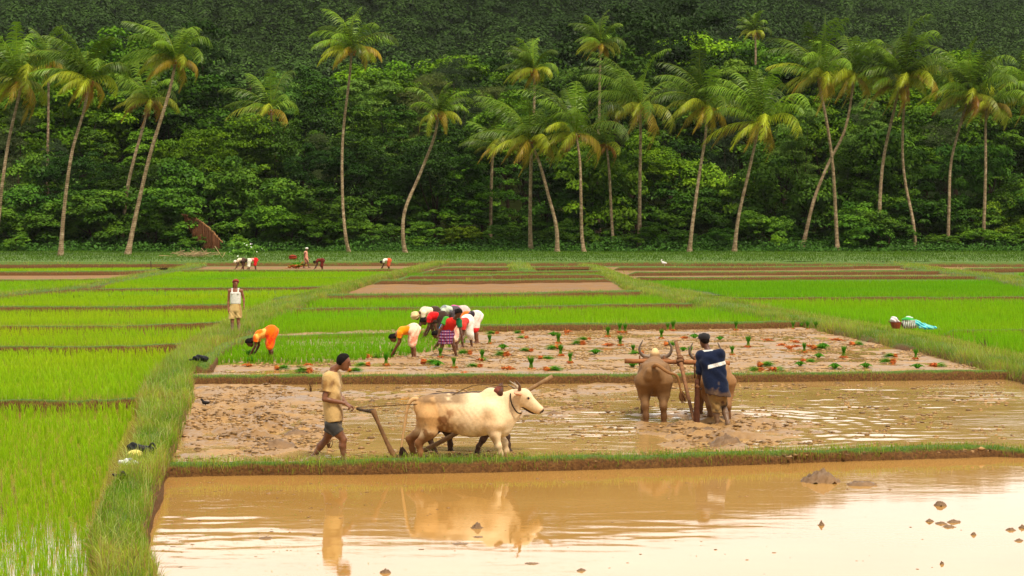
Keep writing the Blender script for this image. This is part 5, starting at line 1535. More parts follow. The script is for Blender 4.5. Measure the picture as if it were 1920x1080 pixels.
# --- the ploughman in the khaki shirt
S1 = 125.0; O_ = (618, 861)
base = P(618, 861)
t = thing('person', 'ploughman in muddy khaki shirt and dark shorts striding behind the white ox', 'person', (base[0], base[1], -0.02), 0, 'men working in the fields')
L = lambda x, y, d=0.0: local(x, y, S1, *O_, y=d)
J = dict(pelvis=L(625, 785), chest=L(622, 712), neck=L(626, 690), head=L(645, 677),
         sh=[L(618, 703, -0.17), L(628, 703, 0.17)], el=[L(612, 743, -0.24), L(634, 742, 0.20)], wr=[L(648, 751, -0.17), L(650, 757, 0.10)],
         hip=[L(624, 792, -0.09), L(626, 792, 0.09)], kn=[L(645, 820, -0.10), L(610, 824, 0.10)], an=[L(645, 856, -0.10), L(585, 856, 0.10)],
         toe=[L(665, 859, -0.10), L(597, 862, 0.10)], hd=[L(668, 764) - L(648, 751) + V3(0, 0.0, 0), L(672, 767) - L(650, 757)], pn=[V3(0, 0.3, -1), V3(0, -0.3, -1)])
B = figure(J, SKIN, 1.0, headdir=(V3(0.96, -0.12, -0.20), V3(0.2, 0, 1)), hands=(0.95, 0.95))
body_obj('body', B, 0.0085, M['skin'], t, SKIN, skin_cols(SKIN, (0.14, 0.08, 0.045), 0.22))
hb = hair_body(J['head'], V3(0.96, -0.12, -0.20), V3(0.2, 0, 1), 1.0, 0.03, -0.035, 0, 0.014)
body_obj('hair', hb, 0.008, M['hair'], t, (0.02, 0.015, 0.012))
Sh = Body(); f = (0.007, 26, (0.5, 0.1, 0.9))
for q in (-1, 1):
    Sh.cap(L(627, 792, 0.075 * q), L(621, 712, 0.075 * q), 0.128, 0.122, None, 0.06, fold=f, cut=[(L(627, 786), (0.12, 0, -1))])
Sh.cap(L(626, 792), L(621, 712), 0.135, 0.125, None, 0.06, fold=f, cut=[(L(627, 786), (0.12, 0, -1))])
Sh.cap(L(621, 706), L(625, 697), 0.095, 0.065, None, 0.05, cut=[(L(627, 693), (0.3, 0, 1))])
for q in (0, 1):
    sh, el = J['sh'][q], J['el'][q]
    Sh.cap(L(621, 706), sh, 0.085, 0.078, None, 0.05)
    Sh.cap(sh, sh * 0.25 + el * 0.75, 0.078, 0.068, None, 0.035, fold=(0.005, 40, (0.2, 0, 1)), cut=[(sh * 0.34 + el * 0.66, el - sh)])
cloth('shirt', Sh, 0.0085, t, lin(198, 164, 108), stain(lin(200, 166, 110), lin(150, 112, 64), 6, 0.52, 5))
So = Body()
So.cap(L(625, 784), L(625, 795), 0.135, 0.13, None, 0.05, flat=((0, 1, 0), 1.1), cut=[(L(625, 776), (0, 0, 1))])
for q in (0, 1):
    hp, kn = J['hip'][q], J['kn'][q]
    So.cap(hp, hp * 0.35 + kn * 0.65, 0.108, 0.098, None, 0.03, fold=(0.005, 45, (1, 0, 0.3)), cut=[(hp * 0.42 + kn * 0.58, kn - hp)])
cloth('shorts', So, 0.0085, t, lin(60, 58, 56), stain(lin(62, 60, 58), lin(98, 84, 66), 7, 0.55, 6))

# --- the ploughman in navy, seen from behind
S2 = 108.0; O_ = (1340, 797); base = P(1340, 797)
t = thing('person', 'ploughman in navy shirt with a white band and dark cap, seen from behind', 'person', (base[0], base[1], -0.02), 0, 'men working in the fields')
L = lambda x, y, d=0.0: local(x, y, S2, *O_, y=d)
J = dict(pelvis=L(1344, 728, 0.02), chest=L(1334, 676, 0.10), neck=L(1329, 655, 0.16), head=L(1322, 636, 0.22),
         sh=[L(1351, 661, 0.10), L(1315, 664, 0.16)], el=[L(1356, 700, 0.04), L(1312, 693, 0.12)], wr=[L(1345, 722, 0.24), L(1312, 718, 0.20)],
         hip=[L(1351, 733, 0.02), L(1336, 733, 0.04)], kn=[L(1359, 764, 0.12), L(1344, 765, 0.02)], an=[L(1364, 790, -0.10), L(1345, 795, -0.02)],
         toe=[L(1366, 797, 0.10), L(1345, 801, 0.16)], hd=[None, V3(0.02, 0.1, -1)])
B = figure(J, SKIN_D, 1.0, headdir=(V3(-0.45, 1, -0.35), V3(-0.05, 0.3, 1)), hands=(0.7, 1.1))
body_obj('body', B, 0.009, M['skin'], t, SKIN_D, skin_cols(SKIN_D, (0.20, 0.12, 0.065), 0.50))
hb = hair_body(J['head'], V3(-0.45, 1, -0.35), V3(-0.05, 0.3, 1), 1.0, 0.02, -0.06, 0, 0.012)
body_obj('hair', hb, 0.009, M['hair'], t, (0.02, 0.015, 0.012))
Cp = Body(); hc = J['head']
Cp.ell(hc + V3(0, 0, 0.065), (0.108, 0.108, 0.085), None, 0.02, cut=[(hc + V3(0, 0, 0.035), (0, 0.25, -1)), (hc + V3(0, 0, 0.125), (0, 0, 1))])
Cp.cap(hc + V3(-0.03, 0.08, 0.045), hc + V3(-0.07, 0.15, 0.03), 0.06, 0.04, None, 0.015, flat=((0, 0, 1), 0.25))
cloth('cap', Cp, 0.009, t, (0.022, 0.022, 0.024))
Sh = Body(); f = (0.008, 24, (0.6, 0.2, 0.8))
for q in (-1, 1):
    o = V3(0.075 * q, 0, 0)
    Sh.cap(L(1347, 738) + o, L(1333, 674, 0.10) + o, 0.140, 0.125, None, 0.06, fold=f, cut=[(L(1346, 738), (-0.15, 0, -1))])
Sh.cap(L(1332, 668, 0.11), L(1329, 659, 0.15), 0.10, 0.066, None, 0.05, cut=[(L(1329, 655, 0.15), (-0.1, 0.4, 1))])
for q in (0, 1):
    sh, el, wr = J['sh'][q], J['el'][q], J['wr'][q]
    Sh.cap(L(1333, 668, 0.11), sh, 0.09, 0.082, None, 0.05)
    Sh.cap(sh, el, 0.080, 0.066, None, 0.03, fold=(0.006, 38, (0.2, 0, 1)))
    Sh.cap(el, el * 0.7 + wr * 0.3, 0.062, 0.056, None, 0.02, cut=[(el * 0.8 + wr * 0.2, wr - el)])
Sh.cap(J['sh'][0], J['sh'][1], 0.085, 0.085, None, 0.04)
bandp, bandn = L(1340, 681), V3(-0.24, 0, 1.0) / np.linalg.norm(V3(-0.24, 0, 1.0))
def navy(V, C):
    n = fbm(V[:, 0] * 8, V[:, 2] * 8, 4, 5)
    m = np.clip((n - 0.62) * 9, 0, 1)[:, None] * 0.5 * (V[:, 2:3] < 1.12)
    c = np.array((0.006, 0.011, 0.034))[None] * (0.8 + 0.5 * n[:, None]); c = c * (1 - m) + np.array(lin(120, 100, 76))[None] * m
    low = np.clip((0.66 - V[:, 2] + (n - 0.5) * 0.25) / 0.06, 0, 1)[:, None] * 0.55
    c = c * (1 - low) + np.array(lin(112, 84, 54))[None] * low
    d = (V - bandp) @ bandn
    w = ((np.abs(d) < 0.030) & (V[:, 0] > (1326 - 1340) / S2) & (V[:, 1] < 0.12))[:, None]
    g = ((np.abs(d + 0.030) < 0.009) & (V[:, 0] > (1326 - 1340) / S2))[:, None]
    c = np.where(g, np.array((0.02, 0.02, 0.025)), c); c = np.where(w, np.array((0.72, 0.70, 0.66)), c)
    k = (V - L(1329, 656, 0.15)) @ V3(-0.1, 0.4, 1)
    return np.where(((k > -0.022) & (np.hypot(V[:, 0] - L(1329, 0)[0], V[:, 1] - 0.15) < 0.10))[:, None], np.array((0.6, 0.6, 0.58)), c)
cloth('shirt', Sh, 0.0085, t, (0.01, 0.02, 0.08), navy)
So = Body()
So.cap(L(1345, 728), L(1345, 738), 0.115, 0.115, None, 0.05)
for q in (0, 1):
    hp, kn, an = J['hip'][q], J['kn'][q], J['an'][q]
    e = 0.72 if q == 0 else 1.0
    So.cap(hp, hp * (1 - e) + kn * e, 0.098, 0.08 if q == 0 else 0.085, None, 0.03, fold=(0.006, 40, (1, 0, 0.4)))
    if q == 1: So.cap(kn, kn * 0.72 + an * 0.28, 0.082, 0.078, None, 0.03, fold=(0.008, 60, (0.3, 0, 1)), cut=[(kn * 0.78 + an * 0.22, an - kn)])
cloth('shorts', So, 0.009, t, lin(120, 95, 58), stain(lin(150, 118, 70), lin(72, 56, 40), 6, 0.5, 6, seed=9))

# --- the standing man in a white vest
S3 = 59.0; O_ = (442, 628); ZV = 0.17; base = P(442, 628, ZV)
t = thing('person', 'standing man in white vest and khaki shorts with a red headcloth', 'person', base, 0, 'men working in the fields')
L = lambda x, y, d=0.0: local(x, y, S3, *O_, y=d)
J = dict(pelvis=L(442, 578), chest=L(442, 553), neck=L(442, 543), head=L(442.5, 535, -0.01),
         sh=[L(431.5, 548.5), L(452.5, 548.5)], el=[L(429, 566, 0.02), L(456.5, 562, 0.02)], wr=[L(429.5, 582, -0.04), L(457.5, 575, -0.04)],
         hip=[L(437, 581), L(447, 581)], kn=[L(436, 604, -0.04), L(447, 604, -0.02)], an=[L(436, 624, 0.0), L(448, 626, 0.0)],
         toe=[L(434, 628, -0.18), L(450, 630, -0.17)])
sB = figure(J, SKIN_R, 0.93, headdir=(V3(0.4, -1, -0.05), V3(0, 0, 1)), hands=(0.45, 0.45))
body_obj('body', sB, 0.011, M['skin'], t, SKIN_R, skin_cols(SKIN_R, (0.33, 0.24, 0.16), 0.42))
Vt = Body()
Vt.cap(L(442, 575), L(442, 553), 0.112, 0.118, None, 0.04, flat=((1, 0, 0), 1.45), cut=[(L(442, 550.5), (0, 0, 1)), (L(442, 571.5), (0, 0, -1))])
for q in (-1, 1):
    Vt.chain([L(442 + 5.5 * q, 553, -0.11), L(442 + 5.6 * q, 545, -0.05), L(442 + 5.5 * q, 545, 0.05), L(442 + 5.5 * q, 553, 0.10)], [0.024, 0.022, 0.022, 0.024], None, 0.02)
cloth('vest', Vt, 0.011, t, (0.75, 0.72, 0.66))
So = Body()
So.cap(L(442, 574), L(442, 583), 0.112, 0.125, None, 0.04, flat=((1, 0, 0), 1.4), cut=[(L(442, 570.5), (0, 0, 1))])
for q in (0, 1):
    So.cap(J['hip'][q], J['kn'][q] * 0.85 + J['hip'][q] * 0.15 + V3(0.02 * (1 if q else -1), 0, 0), 0.10, 0.10, None, 0.03, fold=(0.006, 50, (1, 0, 0.2)), cut=[(L(442, 599 - 2 * q), (0, 0, -1))])
cloth('shorts', So, 0.011, t, lin(205, 172, 112), stain(lin(208, 176, 116), lin(176, 140, 86), 6, 0.5, 5))
Hd = Body(); hc = J['head']
Hd.ell(hc + V3(0, 0.01, 0.055), (0.105, 0.115, 0.085), None, 0.02, fold=(0.005, 60, (0.4, 0, 1)), cut=[(hc + V3(0, -0.02, 0.02), (0.1, -0.7, -1))])
Hd.cap(hc + V3(-0.05, 0.08, 0.03), hc + V3(-0.08, 0.09, -0.14), 0.05, 0.03, None, 0.03, fold=(0.005, 60, (0.4, 0, 1)))
cloth('headcloth', Hd, 0.010, t, lin(132, 52, 34))

# --- bent planters: hips high, trunk hanging forward, hands at the mud. +x is the way they face before 'turn'
def bender(label, px, py, z, s=1.0, turn=0.0, skin=SKIN, top=(0.8, 0.3, 0.05), low=(0.8, 0.7, 0.6), lowlen=0.75, hair='bun', headcol=None, drop=0.0, sash=None, hem=None, lowcol2=None,
           topcol2=None, vox=0.014, group='women and men bending to plant rice', hipw=1.0, arms=0.0, cat='person', topname='blouse', lowname='wrapped_skirt'):
    base = P(px, py, z)
    t = thing('person', label, cat, (base[0], base[1], z - 0.03), turn, group)
    J = dict(pelvis=V3(-0.05, 0, 0.84), chest=V3(0.27, 0, 0.86 - drop), neck=V3(0.41, 0, 0.80 - drop * 1.25), head=V3(0.53, 0, 0.68 - drop * 1.45),
             sh=[V3(0.33, -0.17, 0.80 - drop), V3(0.33, 0.17, 0.80 - drop)], el=[V3(0.33 + 0.04 * arms, -0.20, 0.53 - drop * 0.8), V3(0.36, 0.17, 0.54 - drop * 0.8)],
             wr=[V3(0.44 + 0.1 * arms, -0.12, 0.30 - drop * 0.5), V3(0.55, 0.06, 0.18 - drop * 0.3)],
             hip=[V3(-0.05, -0.09, 0.80), V3(-0.05, 0.09, 0.80)], kn=[V3(0.02, -0.12, 0.43), V3(-0.04, 0.13, 0.43)], an=[V3(-0.03, -0.13, 0.05), V3(-0.12, 0.15, 0.05)],
             toe=[V3(0.12, -0.14, 0.0), V3(0.05, 0.16, 0.0)])
    for k, v in J.items():
        J[k] = [q * s for q in v] if isinstance(v, list) else v * s
    hf = (V3(0.45, 0, -0.9), V3(0.9, 0, 0.45))
    B = figure(J, skin, s * 0.95, headdir=hf, hands=(0.8, 0.4))
    body_obj('body', B, vox * 0.85, M['skin'], t, skin, skin_cols(skin))
    if hair:
        hb = hair_body(J['head'], *hf, s, 0.03, -0.06, 0.9 if hair == 'bun' else 0, 0.016)
        body_obj('hair', hb, vox * 0.8, M['hair'], t, (0.02, 0.015, 0.012))
    if headcol is not None:
        Hd = Body(); hc = J['head']; u = V3(0.9, 0, 0.45) / 1.006
        Hd.ell(hc + u * 0.05 * s, (0.125 * s,) * 3, None, 0.02, fold=(0.010, 55, (0.4, 0.2, 1)))
        Hd.cap(hc + V3(-0.02, 0, 0.09) * s, hc + V3(-0.16, 0, 0.04) * s, 0.06 * s, 0.03 * s, None, 0.03)
        cloth('turban', Hd, vox * 0.8, t, headcol)
    Tb = Body(); f = (0.006, 30, (0.7, 0.2, 0.5))
    pel, che, nek = J['pelvis'], J['chest'], J['neck']
    for q in (-1, 1):
        o = V3(0, 0.062 * q * s, 0)
        Tb.cap(pel * 0.55 + che * 0.45 + o, che + o, 0.122 * s, 0.126 * s, None, 0.05, fold=f)
    Tb.cap(che, che * 0.35 + nek * 0.65, 0.11 * s, 0.074 * s, None, 0.05)
    for q in (0, 1):
        sh, el = J['sh'][q], J['el'][q]
        Tb.cap(che, sh, 0.085 * s, 0.076 * s, None, 0.04)
        Tb.cap(sh, el, 0.076 * s, 0.062 * s, None, 0.03, cut=[(sh * 0.45 + el * 0.55, el - sh)])
    cloth(topname, Tb, vox, t, top, stain(top, topcol2 if topcol2 is not None else tuple(c * 0.75 for c in top), 7, 0.5, 6))
    if lowlen > 0:
        Lw = Body(); f = (0.010, 34, (0.75, 0.45, 0.15))
        Lw.ell(pel + V3(-0.03, 0, -0.01) * s, np.array((0.185, 0.20 * hipw, 0.20)) * s, None, 0.06, fold=f)
        Lw.cap(pel, pel * 0.6 + che * 0.4, 0.15 * s, 0.13 * s, None, 0.06, fold=f)
        for q in (0, 1):
            hp, kn, an = J['hip'][q], J['kn'][q], J['an'][q]
            e = min(1.0, lowlen)
            Lw.cap(hp, hp * (1 - e) + kn * e, 0.140 * s, 0.112 * s, None, 0.07, fold=f)
            if lowlen > 1: Lw.cap(kn, kn * (2 - lowlen) + an * (lowlen - 1), 0.112 * s, 0.10 * s, None, 0.06, fold=f)
        c2 = lowcol2 if lowcol2 is not None else tuple(c * 0.8 for c in low)
        def lc(V, C, low=low, c2=c2):
            c = stain(low, c2, 9, 0.5, 9, seed=int(px) % 50)(V, C)
            if hem is not None:
                c = np.where((V[:, 2] < (0.80 - 0.37 * min(lowlen, 1) - 0.4 * max(0, lowlen - 1) + 0.05) * s)[:, None], np.array(hem)[None], c)
            return c
        cloth(lowname, Lw, vox, t, low, lc)
    if sash is not None:
        Ss = Body()
        Ss.cap(pel * 0.62 + che * 0.38 + V3(0, -0.13, 0.03) * s, pel * 0.62 + che * 0.38 + V3(0, 0.13, 0.03) * s, 0.12 * s, 0.12 * s, None, 0.05, fold=(0.006, 50, (0.3, 1, 0.2)))
        Ss.cap(pel + V3(0.02, -0.19, 0.08) * s, pel + V3(0.0, -0.20, -0.22) * s, 0.05 * s, 0.03 * s, None, 0.04)
        cloth('sash', Ss, vox, t, sash, stain(sash, tuple(min(1, c * 3 + 0.1) for c in sash), 16, 0.58, 12))
    return t, J
def handful(t, p, label, seed=1, n=130, h=0.24):
    rg = np.random.default_rng(seed)
    R = Matrix.Rotation(t.rotation_euler[2], 3, 'Z')
    w = np.array(R @ Vector([float(v) for v in p])) + np.array(t.location)
    bb = rg.normal(size=(n, 3)) * np.array((0.03, 0.03, 0.012))
    V, F, C = blades(bb, h * (0.7 + 0.5 * rg.random(n)), 0.016 * np.ones(n), 1.0, colvar(n, (0.05, 0.20, 0.01), 0.35, rg), None, 2)
    V[:, 2] -= h * 0.35
    tag(link('rice_handful', mesh_np('rice_handful', V, F, C), M['rice'], None, w), label, 'seedlings', 'handfuls of seedlings held by planters')
PI = math.pi
OR1, OR2 = lin(250, 110, 10), lin(255, 190, 90)
# orange sari near the left path
t, J = bender('woman in a bright orange patterned sari bending alone at the left', 505, 677, ZM, 0.93, PI, SKIN_D, OR1, OR1, 0.95, 'bun', topcol2=OR2, lowcol2=lin(240, 60, 10), drop=0.10, arms=-0.3, hipw=1.15, topname='sari_top', lowname='sari_skirt')
handful(t, J['wr'][0] + V3(0.12, 0.02, -0.06), 'dark green handful of seedlings held by the woman in orange sari', 4, 200, 0.28)
t, J = bender('woman in yellow orange blouse and pale pink skirt planting left of the crowded group', 772, 671, ZM, 0.92, PI, SKIN, lin(255, 150, 10), lin(250, 215, 185), 0.95, 'bun', lowcol2=lin(235, 150, 120), drop=0.06, arms=0.3, hem=None)
handful(t, J['wr'][0] + V3(0.06, 0.02, -0.07), 'small handful of seedlings held by the woman in yellow orange', 6, 90, 0.18)
bender('person in cream shirt and beige turban bending at the left end of the group', 812, 634, ZM, 1.0, PI + 0.25, SKIN_D, lin(238, 222, 190), (0.06, 0.035, 0.025), 0.6, None, headcol=lin(225, 195, 145), arms=0.2, topname='shirt', drop=-0.02)
bender('woman in a red blouse and dark skirt bending beside the turbaned one', 826, 642, ZM, 0.95, PI - 0.1, SKIN_D, lin(232, 30, 32), (0.055, 0.03, 0.02), 0.95, 'bun', drop=0.0)
bender('woman in a grey and white top bending at the back of the group', 850, 633, ZM, 1.0, PI + 0.1, SKIN_D, lin(190, 200, 178), (0.10, 0.08, 0.09), 0.9, 'short', drop=-0.05, topcol2=lin(120, 120, 130))
bender('woman in a bright pink blouse bending behind the one in plaid', 866, 632, ZM, 1.0, PI - 0.15, SKIN_D, lin(240, 70, 165), lin(225, 200, 190), 0.9, 'bun', drop=-0.04)
bender('woman in a blue blouse and peach skirt bending low before the red one', 850, 657, ZM, 0.92, PI + 0.05, SKIN_D, lin(40, 150, 235), lin(250, 215, 185), 1.1, 'bun', lowcol2=lin(230, 170, 150), drop=0.12)
bender('woman in a white skirt bending just right of the plaid skirted one', 873, 651, ZM, 0.95, PI + 1.0, SKIN_D, lin(215, 60, 50), lin(245, 238, 225), 1.2, 'bun', drop=0.10)
bender('woman in orange blouse and white skirt with a black patterned sash, rightmost of the group', 890, 643, ZM, 0.98, PI - 0.1, SKIN, lin(252, 110, 22), lin(250, 228, 215), 0.95, 'bun', sash=(0.03, 0.02, 0.03), hem=lin(225, 40, 40), drop=0.0, arms=-0.5)
# the woman in plaid, nearest of the group, stooping to her left
S4 = 71.0; O_ = (841, 668); base = P(841, 668, ZM)
t = thing('person', 'woman in purple plaid skirt, red blouse and green sleeves, nearest of the group', 'person', (base[0], base[1], ZM - 0.03), 0, 'women and men bending to plant rice')
L = lambda x, y, d=0.0: local(x, y, S4, *O_, y=d)
J = dict(pelvis=L(838, 619), chest=L(846, 603, -0.12), neck=L(853, 594, -0.2), head=L(860, 584.5, -0.26), sh=[L(837, 596, -0.1), L(861, 599, -0.16)], el=[L(828, 611, -0.2), L(864, 617, -0.2)],
         wr=[L(822.5, 625, -0.2), L(868, 634, -0.24)], hip=[L(833, 622), L(843, 622)], kn=[L(829, 646, -0.06), L(851, 646, -0.04)], an=[L(824, 664), L(856, 666)], toe=[L(820, 668, -0.12), L(861, 670, -0.12)])
B = figure(J, SKIN_D, 0.9, headdir=(V3(0.6, -0.6, -0.7), V3(0.4, -0.2, 0.9)), hands=(0.6, 0.5))
body_obj('body', B, 0.011, M['skin'], t, SKIN_D, skin_cols(SKIN_D))
body_obj('hair', hair_body(J['head'], V3(0.6, -0.6, -0.7), V3(0.4, -0.2, 0.9), 1.0, 0.03, -0.06, 0.9, 0.018), 0.010, M['hair'], t, (0.02, 0.015, 0.012))
Tb = Body()
for q in (-1, 1): Tb.cap(L(840 + 4 * q, 612, -0.05), L(847 + 4 * q, 601, -0.13), 0.115, 0.118, None, 0.05, fold=(0.005, 40, (0.7, 0, 0.5)))
Tb.cap(J['chest'], J['chest'] * 0.4 + J['neck'] * 0.6, 0.10, 0.07, None, 0.05)
cloth('blouse', Tb, 0.011, t, lin(200, 38, 26))
for q in (0, 1):
    Tb = Body(); sh, el = J['sh'][q], J['el'][q]
    Tb.cap(J['chest'] * 0.3 + sh * 0.7, sh, 0.085, 0.08, None, 0.04); Tb.cap(sh, el, 0.078, 0.062, None, 0.03, cut=[(sh * 0.35 + el * 0.65, el - sh)])
    cloth('sleeve', Tb, 0.011, t, lin(70, 150, 50) if q == 0 else lin(30, 110, 60))
Lw = Body(); f = (0.010, 36, (1.0, 0.3, 0.05))
Lw.cap(L(840, 612, -0.03), L(837, 628), 0.135, 0.165, None, 0.05, flat=((1, 0, 0), 1.15), fold=f)
Lw.cap(L(837, 626), L(836, 638), 0.165, 0.165, None, 0.05, flat=((1, 0, 0), 1.25), fold=f, cut=[(L(836, 643), (0, 0, -1))])
def plaid(V, C):
    x, z = V[:, 0] + 0.15 * V[:, 1], V[:, 2]
    a = (np.mod(x * 14, 1) < 0.28); b_ = (np.mod(z * 13, 1) < 0.30)
    c = np.tile(np.array(lin(120, 30, 62)), (len(V), 1))
    c[a] = np.array(lin(60, 50, 110)); c[b_] = np.array(lin(196, 150, 180)); c[a & b_] = np.array(lin(110, 90, 150))
    return c
cloth('plaid_skirt', Lw, 0.011, t, lin(130, 60, 90), plaid)
# the far workers by the end bank
kw = dict(vox=0.022, group='tiny workers before the palms')
bender('far worker in cream shirt and white cap, leftmost of the distant three', 455, 507, 0.1, 1.0, PI, SKIN_D, lin(232, 214, 180), (0.10, 0.06, 0.04), 0.7, None, headcol=lin(235, 225, 205), topname='shirt', **kw)
bender('far worker in white skirt bending between the other two of the distant three', 466, 508, 0.1, 0.98, PI, SKIN_D, (0.06, 0.03, 0.02), lin(235, 230, 205), 1.1, 'short', **kw)
bender('far worker in pink top and red skirt, rightmost of the distant three', 478, 507, 0.1, 1.0, PI, SKIN_D, lin(235, 160, 150), lin(220, 25, 28), 0.9, 'bun', **kw)
bender('far worker in dark maroon bending right of the walking one', 603, 508, 0.1, 1.0, PI, SKIN_D, lin(110, 40, 24), lin(100, 34, 22), 1.1, 'bun', **kw)
bender('far worker in white top and orange skirt bending alone', 728, 508, 0.1, 1.0, PI, SKIN_D, lin(238, 232, 215), lin(214, 90, 50), 0.95, 'bun', **kw)
# far walking man with a white cap
S5 = 22.5; O_ = (575, 502); base = P(575, 502, 0.2)
t = thing('person', 'far walking figure in reddish clothes and a white cap below the palms', 'person', base, 0, 'tiny workers before the palms')
L = lambda x, y, d=0.0: local(x, y, S5, *O_, y=d)
J = dict(pelvis=L(574, 485), chest=L(573.5, 476), neck=L(574, 472), head=L(575, 469), sh=[L(573, 475, -0.18), L(573, 475, 0.18)], el=[L(571, 480, -0.22), L(575, 480, 0.2)], wr=[L(573, 485, -0.2), L(579, 484, 0.18)],
         hip=[L(574, 486, -0.09), L(574, 486, 0.09)], kn=[L(577.5, 492, -0.1), L(572.5, 494, 0.1)], an=[L(579, 501, -0.1), L(569, 501, 0.1)], toe=[L(583, 502.5, -0.1), L(572, 503, 0.1)])
body_obj('body', figure(J, SKIN_D, 0.95, headdir=(V3(1, 0, -0.1), V3(0, 0, 1))), 0.018, M['skin'], t, SKIN_D, skin_cols(SKIN_D))
Tb = Body(); Tb.cap(L(574, 486), L(573.5, 475), 0.155, 0.15, None, 0.05, flat=((0, 1, 0), 1.2)); Tb.cap(L(574, 486), L(575, 490), 0.16, 0.16, None, 0.05)
cloth('tunic', Tb, 0.02, t, lin(176, 80, 60), stain(lin(214, 150, 124), lin(120, 44, 30), 3, 0.45, 6))
Cp = Body(); Cp.ell(L(575.4, 467.2), (0.13, 0.12, 0.08), None, 0.02); cloth('cap', Cp, 0.02, t, (0.75, 0.73, 0.68))

# ------------------------------------------------------------------ bundles of rice seedlings on the mud
M['root'] = attr_mat('seedling_roots', 0.9, 0.1, 40, 0.3)
def bundle_leaves(seed, mode):
    rg = np.random.default_rng(seed); n = 110
    col = colvar(n, (0.075, 0.29, 0.010), 0.45, rg); tip = col * np.array((0.8, 0.85, 0.8))
    if mode == 'upright':
        a = rg.random(n) * 6.28; r = rg.random(n) ** 0.5
        b = np.stack([np.cos(a) * r * 0.055, np.sin(a) * r * 0.055, np.full(n, 0.02)], 1)
        w = np.stack([np.cos(a) * r * 0.028, np.sin(a) * r * 0.028, np.full(n, 0.15)], 1)
        t_ = np.stack([np.cos(a) * r * (0.075 + 0.05 * rg.random(n)), np.sin(a) * r * 0.09, 0.27 + 0.09 * rg.random(n)], 1)
        pale = np.tile(np.array((0.42, 0.45, 0.10)), (n, 1)) * (0.7 + 0.5 * rg.random((n, 1)))
    elif mode == 'lying':
        o = rg.normal(size=(n, 3)) * np.array((0.01, 0.035, 0.018))
        b = np.array((0.02, 0, 0.05)) + o; w = np.array((0.14, 0, 0.065)) + o * 1.2 + rg.normal(size=(n, 3)) * 0.012
        t_ = np.array((0.30, 0, 0.045)) + o * 2.4 + rg.normal(size=(n, 3)) * np.array((0.05, 0.03, 0.02)); t_[:, 2] = np.abs(t_[:, 2])
        pale = np.tile(np.array((0.40, 0.46, 0.08)), (n, 1)) * (0.7 + 0.5 * rg.random((n, 1)))
    else:   # fanned out
        a = rg.random(n) * 6.28; r = rg.random(n) ** 0.5
        b = np.stack([np.cos(a) * 0.03 * r, np.sin(a) * 0.03 * r, np.full(n, 0.03)], 1)
        w = np.stack([np.cos(a) * r * 0.13, np.sin(a) * r * 0.10, 0.11 + 0.06 * (1 - r)], 1)
        t_ = np.stack([np.cos(a) * r * 0.26, np.sin(a) * r * 0.2, 0.05 + 0.20 * (1 - r) * rg.random(n)], 1)
        pale = col * 1.2
    sd = rg.normal(size=(n, 3)); sd[:, 2] *= 0.3; sd /= np.linalg.norm(sd, axis=1)[:, None]; o = sd * 0.0085
    V = np.stack([b - o, b + o, w + o, w - o, t_], 1).reshape(-1, 3); i = np.arange(n)[:, None] * 5
    C = np.stack([pale, pale, col, col, tip], 1).reshape(-1, 3)
    return mesh_np('bundle_leaves', V, [i + np.array([[0, 1, 2, 3]]), i + np.array([[3, 2, 4]])], C)
def bundle_roots(seed, mode):
    rg = np.random.default_rng(seed + 50); parts = []
    n = 46 if mode != 'heap' else 90
    for k in range(n):
        j = rg.normal(size=3)
        if mode == 'upright': a = np.array((j[0] * 0.025, j[1] * 0.025, 0.06)); e = a + np.array((j[0] * 0.03, j[1] * 0.03, -0.06))
        elif mode == 'lying': a = np.array((0.04, j[1] * 0.03, 0.055 + j[2] * 0.014)); e = a + np.array((-0.11 - 0.04 * rg.random(), j[1] * 0.035, -0.02 + j[2] * 0.02))
        else:
            a = np.array((j[0] * 0.07, j[1] * 0.05, 0.05 + 0.05 * rg.random())); e = a + rg.normal(size=3) * np.array((0.08, 0.06, 0.03)) + np.array((0, 0, -0.02))
        c = np.array(lin(196, 100, 50)) * (0.4 + 0.8 * rg.random()); c[1] *= 0.8 + 0.7 * rg.random()
        parts.append(tube([a, (a + e) / 2 + rg.normal(size=3) * 0.008, e], [0.007, 0.011, 0.003], 4, col=c, caps=False))
    V, F, C = merge(parts)
    return mesh_np('bundle_roots', V, F, C)
BL = {m: [bundle_leaves(s, m) for s in range(3)] for m in ('upright', 'lying', 'fan')}
BR = {m: [bundle_roots(s, m) for s in range(3)] for m in ('upright', 'lying', 'heap')}
BUND = []
for x, y in [(918, 646), (1140, 632), (1162, 624), (1172, 624), (1047, 645), (1240, 636), (1163, 649), (1051, 668), (1069, 681), (996, 695), (1187, 664), (1294, 669), (1373, 667), (1252, 621), (1262, 621),
             (1380, 620), (904, 677), (1487, 618), (1514, 619), (1530, 620), (1403, 652), (1508, 662), (1582, 672), (1717, 674), (724, 686), (851, 691), (826, 671)]: BUND.append((x, y, 'upright', 0))
for x, y in [(1186, 690), (1302, 636), (1350, 639), (1623, 692), (1500, 688), (1565, 694), (1535, 673), (1543, 655), (1720, 693), (1117, 666), (943, 656), (1502, 614), (471, 680), (1281, 660), (820, 689), (1038, 632)]: BUND.append((x, y, 'fan', 0))
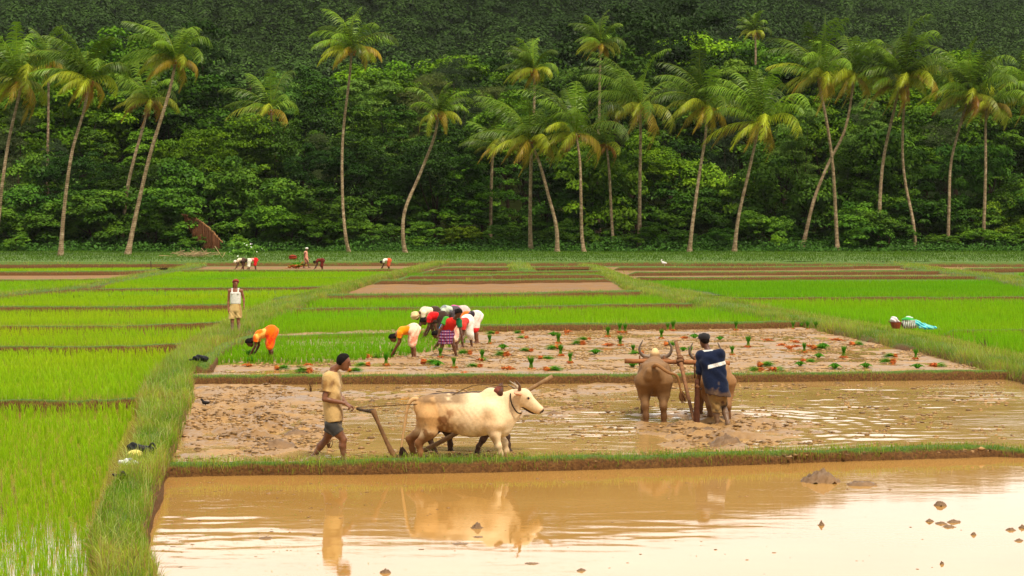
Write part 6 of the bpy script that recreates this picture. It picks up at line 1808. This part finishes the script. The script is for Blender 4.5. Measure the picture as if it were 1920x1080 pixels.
for x, y, a in [(930, 628, 180), (977, 626, 200), (985, 636, 170), (1102, 639, 180), (1091, 647, 150), (1043, 655, 200), (994, 660, 175), (948, 669, 160), (1016, 675, -20), (1027, 697, 10), (1251, 649, 15), (1201, 666, 200),
                (1528, 655, 10), (1600, 649, 10), (1508, 681, 5), (1677, 670, 190), (1672, 682, 170), (1752, 690, 5), (1427, 687, 10), (1425, 698, 180), (688, 687, 185), (656, 698, 10), (578, 699, 170), (797, 683, 5),
                (898, 690, 180), (878, 665, 200), (901, 679, 60), (521, 693, 10), (695, 673, 5), (1450, 698, 30)]: BUND.append((x, y, 'lying', a))
for x, y in [(1141, 650), (952, 695), (1063, 625), (1440, 640), (1465, 650), (1480, 655), (1492, 652), (1492, 644), (1518, 652), (1570, 640), (578, 687), (466, 689), (1284, 636)]: BUND.append((x, y, 'heap', 0))
BREC = []
for k, (x, y, m, a) in enumerate(BUND):
    p = P(x, y, ZM)
    t = thing('seedling_bundle', 'x', 'rice seedlings', (p[0], p[1], ZM + 0.005), math.radians(a + RNG.normal() * 12) if m == 'lying' else RNG.random() * 6.28, 'bundles of rice seedlings dropped on the mud')
    sc = 0.85 + 0.3 * RNG.random()
    if m == 'upright': sc *= 0.95
    t.scale = (sc, sc, sc) if m != 'heap' else (sc * 0.75,) * 3
    if m == 'heap': link('roots', BR['heap'][k % 3], M['root'], t); link('leaves', BL['fan'][k % 3], M['rice'], t).scale = (0.35, 0.35, 0.2)
    else:
        link('leaves', BL[m][k % 3], M['rice'], t)
        if m != 'fan': link('roots', BR[m][k % 3], M['root'], t)
    BREC.append((t, x, y, m))
def rowof(y): return 'along the far bank' if y < 634 else 'in the back half of the mud' if y < 656 else 'in the front half of the mud' if y < 678 else 'beside the front bank'
grp = {}
for r in BREC: grp.setdefault((r[3], rowof(r[2])), []).append(r)
for (m, row), rs in grp.items():
    rs.sort(key=lambda r: r[1])
    w = {'upright': 'upright green seedling bundle', 'fan': 'fanned out dark green seedling bundle', 'lying': 'fallen seedling bundle with orange roots', 'heap': 'orange heap of seedling roots'}[m]
    for k, r in enumerate(rs):
        r[0]['label'] = f'{w} {row}' if len(rs) == 1 else f'{w} {row}, {ORD[k + 1]} from left'

# ------------------------------------------------------------------ clods and mounds of mud
def clod(name, label, px, py, z, w, d, h, seed, mat='mud', group=None, fine=4):
    """an uneven lump of mud with a rough surface"""
    rg = np.random.default_rng(seed)
    n = 26
    gx_, gy_ = np.meshgrid(np.linspace(-1, 1, n), np.linspace(-1, 1, n), indexing='ij')
    r = np.hypot(gx_, gy_)
    e = 1 + 0.35 * (fbm(gx_ * 1.7 + seed, gy_ * 1.7, 2, seed) - 0.5) * 2
    hh = np.clip(1 - (r / e) ** 1.6, -0.25, 1) * h * (0.55 + 0.9 * fbm(gx_ * fine * 0.7 + seed, gy_ * fine * 0.7, 4, seed + 3)) + (fbm(gx_ * 6, gy_ * 6, 3, seed + 5) - 0.5) * h * 0.8
    V = np.stack([gx_ * w / 2, gy_ * d / 2, hh - 0.01], -1).reshape(-1, 3)
    i, j = np.meshgrid(np.arange(n - 1), np.arange(n - 1), indexing='ij'); i, j = i.ravel(), j.ravel()
    F = np.stack([i * n + j, (i + 1) * n + j, (i + 1) * n + j + 1, i * n + j + 1], 1)
    p = P(px, py, z)
    return tag(link(name, mesh_np(name, V, F, smooth=True), M[mat], None, p), label, 'mud', group)
G_ = 'lumps of mud rising from the near pond'
clod('mud_mound', 'tall pointed mound of mud standing in the near pond by the bank', 1537, 903, ZP, 0.56, 0.45, 0.17, 3, 'mud_dark', fine=9)
clod('mud_mound', 'long low strip of mud right of the pointed mound', 1616, 909, ZP, 0.46, 0.3, 0.07, 5, 'mud_dark')
for k, (x, y, w, h, lb) in enumerate([(1763, 948, .17, .07, 'roundest dark mud lump in the white glare of the pond'), (1743, 978, .11, .04, 'small mud lump left of the cluster in the glare'), (1764, 982, .16, .035, 'flat mud lump in the middle of the cluster'),
        (1789, 979, .20, .04, 'widest mud lump of the cluster in the glare'), (1780, 988, .2, .03, 'lowest mud lump of the cluster in the glare'), (1540, 985, .09, .06, 'single mud lump below the pointed mound'),
        (1825, 1003, .08, .04, 'small lone mud lump right of the cluster'), (1895, 994, .14, .04, 'mud lump near the right edge of the pond'), (1917, 990, .12, .05, 'mud lump cut by the right edge'),
        (1910, 1014, .14, .03, 'flat lump under the one near the right edge'), (1766, 1058, .05, .04, 'tiny dark lump lowest on the right of the pond'), (895, 990, .17, .08, 'dark mud lump inside the reflection of the white ox'),
        (896, 1007, .18, .02, 'flat mud patch below the dark lump in the ox reflection'), (862, 1020, .28, .02, 'wide thin mud streak below the ox reflection'), (996, 1057, .25, .02, 'thin mud streak right of the reflections'),
        (722, 1074, .12, .05, 'mud lump at the lower edge right of the man reflection'), (499, 1010, .22, .03, 'flat mud lump left of the man reflection'), (1090, 1070, .13, .03, 'small mud lump at the lower edge in the middle'),
        (1590, 918, .07, .02, 'tiny lump just below the long mud strip'), (1668, 918, .1, .02, 'thin lump right of the long mud strip')]):
    clod('mud_lump', lb, x, y, ZP, w, w * 0.8, h, 20 + k, 'mud_dark', G_)
for k, (x, y, w, h, lb) in enumerate([(1362, 836, .62, .17, 'rough dark mud heap turned up in front of the man in navy'), (1325, 812, .5, .10, 'churned mud heap at the foot of the upright plough post'), (1262, 800, .3, .07, 'mud heap at the hind hoof of the brown ox'),
        (592, 862, .35, .07, 'mud clod behind the rear foot of the khaki shirted man'), (775, 868, .45, .09, 'mud turned up by the share of the near plough'), (520, 838, .7, .12, 'large dark clod in the churned corner'),
        (460, 812, .6, .09, 'wide clod left of the large dark one'), (560, 815, .5, .09, 'clod right of the large dark one'), (1040, 776, .35, .06, 'clod before the muzzle of the white ox'), (1090, 768, .3, .05, 'smaller clod farther before the white ox')]):
    clod('mud_clod', lb, x, y, ZC, w, w * 0.8, h, 60 + k, 'mud_dark', 'clods of turned up mud in the ploughed paddy')
# countless crumbs of mud
ico = np.array([(0, 0, 1), (0.9, 0, 0.3), (0.28, 0.85, 0.3), (-0.72, 0.53, 0.3), (-0.72, -0.53, 0.3), (0.28, -0.85, 0.3), (0, 0, -0.6)], float)
icf = np.array([(0, 1, 2), (0, 2, 3), (0, 3, 4), (0, 4, 5), (0, 5, 1), (6, 2, 1), (6, 3, 2), (6, 4, 3), (6, 5, 4), (6, 1, 5)])
def crumbs(label, pts, z, size, flat, c1, c2, fn=None, seed=1):
    rg = np.random.default_rng(seed); n = len(pts)
    s = size * (0.4 + 1.3 * rg.random(n) ** 2.2)
    V = ico[None] * (1 + 0.35 * rg.normal(size=(n, 7, 1)).clip(-1, 1)) * s[:, None, None]
    V = V * np.stack([1 + 0.6 * rg.random(n), np.ones(n), flat * (0.6 + 0.8 * rg.random(n))], 1)[:, None, :]
    zz = z + (fn(pts[:, 0], pts[:, 1]) if fn else 0)
    V = V + np.stack([pts[:, 0], pts[:, 1], np.maximum(zz, z + 0.0) if fn else np.full(n, z)], 1)[:, None, :]
    F = (np.arange(n)[:, None, None] * 7 + icf[None]).reshape(-1, 3)
    k = rg.random((n, 1)); col = np.array(c1) * k + np.array(c2) * (1 - k)
    return tag(link('mud_crumbs', mesh_np('mud_crumbs', V.reshape(-1, 3), F, np.repeat(col, 7, axis=0), smooth=True), M['mudcrumb']), label, 'mud', kind='stuff')
M['mudcrumb'] = attr_mat('mud_crumb', 0.6, 0.4, 30, 0.25)
def scatter(pxpts_poly, z, n, wfn, seed):
    rg = np.random.default_rng(seed); poly = pxpoly(pxpts_poly, z)
    xs = [p[0] for p in poly]; ys = [p[1] for p in poly]
    x = rg.random(n) * (max(xs) - min(xs)) + min(xs); y = rg.random(n) * (max(ys) - min(ys)) + min(ys)
    k = in_poly(x, y, poly); x, y = x[k], y[k]
    px, py = project(x, y, 0 * x + z)
    k = rg.random(len(x)) < wfn(px, py, x, y)
    return np.stack([x[k], y[k]], 1)
G2D = lambda px, py, cx, cy, rx, ry: np.exp(-(((px - cx) / rx) ** 2 + ((py - cy) / ry) ** 2))
p = scatter([(310, 870), (345, 726), (1900, 716), (1900, 848), (1000, 868)], ZC, 60000, lambda px, py, x, y: np.clip((0.9 * G2D(px, py, 480, 810, 140, 42) + 0.5 * G2D(px, py, 440, 755, 120, 30) + 0.85 * G2D(px, py, 1360, 815, 110, 26)
            + 0.3 * G2D(px, py, 1050, 775, 120, 30) + 0.14) * (fbm(x * 1.5, y * 1.5, 3, 5) * 3.2 - 1.15), 0, 1), 3)
crumbs('crumbs of turned up mud in the ploughed paddy', p, ZC, 0.032, 0.5, lin(100, 74, 42), lin(176, 136, 86), mud_a, 5)
p = scatter([(400, 700), (440, 684), (900, 640), (930, 618), (1500, 616), (1680, 650), (1880, 700)], ZM, 60000, lambda px, py, x, y: np.clip(fbm(x * 1.1, y * 1.9, 3, 15) * 2.6 - 1.1, 0, 0.8), 4)
crumbs('crumbs of mud in the planting paddy', p, ZM, 0.038, 0.45, lin(120, 90, 52), lin(188, 150, 98), mud_b, 6)
p = scatter([(300, 1078), (290, 905), (1500, 880), (1900, 870), (1900, 1078)], ZP, 5000, lambda px, py, x, y: np.clip((0.8 * G2D(px, py, 420, 960, 330, 90) + 0.06 + 0.35 * G2D(px, py, 800, 905, 700, 10)) * (fbm(x * 1.2, y * 1.4, 3, 9) * 3 - 1.0), 0, 1), 5)
crumbs('specks of mud floating on the near pond', p, ZP, 0.014, 0.35, lin(104, 72, 46), lin(170, 130, 90), None, 7)
p = scatter([(290, 1078), (285, 900), (1500, 876), (1300, 960), (900, 1078)], ZP, 9000, lambda px, py, x, y: np.clip((0.8 * G2D(px, py, 380, 990, 260, 120) + 0.6 * G2D(px, py, 640, 905, 360, 10) + 0.03) * (fbm(x * 1.6, y * 1.2, 3, 29) * 3 - 1.2), 0, 1), 6)
n = len(p); rg = np.random.default_rng(2); a = rg.random(n) * 6.28; l = 0.03 + 0.06 * rg.random(n)
b = np.stack([p[:, 0], p[:, 1], np.full(n, ZP + 0.004)], 1); dx = np.stack([np.cos(a) * l, np.sin(a) * l, 0.01 * rg.random(n)], 1); w = np.stack([-np.sin(a), np.cos(a), 0 * a], 1) * 0.004
V = np.stack([b - w, b + w, b + dx], 1).reshape(-1, 3)
tag(link('floating_grass', mesh_np('floating_grass', V, np.arange(n * 3).reshape(n, 3), np.repeat(colvar(n, (0.22, 0.30, 0.05), 0.4, rg), 3, axis=0)), M['grass']), 'bits of cut grass floating on the near pond', 'grass', kind='stuff')

# ------------------------------------------------------------------ things left on the banks
def small(name, label, cat, px, py, z, rot=0.0):
    return thing(name, label, cat, P(px, py, z), rot)
M['black_cloth'] = attr_mat('black_cloth', 0.7, 0.2, 30, 0.3, 0.6, 0.01)
def lump(name, t, prims, col, mat='cloth', vox=0.012, fold=(0.012, 38, (0.6, 0.3, 0.7))):
    B = Body()
    for c, r in prims: B.ell(c, r, None, 0.04, fold=fold)
    return body_obj(name, B, vox, M[mat], t, col)
t = small('black_bag', 'black cloth bag with handles lying on the grassy path', 'bag', 262, 853, 0.24)
lump('sack', t, [((0.08, 0, 0.07), (0.17, 0.11, 0.075)), ((-0.06, 0.02, 0.08), (0.11, 0.09, 0.07)), ((-0.12, 0, 0.14), (0.05, 0.04, 0.035))], (0.012, 0.012, 0.014), 'black_cloth')
V, F, C = tube(spline([(0.14, -0.05, 0.11), (0.20, -0.08, 0.18), (0.24, -0.06, 0.10), (0.23, -0.05, 0.02)], 10), 0.014, 6, col=(0.02, 0.02, 0.02)); link('strap', mesh_np('strap', V, F, C), M['black_cloth'], t)
t = small('straw_hat', 'small pale yellow straw hat in front of the black bag', 'hat', 256, 856, 0.24)
lump('hat_crown', t, [((0, -0.10, 0.045), (0.105, 0.09, 0.065))], lin(226, 208, 110), fold=(0.004, 90, (0, 0.2, 1)))
t = small('white_bag', 'crumpled white plastic bag on the path below the black bag', 'bag', 241, 875, 0.24)
lump('sack', t, [((-0.05, 0, 0.05), (0.085, 0.07, 0.055)), ((0.07, 0.03, 0.05), (0.07, 0.05, 0.035))], (0.75, 0.77, 0.8))
lump('knot', t, [((0.03, 0.0, 0.085), (0.035, 0.03, 0.03)), ((0.15, 0.03, 0.06), (0.04, 0.03, 0.02))], (0.25, 0.26, 0.28))
t = small('sandal', 'dark sandal lying in the grass under the white bag', 'sandal', 225, 895, 0.22)
lump('sole', t, [((0, 0, 0.03), (0.10, 0.05, 0.02))], (0.03, 0.02, 0.018), 'black_cloth', 0.01); lump('strap', t, [((0.03, 0, 0.055), (0.03, 0.05, 0.02))], (0.03, 0.02, 0.018), 'black_cloth', 0.01)
t = small('black_bag', 'black bundle of cloth on the grass near the orange sari woman', 'bag', 375, 677, 0.30)
lump('sack', t, [((0, 0, 0.07), (0.17, 0.12, 0.08)), ((0.12, 0, 0.06), (0.1, 0.09, 0.07)), ((-0.16, 0, 0.04), (0.1, 0.06, 0.03))], (0.010, 0.010, 0.012), 'black_cloth', 0.014)
# black bird on the mud
t = small('bird', 'black bird standing on the mud at the left of the ploughed paddy', 'bird', 385, 764, 0.01, 0)
B = Body(); B.cap((-0.03, 0, 0.10), (0.05, 0, 0.095), 0.035, 0.03, None, 0.02); B.cap((-0.045, 0, 0.12), (-0.065, 0, 0.155), 0.022, 0.02, None, 0.02); B.ell((-0.07, 0, 0.16), (0.026, 0.02, 0.022), None, 0.01)
B.cap((-0.09, 0, 0.158), (-0.12, 0, 0.150), 0.008, 0.003, (0.05, 0.04, 0.03), 0.005); B.cap((0.06, 0, 0.10), (0.12, 0, 0.125), 0.022, 0.010, None, 0.02, flat=((0, 0, 1), 0.5))
for q in (-1, 1):
    B.chain([(0.0, 0.015 * q, 0.08), (0.01, 0.018 * q, 0.04), (0.0, 0.018 * q, 0.0)], [0.009, 0.005, 0.005], (0.03, 0.02, 0.015), 0.01); B.cap((0.0, 0.018 * q, 0.0), (-0.03, 0.02 * q, -0.002), 0.005, 0.004, None, 0.004)
body_obj('body', B, 0.005, M['black_cloth'], t, (0.012, 0.011, 0.012))
for q in (-1, 1):
    W = Body(); W.cap((-0.02, 0.030 * q, 0.11), (0.07, 0.022 * q, 0.10), 0.026, 0.012, None, 0.02, flat=((0, 1, 0), 0.35)); body_obj('wing', W, 0.005, M['black_cloth'], t, (0.016, 0.015, 0.018))
t.scale = (0.95, 0.95, 0.95)
# basket and clothes on the right path
Pb = P(1680, 616, 0.33)
t = thing('basket', 'reddish brown woven basket on the right hand path', 'basket', Pb)
n = 24; rings = [(0.11, 0.0), (0.13, 0.05), (0.15, 0.12), (0.165, 0.19), (0.17, 0.205), (0.15, 0.20), (0.13, 0.12), (0.10, 0.02)]
V = np.array([(r * math.cos(a) * (1 + 0.015 * ((k + int(q)) % 2)), r * math.sin(a), z) for q, (r, z) in enumerate(rings) for k, a in enumerate(np.arange(n) * 2 * math.pi / n)])
i, j = np.meshgrid(np.arange(len(rings) - 1), np.arange(n), indexing='ij'); i, j = i.ravel(), j.ravel()
F = np.stack([i * n + j, i * n + (j + 1) % n, (i + 1) * n + (j + 1) % n, (i + 1) * n + j], 1)
M['wicker'] = flat_mat('wicker', lin(140, 66, 34), 0.7, 0.3, 40, 0.4, 0.8, 0.01)
link('body', mesh_np('basket', V, F), M['wicker'], t)
V, F, C = tube([(-0.11, 0.0, 0.02), (-0.16, 0.0, 0.16), (-0.24, 0.0, 0.24)], [0.018, 0.016, 0.012], 6, col=(0.2, 0.09, 0.04)); link('handle', mesh_np('handle', V, F, C), M['wood'], t)
t = thing('cloth_bundle', 'white cloth bundle stuffed into the brown basket', 'bundle', Pb + V3(-0.06, 0, 0.20)); lump('wrap', t, [((0, 0, 0.07), (0.12, 0.11, 0.11)), ((0.11, -0.02, 0.02), (0.06, 0.06, 0.03))], (0.8, 0.74, 0.74))
lump('knot', t, [((0.10, 0.0, 0.10), (0.04, 0.05, 0.06))], (0.02, 0.015, 0.015))
t = thing('striped_bag', 'green and white striped cloth bag beside the brown basket', 'bag', Pb + V3(0.42, 0.03, 0))
def stripes(V, C):
    m = (np.mod(V[:, 0] * 15 + 0.2 * np.sin(V[:, 2] * 20), 1))[:, None]
    c = np.where(m < 0.33, np.array(lin(225, 225, 215)), np.where(m < 0.66, np.array(lin(120, 160, 120)), np.array(lin(130, 105, 120))))
    up = np.clip((V[:, 2] - 0.25) / 0.03, 0, 1)[:, None]
    return c * (1 - up) + np.array(lin(60, 170, 70))[None] * up
B = Body(); B.cap((-0.12, 0, 0.13), (0.14, 0, 0.12), 0.13, 0.12, None, 0.05, fold=(0.012, 40, (1, 0.2, 0))); B.ell((-0.08, 0, 0.28), (0.17, 0.11, 0.07), None, 0.05, fold=(0.015, 36, (0.8, 0, 0.6))); B.ell((0.06, 0, 0.24), (0.14, 0.1, 0.07), None, 0.05)
body_obj('sack', B, 0.012, M['cloth'], t, (0.5, 0.6, 0.5), stripes)
lump('folded_cloth', t, [((-0.04, 0, 0.35), (0.09, 0.07, 0.045)), ((0.05, 0, 0.33), (0.07, 0.05, 0.025))], lin(200, 215, 205))
t = thing('cloth', 'turquoise cloth trailing over the grass beside the striped bag', 'cloth', Pb + V3(0.72, 0.0, 0))
def turq(V, C):
    m = (np.mod((V[:, 0] + V[:, 2] * 1.5 + V[:, 1]) * 7, 1))[:, None]
    return np.where(m < 0.35, np.array(lin(30, 140, 200)), np.where(m < 0.6, np.array(lin(60, 200, 205)), np.array(lin(150, 225, 190))))
B = Body(); B.cap((-0.10, 0, 0.17), (0.18, -0.02, 0.07), 0.10, 0.07, None, 0.05, fold=(0.014, 40, (0.2, 1, 0.8))); B.cap((0.15, -0.02, 0.06), (0.52, -0.05, 0.02), 0.075, 0.035, None, 0.04, fold=(0.014, 40, (0.2, 1, 0.8)))
B.cap((0.0, -0.08, 0.05), (0.40, -0.12, 0.015), 0.05, 0.03, None, 0.04, fold=(0.012, 44, (0.2, 1, 0.8)))
o = body_obj('cloth', B, 0.012, M['cloth'], None, (0.2, 0.6, 0.7), turq); o.location = t.location; tag(o, t['label'], 'cloth'); bpy.data.objects.remove(t)
# small things far off
t = small('bowl', 'dark metal pan on the bank at the far left', 'bowl', 305, 508, 0.25)
n = 20; rings = [(0.25, 0.0), (0.42, 0.12), (0.5, 0.28), (0.52, 0.28), (0.43, 0.10), (0.2, 0.03)]
V = np.array([(r * math.cos(a), r * math.sin(a), z) for r, z in rings for a in np.arange(n) * 2 * math.pi / n])
i, j = np.meshgrid(np.arange(len(rings) - 1), np.arange(n), indexing='ij'); i, j = i.ravel(), j.ravel()
V = V * 0.75
link('pan', mesh_np('pan', V, np.stack([i * n + j, i * n + (j + 1) % n, (i + 1) * n + (j + 1) % n, (i + 1) * n + j], 1)), M['dark_bark'], t)
V, F, C = tube([(-0.40, 0, 0.2), (-0.5, 0, 0.24), (-0.40, 0.1, 0.2)], 0.02, 5); link('handle', mesh_np('pan_handle', V, F), M['dark_bark'], t)
V, F, C = tube([(0, 0, -0.2), (0.01, 0, 0.4), (0, 0, 0.85)], [0.04, 0.035, 0.03], 6, col=(0.05, 0.03, 0.02))
tag(link('stake', mesh_np('stake', V, F, C), M['wood'], None, P(283, 511, 0.1)), 'thin dark stake standing left of the metal pan', 'stake')
t = small('basket', 'round red brown basket in the grass left of the far walking figure', 'basket', 549, 487, ZG); lump('weave', t, [((0, 0, 0.2), (0.38, 0.3, 0.26))], lin(150, 52, 26), 'cloth', 0.03, (0.01, 40, (0, 0, 1)))
V, F, C = tube([(0.36 * math.cos(a), 0.29 * math.sin(a), 0.34) for a in np.linspace(0, 6.28, 17)], 0.04, 5, col=lin(120, 40, 22)); link('rim', mesh_np('rim', V, F, C), M['wood'], t)
o = small('root_heap', 'orange heap of uprooted seedlings at the feet of the far walking figure', 'seedlings', 558, 503, 0.14)
link('roots', BR['heap'][0], M['root'], o); link('leaves', BL['fan'][1], M['rice'], o); o.scale = (4.0, 3.0, 3.0)
t = small('egret', 'tiny white bird standing on the far bank right of the middle', 'bird', 1246, 499, 0.3)
B = Body(); B.cap((-0.12, 0, 0.28), (0.14, 0, 0.24), 0.10, 0.05, None, 0.04); B.chain([(-0.16, 0, 0.30), (-0.26, 0, 0.42), (-0.22, 0, 0.52)], [0.045, 0.03, 0.035], None, 0.03); B.cap((-0.24, 0, 0.52), (-0.34, 0, 0.50), 0.015, 0.006, (0.6, 0.4, 0.05), 0.01)
for q in (-1, 1): B.cap((0, 0.03 * q, 0.22), (0.0, 0.03 * q, 0.0), 0.014, 0.012, (0.03, 0.03, 0.03), 0.01)
body_obj('body', B, 0.014, M['cloth'], t, (0.8, 0.8, 0.78)); W = Body(); W.cap((-0.08, -0.06, 0.28), (0.14, -0.04, 0.24), 0.07, 0.03, None, 0.03, flat=((0, 1, 0), 0.4)); body_obj('wing', W, 0.014, M['cloth'], t, (0.74, 0.74, 0.72))
# small shrub with white flowers by the far workers
t = thing('flowering_shrub', 'low shrub dotted with white flowers above the far group of workers', 'shrub', P(462, 489, ZG))
cm, lobes = crown_mesh('flower_crown', 77, 1.7, 1.5, 0.0, 40, 60, 0.2, 0.35, (0.07, 0.17, 0.015), (0.14, 0.28, 0.03), 'shrub')
link('crown', cm, M['leaf'], t); rg = np.random.default_rng(9); n = 18
a = rg.random(n) * 6.28; e = rg.random(n) * 1.3; pos = np.stack([np.cos(a) * np.cos(e) * 1.75, np.sin(a) * np.cos(e) * 1.75, 0.35 + np.sin(e) * 1.25], 1); nr = pos / np.linalg.norm(pos, axis=1)[:, None]
V, F, C = leaf_quads(pos, nr, 0.11 + 0.08 * rg.random(n), colvar(n, (0.75, 0.75, 0.70), 0.1, rg), rg, 0.9); link('flowers', mesh_np('flowers', V, F, C), M['leaf'], t)
# heap of dry sticks by the hut
rg = np.random.default_rng(12); parts = []
for k in range(60):
    a = rg.normal(size=3) * np.array((1.1, 0.5, 0.12)) + V3(0, 0, 0.25); d = rg.normal(size=3) * np.array((0.7, 0.3, 0.3)); parts.append(tube([a - d, a + d], [0.03, 0.015], 4, col=np.array(lin(176, 150, 110)) * (0.5 + 0.7 * rg.random())))
V, F, C = merge(parts); tag(link('brushwood', mesh_np('brushwood', V, F, C), M['wood'], None, P(366, 482, ZG)), 'heap of pale dry sticks before the thatched hut', 'brushwood')
# dry twigs standing in the mud by the ploughman
for k, (x, y, h, lb) in enumerate([(583, 735, .25, 'bent dry twig in the mud left of the khaki man'), (617, 840, .16, 'dry twig between the feet of the khaki man'), (505, 722, .14, 'thin twig rising from the mud behind the khaki man'), (1847, 652, .32, 'brown dry weed stump in the right hand rice')]):
    rg = np.random.default_rng(k + 40); parts = []
    for q in range(7):
        d = rg.normal(size=3) * 0.35 * h; d[2] = abs(d[2]) + h * 0.7
        parts.append(tube(spline([(0, 0, -0.03), d * 0.5 + rg.normal(size=3) * 0.015, d], 5), [0.008, 0.006, 0.002], 4, col=lin(70, 46, 26)) if False else tube(spline([(0, 0, -0.03), d * 0.5 + rg.normal(size=3) * 0.015, d], 5), np.linspace(0.009, 0.002, 5), 4, col=lin(80, 52, 30)))
    V, F, C = merge(parts); tag(link('dry_twig', mesh_np('dry_twig', V, F, C), M['wood'], None, P(x, y, 0.0 if k < 3 else 0.1)), lb, 'twig')

# ------------------------------------------------------------------ moist air
m, nt, out = newmat('moist_air')
pv = nt.nodes.new('ShaderNodeVolumePrincipled')
pv.inputs['Color'].default_value = (0.86, 0.92, 0.86, 1); pv.inputs['Density'].default_value = 0.000038; pv.inputs['Anisotropy'].default_value = 0.0
nt.links.new(pv.outputs[0], out.inputs['Volume'])
V = np.array([(x, y, z) for z in (-8, 215) for x, y in ((-950, -70), (950, -70), (950, 1750), (-950, 1750))], float)
tag(link('haze', mesh_np('haze', V, np.array([[3, 2, 1, 0], [4, 5, 6, 7], [0, 1, 5, 4], [1, 2, 6, 5], [2, 3, 7, 6], [3, 0, 4, 7]])), m), kind='stuff')
